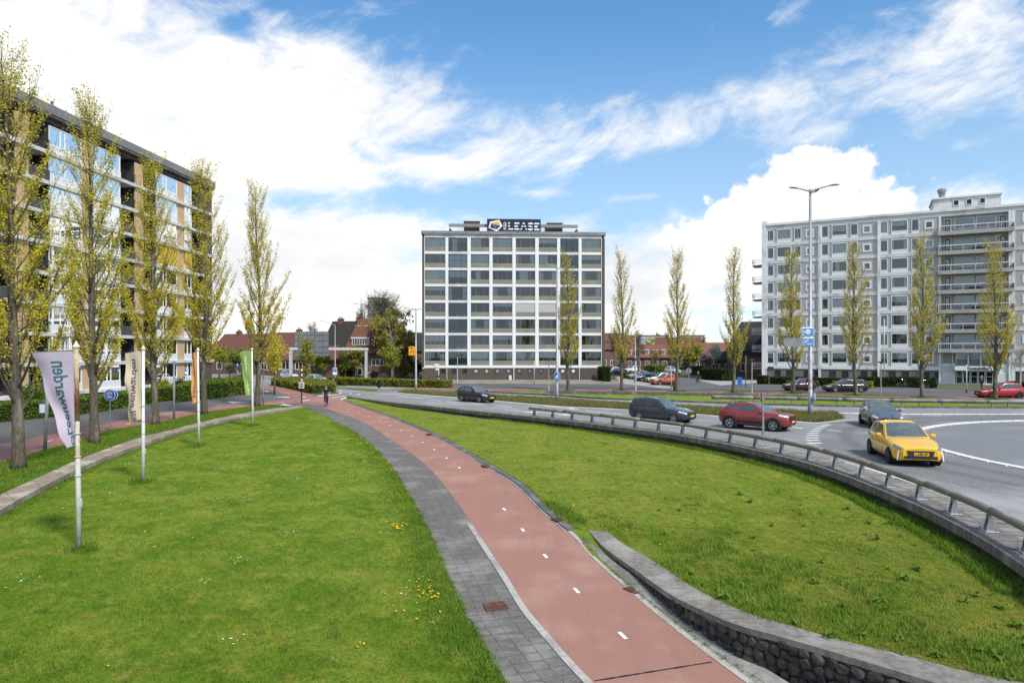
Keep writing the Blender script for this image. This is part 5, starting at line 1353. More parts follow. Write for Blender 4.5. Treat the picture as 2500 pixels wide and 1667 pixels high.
hedge('long clipped hedge in front of the tan flats behind the first poplars', [P(-260, 1075), P(0, 1031), P(214, 1010), P(386, 983), P(386, 983) + Vector((-2.2, .4, 0)), P(214, 1010) + Vector((-2.2, 0, 0)), P(0, 1031) + Vector((-2.3, 0, 0)), P(-260, 1075) + Vector((-2.3, 0, 0))], 1.15, L_hedge, 15000, .13)
hedge('rounded bright green hedge at the corner of the tan flats near the green banner', [P(430, 983), P(520, 974), P(600, 962.5), P(609, 955), P(600, 949), P(560, 952), P(440, 972)], 1.55, L_hedge, 9000, .15)
hedge('hedge piece between the two poplars right of the cream banner', [P(386, 981), P(470, 973), P(470, 973) + Vector((-2.0, .5, 0)), P(386, 981) + Vector((-2.0, .5, 0))], 1.2, L_hedge, 3500, .14)
hedge('broad hedge island at the cycle junction in front of the white car', [P(661, 939.6), P(703.7, 948.8), P(742, 957), P(765, 961), P(795, 959.5), P(817, 957.5), P(820, 951), P(800, 943), P(720, 935)], .95, L_hedgey, 9000, .17)
hedge('long hedge between the crossing and the gardens left of the white flats', strip_base([(797, 938), (860, 941.6), (960, 944.5), (1040, 946.8), (1083, 948)], 2.2), .98, L_hedgey, 9000, .17)
hedge('tall dark hedge block against the right corner of the white flats', [P(1473, 931.5), P(1490, 932), P(1490, 932) + Vector((.3, 7, 0)), P(1473, 931.5) + Vector((0, 7, 0))], 2.2, L_dark, 2500, .2)
hedge('bright green garden hedge along the side street', strip_base([(1572, 911), (1600, 912), (1636, 911)], 3), 1.6, L_hedge, 3500, .3)
hedge('dark garden hedge at the corner before the black roofed house', strip_base([(1712, 927), (1740, 929), (1764, 930.5)], 2), 1.9, L_dark, 3000, .24)
hedge('dark hedge further back behind the corner garden', strip_base([(1680, 914), (1715, 917)], 2), 1.7, L_dark, 1500, .28)
hedge('low shrub bed beside the parked grey car', strip_base([(1518, 924), (1548, 925)], 3), 1.0, L_hedgey, 1800, .25)
hedge('square cut hedge at the left corner of the grey flats', strip_base([(1849, 938), (1867, 938.5)], 1.8), 1.2, L_dark, 1500, .2)
hedge('dark hedge under the cellar windows of the grey flats', strip_base([(1879, 938.5), (1960, 941), (2060, 943.5)], 1.5), 1.05, L_dark, 4500, .2)
hedge('dark hedge left of the entrance of the grey flats', strip_base([(2098, 944.5), (2200, 946), (2286, 947.5)], 1.5), 1.25, L_dark, 4500, .2)
hedge('low light hedge behind the small dark car', strip_base([(1920, 944), (1998, 945.5)], 1.0), .75, L_hedgey, 1800, .16)
hedge('low yellow green hedge behind the black estate car', strip_base([(2032, 946), (2130, 948.5)], 1.0), .8, L_yellow, 2300, .16)
hedge('dark hedge at the right end beside the red hatchback', strip_base([(2455, 955), (2560, 960)], 1.4), 1.1, L_dark, 2200, .2)
broad(395, 975, 0, 925, 60, 'round yellow green shrub in front of the tan flats', 140, L_yellow, 2600, .14, .05, cb=975, Y=68, name='bush', cat='shrub')
broad(440, 965, 0, 925, 50, 'dark evergreen shrub beside the yellow one at the tan flats', 141, L_dark, 2000, .16, .05, cb=965, Y=71, name='bush', cat='shrub')
broad(75, 985, 0, 948, 70, 'dark green shrub in front of the tan flats behind the first poplar', 142, L_hedge, 2000, .14, .05, cb=985, Y=52, name='bush', cat='shrub')

# ================================================================ houses in the background
M_thatch = mat('thatch', (.045, .042, .038), (.028, .027, .025), 5, .95, .6, stretch=(1, 1, .3))
M_redtile = brick_mat('red_tile', (.165, .065, .042), (.125, .05, .035), (.09, .035, .025), .3, .28, ms=.03)
M_orangetile = brick_mat('orange_tile', (.23, .095, .055), (.175, .075, .045), (.12, .05, .03), .3, .28, ms=.03)
M_blacktile = brick_mat('black_tile', (.035, .036, .04), (.024, .025, .028), (.012, .012, .013), .35, .3, ms=.04)
def house(label, c, rz, w, d, eave, ridge, roofm, wallm, hip=0.0, chim=(), wins=(), dormers=(), gwins=(), name='house', group=None, over=.4):
    """house with its ridge along local x; front looks to -y"""
    o = thing(name, label, 'house', c, rz, group)
    MB().box(-w / 2, w / 2, 0, d, 0, eave).build('wall', wallm, o)
    b = MB(); x0, x1 = -w / 2 - over, w / 2 + over; y0, y1 = -over, d + over; ym = d / 2; e = eave - over * .5
    r0, r1 = x0 + hip * w, x1 - hip * w
    th = .16
    A, B, C_, D_, E, G = (x0, y0, e), (x1, y0, e), (x1, y1, e), (x0, y1, e), (r0, ym, ridge), (r1, ym, ridge)
    up = lambda p: (p[0], p[1], p[2] + th)
    b.mesh([up(q) for q in (A, B, C_, D_, E, G)] + [A, B, C_, D_], [(0, 1, 5, 4), (2, 3, 4, 5), (1, 2, 5), (3, 0, 4), (9, 8, 7, 6), (0, 6, 7, 1), (1, 7, 8, 2), (2, 8, 9, 3), (3, 9, 6, 0)])
    rf = b.build('roof', roofm, o)
    if hip < .05: 
        MB().prism([(-w / 2 + .02, 0.02, eave - .02), (-w / 2 + .02, d - .02, eave - .02), (-w / 2 + .02, ym, ridge - .05)], (.2, 0, 0)).prism([(w / 2 - .22, .02, eave - .02), (w / 2 - .22, d - .02, eave - .02), (w / 2 - .22, ym, ridge - .05)], (.2, 0, 0)).build('gable', wallm, o)
    for (x, y, hh) in chim:
        MB().box(x - .5, x + .5, y - .4, y + .4, ridge - 1.5, ridge + hh).box(x - .57, x + .57, y - .47, y + .47, ridge + hh, ridge + hh + .12).cyl((x - .2, y, ridge + hh + .1), (x - .2, y, ridge + hh + .5), .13, 8).cyl((x + .22, y, ridge + hh + .1), (x + .22, y, ridge + hh + .45), .13, 8).build('chimney', mat('chimney_brick', (.22, .10, .06), (.15, .07, .045), 6, .9), rf)
    for (x, z, ww, hh, nv) in wins:
        f = frame_mb(ww, hh, .10, .10, [ww * (i + 1) / (nv + 1) for i in range(nv)]).build('window', M_wpaint, o); f.matrix_local = T(x - ww / 2, -.06, z)
        pane_mb(.1, ww - .1, .1, hh - .1, .06).build('pane', mat('dark_pane', (.05, .06, .07), (.03, .035, .04), 1, .08, spec=.8), f)
    for (x, z, ww, hh, nv) in gwins:
        f = frame_mb(ww, hh, .10, .10, [ww * (i + 1) / (nv + 1) for i in range(nv)]).build('window', M_wpaint, o); f.matrix_local = T(w / 2 + .06, d * .5 + x, z) @ Matrix.Rotation(rad(90), 4, 'Z')
    for (x, z, ww, hh, nv) in dormers:
        y = ym * (z - eave) / max(.1, ridge - eave) - .2
        dm = MB().box(x - ww / 2, x + ww / 2, y, y + 3, z, z + hh).box(x - ww / 2 - .15, x + ww / 2 + .15, y - .2, y + 3, z + hh, z + hh + .18).build('dormer', M_wpaint, rf)
        f = frame_mb(ww - .1, hh - .1, .09, .08, [ww * (i + 1) / (nv + 1) for i in range(nv)]); pm = pane_mb(0.05, ww - .15, .05, hh - .15, .03)
        q = pm.build('dormer_pane', MATS['dark_pane'] if 'dark_pane' in MATS else M_interior, o); q.matrix_local = T(x - ww / 2 + .05, y - .04, z + .05)
        q = f.build('dormer_frame', M_wpaint, o); q.matrix_local = T(x - ww / 2 + .05, y - .1, z + .05)
    return o
V3 = lambda x, y: Vector((x, y, 0))
W_row = [(-3.6, 1, 1.4, 1.5, 1), (-1.2, 1, 1.4, 1.5, 1), (1.4, 1, 1.4, 1.5, 1), (3.8, 1, 1.4, 1.5, 1)]
house('dark thatched house with two brick chimneys behind the road gantry', V3(-31.5, 126), rad(-12), 9.5, 9, 3.4, 10.4, M_thatch, M_redbrick, hip=.12, chim=((-2.3, 4.5, .5), (1.6, 4.5, .8)), wins=W_row)
house('red tiled villa with a long white dormer beside the birch', V3(-24.5, 122), rad(6), 10.5, 8, 4.6, 10.6, M_redtile, M_redbrick, hip=.24, chim=(), wins=[(-3.2, 2.2, 2.4, 1.2, 3), (0.5, 2.2, 2.2, 1.2, 2), (3.4, 2.2, 1.8, 1.2, 2), (-3, .5, 1.6, 1.3, 1)], dormers=[(-2.6, 5.9, 3.1, 1.2, 6)])
house('low red brick house with a row of white windows behind the gantry', V3(-35.5, 117.5), rad(-6), 11, 5, 3.4, 5.6, M_redtile, M_redbrick, hip=.1, wins=[(-3.6, 1.6, 2.6, 1.3, 3), (-.6, 1.6, 2.6, 1.3, 3), (2.6, 1.6, 2.2, 1.3, 2)])
house('red roofed house left of the gantry sign', V3(-47, 138), rad(-15), 10, 8, 4.6, 8.6, M_redtile, M_redbrick, chim=((2, 4, .6),), wins=W_row)
house('brown brick house far down the left street', V3(-58, 142), rad(-20), 11, 8, 4.8, 8.4, M_redtile, M_redbrick, chim=((-2, 4, .6),), wins=W_row)
house('red roofed house behind the last poplar', V3(-62, 158), rad(-15), 14, 8, 5, 8.8, M_orangetile, M_redbrick, wins=W_row)
house('long roofed house between the poplar and the gantry', V3(-52, 172), rad(0), 18, 8, 5, 8.5, M_redtile, M_redbrick, chim=((4, 4, .6),), wins=W_row)
house('house with dark roof seen past the left edge of the white flats', V3(-27, 160), rad(4), 16, 8, 5, 9.2, M_blacktile, M_redbrick, wins=W_row)
house('steep black tiled house left of the grey flats', V3(46.5, 127), rad(-24), 12.5, 10, 4.8, 10.4, M_blacktile, M_redbrick, hip=.2, chim=((2.4, 5, .6),), wins=[(-3, 1, 1.6, 1.6, 1), (0, 1, 1.6, 1.6, 1), (3, 1, 1.6, 1.6, 1)], dormers=[(3.2, 4.9, 4.2, 1.1, 4)])
house('dark side wing of the black tiled house against the grey flats', V3(49.5, 121.5), rad(66), 7, 7, 4.2, 8.4, M_blacktile, M_redbrick, wins=[(-1.5, 1, 1.4, 1.5, 1)])
house('low brick corner house with white windows behind the dark hedge', V3(44, 132), rad(-10), 13, 7, 3.0, 4.6, M_blacktile, M_redbrick, hip=.3, wins=[(-4.5, .8, 1.4, 1.6, 1), (-2, .8, 1.4, 1.6, 1), (1, .8, 1.4, 1.6, 1)])
house('terrace of small red roofed houses with pointed white dormers', V3(38.5, 182), rad(-16), 17, 8, 3.3, 6.6, M_orangetile, M_redbrick, wins=[(-7 + 2.3 * i, .8, 1.1, 1.6, 1) for i in range(7)], dormers=[(-7 + 2.2 * i, 3.9, .9, 1.3, 1) for i in range(7)])
house('taller gabled house behind the terrace', V3(38, 196), rad(74), 9, 11, 4.4, 8.8, M_orangetile, M_redbrick, chim=((1, 5, .5),), wins=W_row)
house('red roofed house behind the middle poplar', V3(47, 192), rad(-10), 12, 9, 4.6, 8.8, M_redtile, M_redbrick, chim=((-3, 4.5, .6),), wins=W_row)
house('orange roofed house at the end of the side street', V3(52, 176), rad(-5), 12, 8, 3.6, 7.0, M_orangetile, M_redbrick, wins=W_row)
house('brick house just right of the white flats far back', V3(26, 185), rad(20), 12, 8, 5.5, 9.8, M_redtile, M_redbrick, wins=W_row)
house('dark brick house at the end of the street behind the bare tree', V3(29, 205), rad(0), 16, 8, 5.5, 9.5, M_redtile, M_redbrick, wins=W_row)
def far_block(label, x0, x1, Y, top, m, rows, cols, depth=14):
    o = thing('apartment_building', label, 'apartment building', V3(x0, Y)); w = x1 - x0
    MB().box(0, w, 0, depth, 0, top).build('wall', m, o); MB().box(-.3, w + .3, -.3, depth + .3, top, top + .5).build('roof', M_fascia, o)
    ch = top / (rows + .5); cw = w / cols; f0 = None
    for i in range(rows):
        for j in range(cols):
            Mx = T(cw * (j + .22), -.06, ch * (i + .55))
            if f0 is None:
                f0 = frame_mb(cw * .56, ch * .55, .15, .12).build('window', M_wpaint, o); f0.matrix_local = Mx; p0 = pane_mb(.15, cw * .56 - .15, .15, ch * .55 - .15, .05).build('pane', MATS['dark_pane'], f0)
            else:
                c = place(f0, Mx, o); k = p0.copy(); COL.objects.link(k); k.parent = c
far_block('distant grey tower above the red roofed villa', -74.5, -66.4, 352, 32.5, mat('far_tower', (.25, .26, .28), (.21, .22, .24), .3, .8), 10, 3)
far_block('distant pale flats above the terrace', 74, 91, 400, 14.2, mat('far_flat', (.42, .42, .42), (.36, .36, .37), .4, .8), 4, 9)
far_block('distant flats seen right of the middle poplar', 98, 110, 390, 14, mat('far_flat2', (.38, .37, .37), (.33, .33, .34), .4, .8), 4, 6)
far_block('distant long low flats left of the bare street tree', 38, 62, 330, 12.5, mat('far_flat3', (.22, .20, .19), (.18, .17, .16), .4, .8), 4, 8)
# far wood closing the horizon
def treeline():
    r = random.Random(77); pts = []
    for i in range(5200):
        a = r.uniform(-1.25, 1.25); d = r.uniform(300, 420); h = 7.5 + 2.5 * math.sin(a * 40) + 1.5 * math.sin(a * 93 + 1)
        pts.append(Vector((math.sin(a) * d, math.cos(a) * d, r.uniform(.2, h))))
    tag(leaves_mb(pts, 2.2, r, .9, 2).build('far_wood', L_birch), 'far strip of trees closing the horizon', None, kind='stuff')
treeline()
# ================================================================ vehicles
def paint(name, c, c2=None, rough=.28):
    return mat('paint_' + name, c, c2 or tuple(x * .94 for x in c), 1.5, rough, 0, spec=.5, coat=.8)
C_yellow = paint('yellow', (.80, .46, .012)); C_red = paint('red', (.25, .02, .02)); C_black = paint('black', (.012, .012, .014)); C_navy = paint('dark_blue', (.028, .033, .046))
C_orange = paint('orange', (.48, .085, .012)); C_white = paint('white', (.72, .72, .72)); C_silver = paint('silver', (.42, .43, .44), rough=.3); C_purple = paint('plum', (.035, .014, .028)); C_grey = paint('grey', (.13, .135, .14)); C_crimson = paint('crimson', (.33, .012, .02)); C_greyblack = paint('graphite', (.08, .081, .083))  # last paint: black, with sky reflection put into its lighter colour
M_tyre = mat('tyre', (.022, .022, .023), (.015, .015, .016), 20, .85); M_clad = mat('plastic_cladding', (.035, .036, .038), (.028, .029, .03), 20, .65); M_alloy = mat('alloy', (.55, .56, .57), (.40, .41, .42), 8, .3, metal=.8); M_alloyd = mat('dark_alloy', (.10, .10, .105), (.06, .06, .065), 8, .35, metal=.7)
M_glassd = mat('car_glass', (.05, .06, .062), (.03, .037, .04), 1, .03, spec=.9, coat=.6); M_glassl = mat('windscreen', (.10, .125, .125), (.07, .09, .09), .8, .06, spec=.8, coat=.3)
M_lampw = mat('headlamp_lens', (.62, .64, .65), (.38, .40, .42), 10, .08, spec=.8); M_lampd = mat('headlamp_dark', (.10, .11, .12), (.25, .26, .27), 12, .08, spec=.8); M_tail = mat('tail_lamp', (.42, .015, .012), (.30, .01, .01), 8, .15, spec=.7)
M_plate = mat('yellow_plate', (.80, .46, .01), (.76, .44, .01), 4, .5); M_pblue = mat('plate_blue', (.02, .06, .35), None, 4, .5); M_letter = mat('plate_letter', (.015, .015, .015), None, 4, .6); M_chrome = mat('chrome', (.65, .66, .67), (.6, .6, .61), 4, .12, metal=1.0)
M_drl = mat('running_light', (.85, .85, .86), (.8, .8, .82), 3, .15, spec=.8)

def lerp_tab(tab, x):
    if x <= tab[0][0]: return tab[0][1]
    for (a, b), (c, d) in zip(tab, tab[1:]):
        if x <= c:
            t = (x - a) / (c - a); t = t * t * (3 - 2 * t) * .5 + t * .5; return b + (d - b) * t
    return tab[-1][1]
def car(label, loc, head, col, L=4.1, Wd=1.75, H=1.45, wb=2.55, fo=.82, belt=.92, hood=.78, nose=.66, cowl=.98, wsx=1.42, roofr=.62, rear='hatch', sill=.22, clad=False, rims=M_alloy, wr=.315, cat='car', name='car', group=None, plate=True, ptext=None, scale=1.0, drl=False, quarter=True, taill=True, chrome=False, grille='bar', lamp=M_lampw, rail=False):
    o = thing(name, label, cat, loc, math.atan2(head[1], head[0]), group); o.scale = (scale,) * 3
    hw = Wd / 2; X = lambda s: L / 2 - s          # s = distance back from the nose
    deck = belt + .06
    rb = {'hatch': L - .22, 'estate': L - .10, 'coupe': L - .45}[rear]        # foot of the tailgate glass
    rt = {'hatch': L - .66, 'estate': L - .42, 'coupe': L - 1.25}[rear]       # rear edge of the roof
    wt = wsx + {'hatch': .78, 'estate': .80, 'coupe': .85}[rear]
    topz = [(0, nose), (.18, nose + .07), (.45, hood), (cowl, belt - .02), (cowl + .25, belt), (L - .5, deck), (L - .12, deck - .02), (L, deck - .14)]
    wid = [(0, .66), (.12, .83), (.35, .94), (.75, .985), (1.3, 1.0), (L - 1.1, 1.0), (L - .55, .97), (L - .2, .90), (L - .05, .80), (L, .74)]
    bot = [(0, sill + .06), (.15, sill), (L - .3, sill), (L - .08, sill + .08), (L, sill + .14)]
    ss = [0, .06, .15, .28, .45, .65, .85, 1.1, 1.35, 1.7, 2.1, 2.5, 2.9, 3.2, L - .75, L - .5, L - .3, L - .14, L - .05, L]
    ss = sorted(set(s for s in ss if s <= L))
    def half(s):
        w = hw * lerp_tab(wid, s); zt, zb = lerp_tab(topz, s), lerp_tab(bot, s); h = zt - zb
        return [(w * .86, zb), (w * .955, zb + .05), (w * .985, zb + h * .22), (w * .995, zb + h * .42), (w, zb + h * .60), (w * .985, zb + h * .74), (w * .965, zb + h * .86), (w * .925, zt - .025), (w * .84, zt + .004), (w * .5, zt + .03), (0, zt + .04)]
    def side_y(s, z):
        p = half(s)
        for (ya, za), (yb, zb) in zip(p, p[1:]):
            if za <= z <= zb + 1e-6: return ya + (yb - ya) * (z - za) / max(1e-6, zb - za)
        return p[-4][0]
    rows = []
    for s in ss:
        p = half(s); rows.append([Vector((X(s), y, z)) for y, z in p] + [Vector((X(s), -y, z)) for y, z in reversed(p[:-1])])
    b = MB().grid(rows)
    for r_ in (rows[0], rows[-1][::-1]): b.poly(r_)
    body = b.build('body', col, o, smooth=True, fix=True)
    MB().box(X(L - .3), X(.3), -hw * .86, hw * .86, sill - .06, sill + .1).build('underbody', M_black, o)
    # cabin
    zr = H; wbse = hw * .90; wrf = hw * .70
    tabz = [(wsx, belt - .01), (wsx + (wt - wsx) * .5, belt + (zr - .03 - belt) * .56), (wt, zr - .035), (wt + .5, zr), ((wt + rt) / 2 + .2, zr), (rt, zr - .05), (rt + (rb - rt) * .5, belt + (zr - belt) * .52), (rb, deck - .01)]
    cs = [wsx, wsx + .2, wsx + .4, wsx + .6, wt, wt + .25, wt + .6, (wt + rt) / 2, rt - .25, rt, rt + (rb - rt) * .25, rt + (rb - rt) * .5, rt + (rb - rt) * .75, rb]
    rows = []
    def cab(s, t, out=0.0):
        """point on the side of the cabin, t from belt (0) to roof edge (1)"""
        z0 = belt - .02 + (deck - belt) * (s / L); z1 = max(z0 + .001, lerp_tab(tabz, s)); f = (z1 - z0) / (zr - z0)
        y1 = wbse + (wrf - wbse) * f; z = z0 + (z1 - z0) * t
        k = 1 - .06 * max(0, (s - rt)) / max(.1, rb - rt)
        return Vector((X(s), (wbse + (y1 - wbse) * t) * k + out, z))
    for s in cs:
        pts = [cab(s, t) for t in (0, .33, .66, .9)]; e = cab(s, 1); zc = e.z + .035 * max(0, (e.z - belt) / (zr - belt))
        pts += [Vector((e.x, e.y - .05, e.z)), Vector((e.x, e.y * .5, zc)), Vector((e.x, 0, zc + .008))]
        rows.append(pts + [Vector((p.x, -p.y, p.z)) for p in reversed(pts[:-1])])
    MB().grid(rows).build('roof', col, o, smooth=True, fix=True)
    # glass
    def band(s0, s1, yo, zo, n=5):
        rr = []
        for i in range(n + 1):
            s = s0 + (s1 - s0) * i / n; e = cab(s, 1); zc = e.z + .035 * max(0, (e.z - belt) / (zr - belt)); w = e.y - .05 - yo
            rr.append([Vector((X(s) + zo[0], w * u, (e.z if abs(u) == 1 else zc + (.008 if u == 0 else 0)) + zo[1])) for u in (-1, -.5, 0, .5, 1)])
        return MB().grid(rr)
    band(wsx + .05, wt - .02, .01, (.012, .012)).build('windscreen', M_glassl, o, smooth=True)
    band(rt + .05, rb - .12, .03, (-.012, .012)).build('rear_window', M_glassd, o, smooth=True)
    bp = (wt + rt) / 2 + .05; m1_ = bp - .05; m2_ = bp + .05
    segs = [((wsx + .22, wt + .05), (m1_, m1_)), ((m2_, m2_), (rt - .28, rt - .20))]
    if quarter: segs.append(((rt - .20, rt - .12), (rt + (.12 if rear != 'estate' else .05), rt - .02)))
    for sy in (1, -1):
        for (a, c) in segs:
            rr = []
            for t in (.10, .36, .62, .86):
                sa, sc = a[0] + (a[1] - a[0]) * t, c[0] + (c[1] - c[0]) * t; row = []
                for i in range(5):
                    q = cab(sa + (sc - sa) * i / 4, t, .008); row.append(Vector((q.x, q.y * sy, q.z)))
                rr.append(row)
            MB().grid(rr).build('side_window', M_glassd, o, smooth=True)
        # seams of the doors, handles, mirror
        sm = MB()
        for s in (wsx + .05, bp, rt - .12):
            rr = []
            for z in (sill + .08, .45, .6, .75, belt - .06): y = side_y(s, z) + .004; rr.append([Vector((X(s - .008), sy * y, z)), Vector((X(s + .008), sy * y, z))])
            sm.grid(rr)
        sm.build('door_seam', M_black, o)
        hd = MB()
        for s in (bp - .28, rt - .38): y = side_y(s, belt - .16); hd.bbox(X(s + .09), X(s - .09), sy * y - .022, sy * y + .022, belt - .175, belt - .145, .008)
        hd.build('door_handle', M_chrome if chrome else col, o)
        mr = MB().bbox(X(wsx + .34), X(wsx + .16), sy * (hw + .08) - .11, sy * (hw + .08) + .09, belt + .0, belt + .15, .04).box(X(wsx + .30), X(wsx + .22), sy * (hw - .06) - .05, sy * (hw - .06) + .05, belt - .02, belt + .03)
        mr.build('mirror', col, o)
        # lamps follow the corners of the body
        def patch(nm, s0, s1, f0, f1, m):
            rr = []
            for i in range(5):
                s = s0 + (s1 - s0) * i / 4; p = half(s); rr.append([Vector((X(s) + (.012 if s < 1 else -.012), sy * (y + .010), z)) for (y, z) in p[f0:f1 + 1]])
            MB().grid(rr).build(nm, m, o, smooth=True)
        patch('headlight', .04, .52, 6, 8, lamp)
        if taill: patch('tail_light', L - .22, L - .01, 5, 8, M_tail)
        if drl:
            rr = [[Vector((X(.10) + .05 + .02 * u, sy * (hw * .80 + .05 * u), nose - .06 - .34 * u)), Vector((X(.10) + .03 + .02 * u, sy * (hw * .80 + .05 * u + .035), nose - .06 - .34 * u))] for u in (0, .35, .7, 1)]
            MB().grid(rr).build('running_light', M_drl, o)
        if clad:
            sl = MB(); rr = []
            for s in [fo + .3 + (wb - .6) * i / 6 for i in range(7)]: rr.append([Vector((X(s), sy * (side_y(s, sill + dz) + .014), sill + dz)) for dz in (.01, .10, .20, .27)])
            sl.grid(rr).build('sill_cladding', M_clad, o)
    # bumper, grille, plates
    bw = hw * .60
    fr = [[Vector((X(0) + .012 + dx, hw * .66 * u, z)) for u in (-.96, -.5, 0, .5, .96)] for (z, dx) in ((sill + .09, .0), (sill + .20, .008))]
    MB().grid(fr).build('lower_intake', M_clad, o)
    g0, g1 = (nose - .17, nose - .02) if grille == 'bar' else (nose - .34, nose - .05)
    gw = .42 if grille == 'bar' else .46
    MB().prism([(X(0) + .002, -gw, g1), (X(0) + .002, gw, g1), (X(0) + .002, gw * .82, g0), (X(0) + .002, -gw * .82, g0)], (.022, 0, 0)).build('grille', M_clad, o)
    gb = MB(); n = 9
    for i in range(n): y = -gw * .8 + gw * 1.6 * i / (n - 1); gb.box(X(0) + .024, X(0) + .032, y - .012, y + .012, g0 + .02, g1 - .02)
    gb.build('grille_bars', M_alloyd if grille != 'bar' else M_clad, o)
    MB().lathe((0, 0, 0), [(.001, 0), (.055, 0), (.055, .012), (.001, .014)], 10).build('emblem', M_chrome, o).matrix_local = T(X(0) + .03, 0, (g0 + g1) / 2 + .04) @ Matrix.Rotation(rad(90), 4, 'Y')
    if plate:
        zp = sill + .27 if grille != 'bar' else sill + .25
        for (x, d) in ((X(0) + .034, 1), (X(L) - .034, -1)):
            zz = zp if d > 0 else .62
            pl = MB().box(x - .008, x + .008, -.26, .26, zz - .055, zz + .055).build('number_plate', M_plate, o)
            MB().box(x - .010, x + .010, (.225 if d < 0 else -.26), (.26 if d < 0 else -.225), zz - .054, zz + .054).build('plate_band', M_pblue, pl)
            if ptext and d > 0:
                me = text_mesh(ptext, .105, .001, .003); me.transform(T(x + .010, .015, zz) @ Matrix.Rotation(rad(90), 4, 'Z') @ Matrix.Rotation(rad(90), 4, 'X')); me.materials.append(M_letter); link('lettering', me, pl)
    # wheels
    proto = None
    for (s, sy) in ((fo, 1), (fo, -1), (fo + wb, 1), (fo + wb, -1)):
        y0 = hw - .015
        ar = MB(); k = 16; R0 = wr + (.022 if not clad else .035)
        ar.prism([(X(s) + R0 * math.cos(a), sy * (y0 - .25), wr + R0 * math.sin(a)) for a in [2 * math.pi * i / k for i in range(k)]], (0, sy * .254, 0)).build('wheel_arch', M_black, o)
        if clad:
            pts = []; R1 = wr + .13; an = [rad(-25 + 230 * i / 14) for i in range(15)]
            q = MB()
            for a, c in zip(an, an[1:]):
                q.prism([(X(s) + R0 * math.cos(a), sy * (y0 - .05), wr + R0 * math.sin(a)), (X(s) + R1 * math.cos(a), sy * (y0 - .05), wr + R1 * math.sin(a)), (X(s) + R1 * math.cos(c), sy * (y0 - .05), wr + R1 * math.sin(c)), (X(s) + R0 * math.cos(c), sy * (y0 - .05), wr + R0 * math.sin(c))], (0, sy * .075, 0))
            q.build('arch_cladding', M_clad, o)
        Mx = T(X(s), sy * (y0 - .078), wr) @ Matrix.Rotation(rad(-90 * sy), 4, 'X')
        if proto is None:
            t = MB().lathe((0, 0, 0), [(wr * .66, -.09), (wr * .93, -.10), (wr, -.07), (wr, .07), (wr * .93, .105), (wr * .68, .105), (wr * .66, .08)], 20).build('wheel', M_tyre, o, smooth=True)
            rm = MB().lathe((0, 0, 0), [(wr * .70, .09), (wr * .68, .112), (wr * .61, .112), (wr * .60, .06)], 20)
            for i in range(5):
                a = i * 2 * math.pi / 5
                for off in (-.10, .10):
                    q = Matrix.Rotation(a + off, 4, 'Z'); rm.box(.03, wr * .62, -.016, .016, .085, .108, q)
            rm.lathe((0, 0, 0), [(.07, .08), (.065, .118), (.001, .12)], 10)
            r_ = rm.build('rim', rims, t, smooth=False)
            dsk = MB().lathe((0, 0, 0), [(wr * .62, .055), (.001, .05)], 14).build('brake_disc', M_tyre, t)
            t.matrix_local = Mx; proto = (t, (r_, dsk))
        else:
            c = place(proto[0], Mx, o)
            for k_ in proto[1]: z_ = k_.copy(); COL.objects.link(z_); z_.parent = c
    if rail:
        for sy in (1, -1):
            MB().tube([cab(wt + .1, 1) * 1 + Vector((0, 0, .03))] + [cab(s, 1) + Vector((0, 0, .06)) for s in (wt + .3, (wt + rt) / 2, rt - .2)] + [cab(rt, 1) + Vector((0, 0, .03))], .016, 5).build('roof_rail', M_clad, o).scale = (1, sy, 1)
    MB().cyl((X(rt - .15), 0, zr + .03), (X(rt + .02), 0, zr + .20), .008, 5).build('aerial', M_black, o)
    return o
def at(px, py): return P(px, py, .012)
D2 = lambda x, y: (x, y)
car('bright yellow hatchback leading on the roundabout', at(2204, 1121), (-.23, -.97), C_yellow, L=4.05, H=1.44, ptext='L-628-GR', drl=True, grille='tall', rims=M_alloyd, lamp=M_lampd, scale=1.09)
car('shiny black hatchback following right behind the yellow car', at(2150, 1040), (-.27, -.96), C_greyblack, L=4.06, H=1.44, lamp=M_lampw, grille='bar', rims=M_alloyd, scale=1.04)
car('dark red compact SUV with black wheel arch cladding waiting at the white blocks', at(1848, 1046.5), (.76, -.65), C_red, L=4.17, Wd=1.80, H=1.56, wb=2.60, belt=1.06, hood=.99, nose=.88, wsx=1.30, cowl=.92, sill=.29, clad=True, wr=.345, grille='tall', lamp=M_lampw, rail=True)
car('dark blue estate car on the main road behind the pipe railing', at(1616, 1027), (.72, -.70), C_navy, L=4.45, Wd=1.80, H=1.50, wb=2.64, rear='estate', rail=True)
car('small black estate car farthest along the main road', at(1163, 980.5), (.70, -.71), C_black, L=4.22, Wd=1.65, H=1.45, wb=2.46, rear='estate', wr=.30)
car('small dark rounded car parked behind the mast', at(1950, 954), (-1, .02), C_purple, L=3.6, Wd=1.63, H=1.49, wb=2.3, fo=.7, hood=.85, nose=.72, wsx=1.3, cowl=.85, quarter=False, wr=.29)
car('long black estate car parked in front of the grey flats', at(2063, 957), (-1, .05), C_black, L=4.75, Wd=1.85, H=1.50, wb=2.85, fo=.92, rear='estate', chrome=True)
car('crimson hatchback parked near the entrance of the grey flats', at(2441, 971), (-1, .06), C_crimson, L=4.3, Wd=1.8, H=1.54, wb=2.68, wr=.34, rims=M_alloyd)
gP = 'cars parked in the side street'
car('bright orange small SUV parked in the side street', at(1621, 939.5), (-.93, -.37), C_orange, L=4.12, Wd=1.78, H=1.56, wb=2.6, belt=.98, hood=.88, nose=.76, wr=.33, clad=True, group=gP)
car('white hatchback parked behind the orange SUV', at(1607, 934), (-.95, -.3), C_white, L=3.9, H=1.5, group=gP)
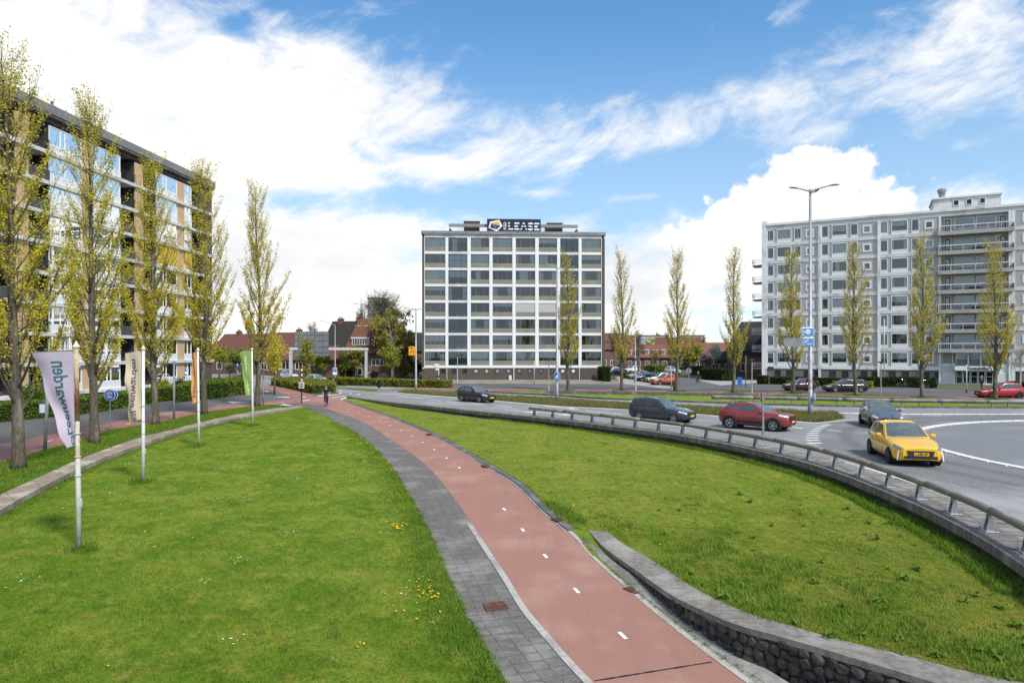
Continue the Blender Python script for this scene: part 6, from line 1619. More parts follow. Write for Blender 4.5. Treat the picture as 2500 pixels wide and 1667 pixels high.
car('dark plum hatchback parked beside the bins', at(1577, 930.5), (-.95, -.3), C_purple, L=4.0, H=1.47, group=gP)
car('grey hatchback parked nearest the shrub bed', at(1558, 925.5), (-.93, -.36), C_grey, L=4.2, H=1.48, group=gP)
car('white car parked far down the side street', at(1543, 908.5), (-.8, -.6), C_white, L=4.3, H=1.46, group=gP)
car('black car parked at the corner of the white flats', at(1504, 916), (-.9, -.4), C_black, L=4.3, H=1.46, group=gP)
car('white car behind the black one by the white flats', at(1494, 913), (-.9, -.4), C_white, L=4.2, H=1.46, group=gP)
car('white SUV parked by the bright green hedge', at(1642, 913), (.35, -.94), C_white, L=4.3, H=1.62, belt=1.0, hood=.92, nose=.8, wr=.34, group=gP)
car('beige car half hidden behind the dark garden hedge', at(1706, 910), (1, -.1), C_silver, L=4.5, H=1.45, group=gP)
car('small white car coming out of the left street behind the hedge island', at(706, 927.5), (.72, -.69), C_white, L=3.8, Wd=1.68, H=1.6, belt=1.0, hood=.95, nose=.72, wsx=1.1, cowl=.8, wb=2.4, fo=.75)
car('silver hatchback with shining windscreen behind the hedge island', at(776, 939.5), (.80, -.60), C_silver, L=4.1, H=1.5)
car('black car waiting far down the left street', at(592, 922), (.5, -.86), C_black, L=4.2, H=1.5)
car('white car far down the left street beside the green banner', at(586, 912.5), (.5, -.86), C_white, L=4.2, H=1.5)
# ================================================================ street furniture
M_pole = mat('lamp_pole', (.36, .375, .385), (.29, .30, .31), 6, .5, .1, metal=.35, big=(.25, .255, .26), bigscale=1.2)
M_polew = mat('pale_pole', (.55, .56, .56), (.46, .47, .47), 6, .55, metal=.1)
M_lamph = mat('lamp_head', (.16, .165, .17), (.12, .125, .13), 5, .5)
M_blue = mat('sign_blue', (.012, .09, .42), (.01, .08, .36), 4, .45); M_bluef = mat('faded_blue', (.09, .27, .50), (.075, .23, .44), 2, .5)
M_swhite = mat('sign_white', (.80, .80, .80), (.76, .76, .76), 4, .5); M_sred = mat('sign_red', (.45, .02, .02), (.38, .02, .02), 4, .5); M_sgrey = mat('sign_back', (.25, .265, .28), (.20, .21, .225), 2, .5, metal=.3); M_orange = mat('sign_orange', (.85, .36, .01), (.80, .33, .01), 4, .5); M_sblack = mat('sign_black', (.015, .015, .016), None, 4, .6)
def hgt(b, py): return CAMZ + (HY - py) * b.y / F
def disc_sign(r, m, n=20, th=.02):
    return MB().lathe((0, 0, 0), [(.001, -th), (r, -th), (r, 0), (.001, 0)], n)
FACE = Matrix.Rotation(rad(90), 4, 'X')           # flat in xy -> facing the camera (-y)
def sign_part(o, mb, m, M, name): q = mb.build(name, m, o); q.matrix_local = M; return q
def arrow_mb(pts, d=.006): return MB().prism([(x, y, 0) for x, y in pts], (0, 0, d))
def lamp_post(label, foot, top, r0, r1, arms, name='street_lamp', heads='flat', group=None, tilt=0.0):
    b = P(*foot); H = hgt(b, top); o = thing(name, label, 'street lamp', b, 0, group)
    MB().tube([(0, 0, -.1), (0, 0, 1.0), (0, 0, 1.02), (tilt * H, 0, H)], [r0 * 1.15, r0 * 1.1, r0, r1], 12).build('pole', M_pole, o, smooth=True)
    for (dx, dy, dz, hl) in arms:
        MB().tube([(tilt * H, 0, H - .15), (dx * .4 + tilt * H, dy * .4, H - .1 + dz * .5), (dx + tilt * H, dy, H + dz)], [r1 * .75, r1 * .6, r1 * .5], 6).build('arm', M_pole, o)
        d = Vector((dx, dy, 0)).normalized(); a = math.atan2(d.y, d.x)
        hd = MB().lathe((0, 0, 0), [(.001, -.06), (.75, -.045), (1.0, 0), (.8, .07), (.3, .12), (.001, .13)], 14)
        hd.v = [(x * hl * .5 + hl * .42, y * hl * .17, z * hl * .75) for x, y, z in hd.v]
        q = hd.build('lamp_head', M_lamph, o, smooth=True); q.matrix_local = T(dx + tilt * H, dy, H + dz) @ Matrix.Rotation(a, 4, 'Z') @ Matrix.Rotation(rad(-6), 4, 'Y')
    return o, b, H
mast, mb_, mH = lamp_post('very tall grey lamp mast with three lamps and blue signs on the grass point', (1978.4, 1018), 462, .155, .085, [(-.85, 0, .05, .75), (1.35, 0, .25, .85), (.05, -.6, -.35, .6)], 'lamp_mast')
k = mb_.y / F
def mpos(px, py): return ((px - 1978.4) * k, CAMZ + (HY - py) * k)
for (nm, x0, x1, y0, y1, yb) in (('direction_sign', 1952, 1981, 799.6, 821.7, -.45), ('direction_sign', 1954, 1980.5, 823.7, 846, -.45)):
    (a, zt), (c, zb) = mpos(x0, y0), mpos(x1, y1)
    s = MB().bbox(a, c, yb - .05, yb + .22, zb, zt, .05).build(nm, M_swhite, mast)
    MB().bbox(a + .07, c - .05, yb - .075, yb - .052, zb + .05, zt - .05, .01).build('sign_face', M_bluef, s)
    if y0 < 810: MB().lathe((0, 0, 0), [(.001, 0), (.17, 0), (.17, .02), (.001, .02)], 8).build('pictogram', M_swhite, s).matrix_local = T((a + c) / 2 - .05, yb - .077, (zb + zt) / 2) @ FACE
    if y0 < 810:
        lw = MB()
        for i in (-1, 0, 1): lw.box(i * .07 - .018, i * .07 + .018, -.003, .0, -.07, .07)
        lw.build('letter_strokes', M_bluef, s).matrix_local = T((a + c) / 2 - .05, yb - .099, (zb + zt) / 2)
    else:
        for (sz, dx, dz) in ((.12, -.10, .13), (.10, .05, -.14)):
            lw = MB(); nst = 4 if sz > .11 else 7
            for i in range(nst): u = (i - nst / 2) * .05; lw.box(u, u + .028, -.003, 0, -sz * .3, sz * (.45 if i % 3 == 0 else .25))
            lw.build('letter_strokes', M_swhite, s).matrix_local = T((a + c) / 2 + dx, yb - .078, (zb + zt) / 2 + dz)
    sign_part(s, arrow_mb([(-.06, 0), (.03, .08), (.03, .03), (.09, .03), (.09, -.03), (.03, -.03), (.03, -.08)]), M_swhite, T(a + .14, yb - .078, (zb + zt) / 2) @ FACE, 'arrow')
(a, zt), (c, zb) = mpos(1906.5, 825.5), mpos(1955, 846.5)
MB().prism([(a + .22, -.45, zt), (c, -.45, zt), (c, -.45, zb), (a + .22, -.45, zb), (a + .05, -.45, zb + .1), (a, -.45, (zt + zb) / 2), (a + .05, -.45, zt - .1)], (0, .25, 0)).build('sign_back', M_sgrey, mast)
for (px, py) in ((1978, 806), (1978, 840), (1978, 928), (1978, 946)): zz = mpos(px, py)[1]; MB().lathe((0, 0, zz), [(.165, -.03), (.175, -.03), (.175, .03), (.165, .03)], 12).build('clamp', M_steel, mast)
x, z = mpos(1986, 969); q = disc_sign(.31, M_blue).build('keep_left_sign', M_swhite, mast); q.matrix_local = T(x, -.30, z) @ Matrix.Rotation(rad(56), 4, 'Z') @ FACE
r_ = disc_sign(.29, M_blue).build('sign_face', M_blue, q); r_.location = (0, 0, .012)
r_ = arrow_mb([(-.05, -.22), (.05, -.22), (.05, .02), (.13, .02), (.0, .22), (-.13, .02), (-.05, .02)]).build('arrow', M_swhite, q); r_.matrix_local = T(0, 0, .016) @ Matrix.Rotation(rad(180), 4, 'Z')
x, z = mpos(1971.5, 937); q = MB().prism([(-.33, 0, .29), (.33, 0, .29), (0, 0, -.29)], (0, .02, 0)).build('give_way_sign', M_sred, mast); q.matrix_local = T(x, .18, z) @ Matrix.Rotation(rad(70), 4, 'Z') @ Matrix.Scale(1.35, 4)
# twin lamp in front of the white flats with lane sign
o, b, H = lamp_post('grey twin armed lamp post with the blue lane sign in front of the white flats', (1360, 980), 652, .13, .07, [(-1.0, 0, .28, .7), (1.0, 0, .0, .7)])
z = hgt(b, 918); s = MB().bbox(-.27, .27, -.19, -.15, z - .36, z + .36, .02).build('lane_sign', M_swhite, o)
MB().bbox(-.245, .245, -.196, -.1905, z - .335, z + .335, .002).build('sign_face', M_blue, s)
sign_part(s, arrow_mb([(.04, -.28), (.10, -.28), (.10, .28), (.04, .28)]), M_swhite, T(0, -.198, z) @ FACE, 'line'); sign_part(s, arrow_mb([(-.15, -.28), (-.09, -.28), (-.09, -.12), (.02, .02), (.02, .12), (-.02, .12), (-.15, -.06)]), M_swhite, T(0, -.198, z) @ FACE, 'line')
# lamp left of the white flats with orange sign
o, b, H = lamp_post('grey twin armed lamp post with the orange detour sign left of the white flats', (1015.5, 956), 753, .12, .07, [(-1.0, 0, .08, .65), (.95, 0, .02, .6)])
zt, zb = hgt(b, 845), hgt(b, 868); kx = b.y / F
s = MB().bbox(-18 * kx, -.6 * kx, -.10, -.06, zb, zt, .02).build('detour_sign', M_sblack, o); MB().bbox(-18 * kx + .03, -.6 * kx - .03, -.107, -.1005, zb + .03, zt - .03, .002).build('sign_face', M_orange, s)
me = text_mesh('Hallo', .20, .003, .006); me.transform(T(-11.5 * kx, -.111, zt - .17) @ FACE); me.materials.append(M_sblack); link('lettering', me, s)
ring = MB(); pts = [(.17 * math.cos(rad(a)), .17 * math.sin(rad(a))) for a in range(180, -1, -15)]; ring.tube([(x, 0, z) for x, z in pts] + [(.17, 0, -.25)], .035, 6); q = ring.build('arrow', M_sblack, s); q.matrix_local = T(-8.5 * kx, -.10, zb + .40)
sign_part(s, arrow_mb([(-.10, 0), (.10, 0), (0, -.14)]), M_sblack, T(-8.5 * kx - .17, -.109, zb + .40) @ FACE, 'arrow_tip'); 
MB().box(-16 * kx, -3 * kx, -.111, -.108, zt - .36, zt - .30).box(-16 * kx, -3 * kx, -.111, -.108, zb + .07, zb + .11).build('text_line', mat('sign_dark_orange', (.55, .22, .01), None, 4, .5), s)
# plain lamps
lamp_post('curved arm lamp post with a parking sign behind the hedge', (818, 934), 792, .09, .05, [(-1.9, 0, .55, .55)])
b = P(818, 934); z = hgt(b, 906); pk = thing('parking_sign', 'blue and white parking sign plate on the curved arm lamp post', 'sign', b)
MB().bbox(-.32, .32, -.16, -.13, z - .55, z + .55, .02).build('plate', M_swhite, pk); MB().box(-.26, .26, -.166, -.161, z - .1, z + .48).build('sign_face', M_blue, pk)
me = text_mesh('P', .45, .003, .01); me.transform(T(0, -.17, z + .19) @ FACE); me.materials.append(M_swhite); link('lettering', me, pk)
def flat_lamp(label, foot, top, r=.055, w=.62, group=None):
    b = P(*foot); H = hgt(b, top); o = thing('street_lamp', label, 'street lamp', b, 0, group)
    MB().tube([(0, 0, -.05), (0, 0, .5), (0, 0, .52), (0, 0, H - .1)], [r * 1.5, r * 1.5, r, r * .8], 10).build('pole', M_polew, o)
    MB().lathe((0, 0, H), [(r * .8, -.22), (w * .25, -.12), (w * .48, -.02), (w * .5, .03), (.001, .05)], 14).build('lamp_shade', M_lamph, o)
    return o
gF = 'flat topped street lamps'
flat_lamp('flat topped lamp near the left corner of the white flats', (1116.8, 935), 867, group=gF)
flat_lamp('flat topped lamp left of the twin armed post', (1339.8, 953), 877, group=gF)
flat_lamp('flat topped lamp between two poplars by the parked cars', (1552.5, 953.5), 876, group=gF)
flat_lamp('flat topped lamp between the third poplar and the grey flats', (1836, 958.5), 878, group=gF)
flat_lamp('flat topped lamp in front of the long grey flats near a poplar', (2151, 967), 883, group=gF)
lamp_post('slim dark lamp with a short arm above the parked cars', (1551, 936), 798, .08, .05, [(.45, 0, .02, .35)])
def post(label, foot, top, r, m, lean=0.0, name='post', cat='post', cap=True):
    b = P(*foot); H = hgt(b, top); o = thing(name, label, cat, b)
    MB().tube([(0, 0, -.05), (lean * .5 * H, 0, H * .5), (lean * H, 0, H)], [r, r, r * .9], 10).build('pole', m, o, smooth=True)
    MB().lathe((lean * H, 0, H), [(r * .9, -.01), (r * 1.05, .0), (r * .9, .04), (.001, .05)], 10).build('cap', M_lamph, o)
    return o, b, H
o, b, H = post('leaning galvanised post with a blue framed box behind the lilac banner', (109, 1102), 905, .075, M_pole, .048)
MB().bbox(-.28, .10, -.03, .12, 1.75, 2.25, .02).build('box', M_blue, o); MB().box(-.22, .03, -.036, -.031, 1.80, 2.2).build('notice', M_swhite, o)
post('plain grey post right of the cream banner', (424.6, 1025), 884, .075, M_pole)
post('thin grey post beside the last poplar', (643, 988.6), 905, .07, M_pole)
post('thin white pole in front of the white flats base', (1304.5, 938), 880, .05, M_polew)
post('thin flag mast in front of the grey flats', (2159, 944), 778, .06, M_polew)
o, b, H = post('pale sign post with black foot before the entrance', (2360, 959.5), 890, .06, M_polew); MB().cyl((0, 0, 0), (0, 0, .38), .075, 8).build('foot', M_sblack, o)
post('thin post behind the orange SUV', (1639, 947), 905, .04, M_polew)
post('dark thin trunk like post by the blue board', (1821, 945), 868, .06, M_lamph)
# blue cycle path sign (two discs back to back)
b = P(268.5, 1052); o = thing('cycle_path_sign', 'round blue cycle path sign on a post between two poplars', 'sign', b); H = hgt(b, 949)
MB().cyl((0, 0, -.05), (0, 0, 1.1), .045, 10).cyl((0, 0, 1.1), (0, 0, H), .032, 10).build('post', M_pole, o)
def bike_icon():
    m = MB()
    for cx in (-.105, .105): m.tube([(cx + .062 * math.cos(a), .062 * math.sin(a), 0) for a in [i * math.pi / 6 for i in range(13)]], .010, 4, cap=False)
    for p in ([(-.105, 0), (-.05, .10), (.08, .10), (.0, 0), (-.05, .10)], [(-.105, 0), (0, 0)], [(.105, 0), (.07, .14), (.03, .15)], [(-.08, .13), (-.02, .13)]): m.tube([(x, y, 0) for x, y in p], .010, 4)
    return m
for dx, ry in ((0, 0), (.05, 25)):
    z = H - .36; d = disc_sign(.33, M_swhite, 24).build('sign_disc', M_swhite, o); d.matrix_local = T(dx, -.06 + .12 * (dx > 0), z) @ Matrix.Rotation(rad(ry), 4, 'Z') @ FACE
    f = disc_sign(.305, M_blue, 24).build('sign_face', M_blue, d); f.location = (0, 0, .012)
    if dx == 0:
        for yy, sx in ((.11, 1), (-.11, -1)): q = bike_icon().build('bicycle_symbol', M_swhite, d); q.matrix_local = T(0, yy - .03, .022) @ Matrix.Diagonal((sx, 1, 1, 1))
# striped sign bollard at the junction
b = P(736.6, 985); o = thing('striped_post', 'tall black and white striped post with a square plate at the cycle junction', 'post', b); H = hgt(b, 900)
n = 14
for i in range(n):
    M_ = M_sblack if i < 6 else (M_swhite if i % 2 else M_sblack)
    MB().tube([(0, 0, H * i / n), (0, 0, H * (i + 1) / n - .002)], .055, 10).build('stripe', M_, o)
z = hgt(b, 940); q = MB().bbox(-.24, .24, -.10, -.07, z - .28, z + .28, .02).build('plate', M_swhite, o); MB().box(-.17, .17, -.104, -.101, z - .2, z + .2).build('plate_face', M_sblack, q); MB().cyl((-.06, -.10, z - .1), (-.06, -.10, z + .14), .03, 6).cyl((.06, -.10, z - .1), (.06, -.10, z + .14), .03, 6).build('figure', M_swhite, q)
MB().tube([(0, 0, H), (0, 0, H + .12)], .06, 10).build('red_top', M_sred, o)
def bollard(label, foot, top, group=None, r=.09):
    b = P(*foot); H = hgt(b, top); o = thing('bollard', label, 'bollard', b, 0, group); n = 5
    for i in range(n): MB().tube([(0, 0, H * i / n), (0, 0, H * (i + 1) / n - .002)], r, 10).build('band', M_sred if i % 2 == 0 else M_swhite, o)
bollard('red and white bollard at the crossing right of the hedge island', (830, 963), 948.5); bollard('red and white bollard by the poplar in front of the orange SUV', (1640, 955), 940)
b = P(1645, 954.5); o = thing('bollard', 'short black bollard beside the red and white one', 'bollard', b); MB().tube([(0, 0, 0), (0, 0, .8)], .08, 10).build('body', M_sblack, o); MB().lathe((0, 0, .8), [(.08, 0), (.09, .02), (.08, .08), (.001, .1)], 10).build('cap', M_sblack, o)
b = P(814, 941); o = thing('keep_right_post', 'orange post with a small blue sign before the long hedge', 'post', b); MB().cyl((0, 0, 0), (0, 0, .62), .10, 10).build('post', M_orange, o); q = MB().bbox(-.17, .17, -.12, -.09, .62, .98, .02).build('sign_face', M_blue, o); sign_part(q, arrow_mb([(-.03, -.12), (.03, -.12), (.03, .02), (.08, .02), (0, .12), (-.08, .02), (-.03, .02)]), M_swhite, T(0, -.122, .8) @ FACE, 'arrow')
b = P(784, 925); o = thing('cycle_path_sign', 'small round blue cycle sign with a white plate behind the hedge island', 'sign', b); H = hgt(b, 885)
MB().cyl((0, 0, 0), (0, 0, H), .04, 8).build('post', M_pole, o); q = disc_sign(.32, M_blue).build('sign_disc', M_blue, o); q.matrix_local = T(0, -.06, H - .3) @ FACE; s = bike_icon().build('bicycle_symbol', M_swhite, q); s.location = (0, 0, .01)
q = MB().bbox(-.24, .24, -.09, -.06, H - 1.25, H - .68, .02).build('plate', M_swhite, o); MB().box(-.1, .1, -.095, -.091, H - 1.12, H - .82).build('symbol', M_sred, q)
b = P(580, 930); o = thing('traffic_sign', 'small blue round sign far down the left street', 'sign', b); H = hgt(b, 886); MB().cyl((0, 0, 0), (0, 0, H), .04, 8).build('post', M_pole, o); q = disc_sign(.3, M_blue).build('sign_disc', M_blue, o); q.matrix_local = T(0, -.06, H - .3) @ FACE; sign_part(q, arrow_mb([(-.04, -.2), (.04, -.2), (.04, .05), (.12, .05), (0, .2), (-.12, .05), (-.04, .05)]), M_swhite, T(0, 0, .008), 'arrow')
# road gantry
b0, b1 = P(710, 929.5), P(894, 925); o = thing('road_gantry', 'white steel road gantry with the grey back of a big direction sign', 'gantry', b0); v = b1 - b0
zt = hgt(b0, 848.5); zb = hgt(b0, 854.5)
MB().box(-.22, .22, -.22, .22, -.1, zb - .002).build('column', mat('gantry_grey', (.52, .53, .54), (.42, .43, .44), 3, .5), o)
MB().box(v.x - .22, v.x + .22, v.y - .22, v.y + .22, -.1, zb - .002).build('column', MATS['gantry_grey'], o)
a = math.atan2(v.y, v.x); Lg = Vector((v.x, v.y, 0)).length
q = MB().bbox(-.3, Lg + .3, -.25, .25, zb, zt, .03).build('beam', MATS['gantry_grey'], o); q.matrix_local = Matrix.Rotation(a, 4, 'Z')
kx = b0.y / F; s0, s1 = (718 - 710) * kx, (800 - 710) * kx; z0, z1 = hgt(b0, 868.5), hgt(b0, 809)
pn = MB().box(s0, s1, .45, .5, z0, z1).build('sign_board', M_sgrey, o)
for i in range(4): x = s0 + (s1 - s0) * (.13 + .245 * i); MB().box(x - .07, x + .07, .3, .448, z0 - .1, z1 + .05).build('post', M_steel, pn)
for i in range(4): z = z0 + (z1 - z0) * (.15 + .24 * i); MB().box(s0, s1, .38, .446, z - .04, z + .04).build('stiffener', M_sgrey, pn)
for i in range(9): x = s0 + (s1 - s0) * i / 8; MB().box(x - .02, x + .02, .43, .449, z0, z1).build('seam', M_fascia, pn)
# finger post by the white flats
b = P(1071, 933); o = thing('finger_post', 'black and white finger post with red edged plates at the white flats', 'sign', b); H = hgt(b, 888)
for i in range(8): MB().tube([(0, 0, H * i / 8), (0, 0, H * (i + 1) / 8 - .002)], .05, 8).build('stripe', (M_sblack if i % 2 == 0 else M_swhite) if i < 4 else M_swhite, o)
for i in range(3): z = H - .12 - i * .36; q = MB().bbox(-.75 + .1 * i, .05, -.08, -.05, z - .15, z + .13, .01).build('sign_plate', M_swhite, o); MB().box(-.75 + .1 * i, -.66 + .1 * i, -.085, -.081, z - .15, z + .13).box(-.6 + .1 * i, -.05, -.085, -.081, z - .03, z + .01).build('red_print', M_sred, q)
# give way sign seen from behind
b = P(1863, 1079, .13); o = thing('give_way_sign', 'back of a triangular give way sign on a grey post at the pipe railing', 'sign', b); kx = b.y / F
zt, zb = CAMZ + (HY - 957.5) * kx, CAMZ + (HY - 985.7) * kx; w = 14.2 * kx
MB().tube([(0, 0, 0), (0, 0, 1.2), (0, 0, 1.22), (-.03, 0, zt - .13)], [.05, .05, .035, .035], 10).build('post', M_pole, o)
tri = MB().prism([(-w, .04, zt - .13), (w, .04, zt - .13), (0, .04, zb - .13)], (0, .02, 0)).build('sign_panel', M_sgrey, o)
rim = MB(); P3 = [Vector((-w, .045, zt - .13)), Vector((w, .045, zt - .13)), Vector((0, .045, zb - .13))]
for i in range(3): rim.tube([P3[i], P3[(i + 1) % 3]], .016, 6)
rim.build('rim', M_sred, tri); MB().bbox(-.12, .12, .0, .045, zt - .23, zt - .19, .01).build('clamp', M_steel, tri)
b = P(1682, 943.5); o = thing('stop_sign', 'back of a round sign on a pole at the corner of the side street', 'sign', b); H = hgt(b, 898); MB().cyl((0, 0, 0), (0, 0, H), .045, 8).build('post', M_pole, o); q = disc_sign(.42, M_sgrey, 8).build('sign_panel', M_sgrey, o); q.matrix_local = T(0, .05, H - .4) @ FACE; MB().box(-.3, .3, -.02, .02, -.02, .03).build('bracket', M_steel, q)
# blue board, bins, small things
b = P(1805, 942); o = thing('notice_board', 'blue A-board standing on the pavement left of the grey flats', 'board', b); MB().prism([(-.32, -.25, .15), (.32, -.25, .15), (.32, -.05, 1.2), (-.32, -.05, 1.2)], (0, .03, 0)).build('panel', M_blue, o); MB().box(-.32, -.28, -.25, .25, 0, .15).box(.28, .32, -.25, .25, 0, .15).build('feet', M_pole, o)
for i, (x, y) in enumerate([(1583.5, 932.5), (1588, 933.5), (1592.5, 934.5)]):
    b = P(x, y); lb = ['dark green wheelie bin beside the plum car', 'middle wheelie bin of the row by the white hatchback', 'wheelie bin nearest the orange SUV'][i]
    o = thing('wheelie_bin', lb, 'bin', b, .3, 'wheelie bins in the side street'); m = mat('bin_green', (.03, .055, .045), (.022, .04, .034), 4, .6)
    MB().prism([(-.28, -.32, .08), (.28, -.32, .08), (.32, -.36, 1.15), (-.32, -.36, 1.15)], (0, .66, 0)).build('body', m, o); MB().bbox(-.34, .34, -.40, .36, 1.152, 1.26, .03).build('lid', m, o)
    for s in (-1, 1): MB().cyl((s * .3, .25, .1), (s * .36, .25, .1), .1, 10).build('wheel', M_tyre, o)
b = P(899, 924); o = thing('bus_stop', 'small blue bus stop sign and grey cabinet beside the right gantry leg', 'sign', b); H = hgt(b, 893); MB().cyl((.5, 0, 0), (.5, 0, H), .04, 8).build('post', M_pole, o); MB().box(.1, .55, -.03, .0, H - .22, H).build('sign_face', M_bluef, o)
b = P(903, 925); o = thing('cabinet', 'grey street cabinet behind the long hedge at the gantry leg', 'cabinet', b); MB().bbox(-.4, .4, 0, .4, 0, 1.15, .03).build('body', M_greyp, o); MB().box(-.36, -.02, -.015, -.002, .1, 1.05).box(.02, .36, -.015, -.002, .1, 1.05).build('door', M_sgrey, o)
# far railing
o = thing('guard_rail', 'long grey pipe guard rail on feet along the far side of the roundabout', 'railing')
fl = crv([P(*p, .55) for p in [(1737, 969), (1850, 970.5), (1974, 973), (2160, 977), (2330, 979), (2500, 980)]] + [Vector((60, 61, .55))], 97)
for i in range(12): MB().tube([p.copy() for p in fl[i * 8:i * 8 + 9]], .17, 10).build('rail_pipe', mat('far_pipe', (.20, .195, .185), (.15, .145, .14), 3, .6, metal=.2, big=(.26, .255, .25), bigscale=.6), o, smooth=True)
pr = None
for i in range(26):
    p = fl[int(i * 96 / 26) + 1]; Mx = T(p.x, p.y, .03)
    if pr is None: pr = MB().box(-.04, .04, -.06, .06, .03, .40).build('post', M_steel, o); pr.matrix_local = Mx; bp_ = MB().box(-.2, .2, -.15, .15, 0, .03).build('base_plate', M_steel, pr)
    else: c = place(pr, Mx, o); k_ = bp_.copy(); COL.objects.link(k_); k_.parent = c
# far low wall and the kerb edge of the outer lane
o = thing('low_wall', 'low brown concrete wall running below the far row of poplars', 'wall')
wa = crv([P(*p, 0) for p in [(1330, 962), (1480, 963.5), (1640, 966), (1760, 968), (1974, 973.5), (2160, 979), (2330, 983), (2500, 988)]], 80); wb_ = offset(wa, -.55)
if wb_[0].y < wa[0].y: wb_ = offset(wa, .55)
for q in wa + wb_: q.z = .34
strip_pieces('wall_block', wa, wb_, 24, .4, M_conc_dark, o, gap=.03)
o = thing('kerb', 'dark raised kerb along the far lane of the main road', 'kerb')
ka_ = crv([P(*p, 0) for p in [(1112, 954.9), (1200, 959), (1340, 966), (1447, 973.4), (1536, 977.4), (1643, 980.9), (1760, 985.3), (1950, 991.3), (2214, 996), (2500, 997.3)]], 80); kb_ = offset(ka_, -.5)
if kb_[40].y < ka_[40].y: kb_ = offset(ka_, .5)
for q in ka_ + kb_: q.z = .16
strip_pieces('kerb_stone', ka_, kb_, 36, .2, M_conc_dark, o, gap=.04)

# ---------------------------------------------------------------- banners on poles
M_fp = mat('flag_pole_white', (.62, .615, .58), (.52, .51, .47), 5, .5, big=(.40, .33, .24), bigscale=1.3); M_fp2 = mat('flag_pole_clean', (.66, .67, .68), (.60, .61, .62), 5, .45)
M_brass = mat('pole_cap', (.70, .64, .46), (.60, .54, .38), 6, .5)
def banner(label_pole, label_flag, foot_px, top_px, topw, botw, hl, col, tcol, text, rust=False, seed=0, wavy=.12, frame=True, tilt=0.0, logo=True):
    """pole with finial and cross arm; the banner hangs from it, seen from behind so its words are mirrored"""
    z0 = -.2
    for _ in range(12):
        Y = (CAMZ - z0) * F / (foot_px[1] - HY); X_ = (foot_px[0] - CX) / F * Y; z0 = lawnL_z(X_, Y)
    b = Vector((X_, Y, z0)); k = Y / F; H = (foot_px[1] - top_px[1]) * k; dx = (top_px[0] - foot_px[0]) * k
    o = thing('flag_pole', label_pole, 'flag pole', b); at_ = lambda z: dx * z / H
    MB().tube([(0, 0, -.1), (at_(H * .45), 0, H * .45), (at_(H * .45), 0, H * .452), (dx, 0, H - .19)], [.062, .058, .052, .047], 14).build('pole', M_fp if rust else M_fp2, o, smooth=True)
    MB().lathe((dx, 0, H - .12), [(.05, -.08), (.05, -.06), (.085, -.03), (.09, .0), (.045, .05), (.015, .12), (.001, .13)], 12).build('finial', M_brass, o, smooth=True)
    za = H - .23
    MB().cyl((dx + .03, 0, za + .02), (dx - topw - .3 * rust, 0, za - .06 - tilt), .013, 6).build('cross_arm', M_chrome if rust else M_polew, o)
    for z in (H * .36, H * .45, H * .56): MB().lathe((at_(z), 0, z), [(.055, -.012), (.085, 0), (.055, .012)], 12).build('cord_ring', M_polew, o)
    MB().bbox(at_(.24 * H) + .045, at_(.24 * H) + .085, -.03, .03, .21 * H, .25 * H, .01).build('cleat', M_polew, o)
    if rust: MB().tube([(at_(H * .62), 0, H * .62), (dx, 0, H - .14)], [.056, .051], 14).build('rust_sleeve', mat('rust_stain', (.50, .42, .28), (.38, .24, .12), 3, .7, big=(.22, .09, .04), bigscale=1.1), o, smooth=True)
    f = thing('banner', label_flag, 'banner', b); r = random.Random(seed); N, K = 40, 12; rows = []
    def surf(u, v):                         # u: down the pole, v: out from the pole (0..1)
        w = topw + (botw - topw) * u ** 1.25
        w *= 1 - .10 * wavy / .12 * math.sin(u * 8.5 + seed) * u
        x = -.07 - w * v; z = za - hl * u - v * (.06 + tilt) * (1 - u) - .10 * v * u
        y = wavy * math.sin(v * 5.0 + u * 6.0 + seed) * v * (.4 + u) - .05 * v * math.sin(u * 14 + seed * 2) * wavy / .12
        return Vector((at_(z) + x, y, z))
    for i in range(N + 1): rows.append([surf(i / N, j / K) for j in range(K + 1)])
    th = MB().grid(rows); me_o = th.build('cloth', col, f, smooth=True)
    if text:
        me = text_mesh(text, 1.0, 0, .018, 4); bm = bmesh.new(); bm.from_mesh(me)
        bmesh.ops.subdivide_edges(bm, edges=[e for e in bm.edges if e.calc_length() > .25], cuts=2); bmesh.ops.triangulate(bm, faces=bm.faces[:])
        xs = [v.co.x for v in bm.verts]; x0, x1 = min(xs), max(xs); ys = [v.co.y for v in bm.verts]
        for v in bm.verts:
            # word runs up the cloth: last letters on top; mirrored from this side
            t = (v.co.x - x0) / (x1 - x0); q = (v.co.y - min(ys)) / (max(ys) - min(ys))
            u = .88 - .78 * t; vv = text_v0 + text_dv * (1 - q)
            p = surf(u, vv); v.co = p + Vector((0, -.006, 0))
        me2 = bm.to_mesh(me); bm.free(); me.materials.append(tcol); link('lettering', me, f)
        if logo:
            rr = [[surf(.90 + .09 * i / 3, text_v0 + (text_dv * .7) * j / 3) + Vector((0, -.006, 0)) for j in range(4)] for i in range(4)]; MB().grid(rr).build('logo_block', tcol, f)
            rr = [[surf(.915 + .06 * i / 3, text_v0 + .03 + (text_dv * .5) * j / 3) + Vector((0, -.009, 0)) for j in range(4)] for i in range(4)]; MB().grid(rr).build('logo_mark', col, f)
    return o
def cloth(name, c): return mat(name, c, tuple(x * .92 for x in c), 1.2, .85, translucent=.35, bump=.0)
B1, B2, B3, B4 = cloth('lilac_cloth', (.63, .53, .66)), cloth('cream_cloth', (.72, .62, .45)), cloth('orange_cloth', (.78, .38, .13)), cloth('green_cloth', (.34, .50, .14))
TG, TP = mat('teal_print', (.035, .13, .15), None, 3, .8), mat('violet_print', (.10, .05, .11), None, 3, .8)
text_v0, text_dv = .18, .42
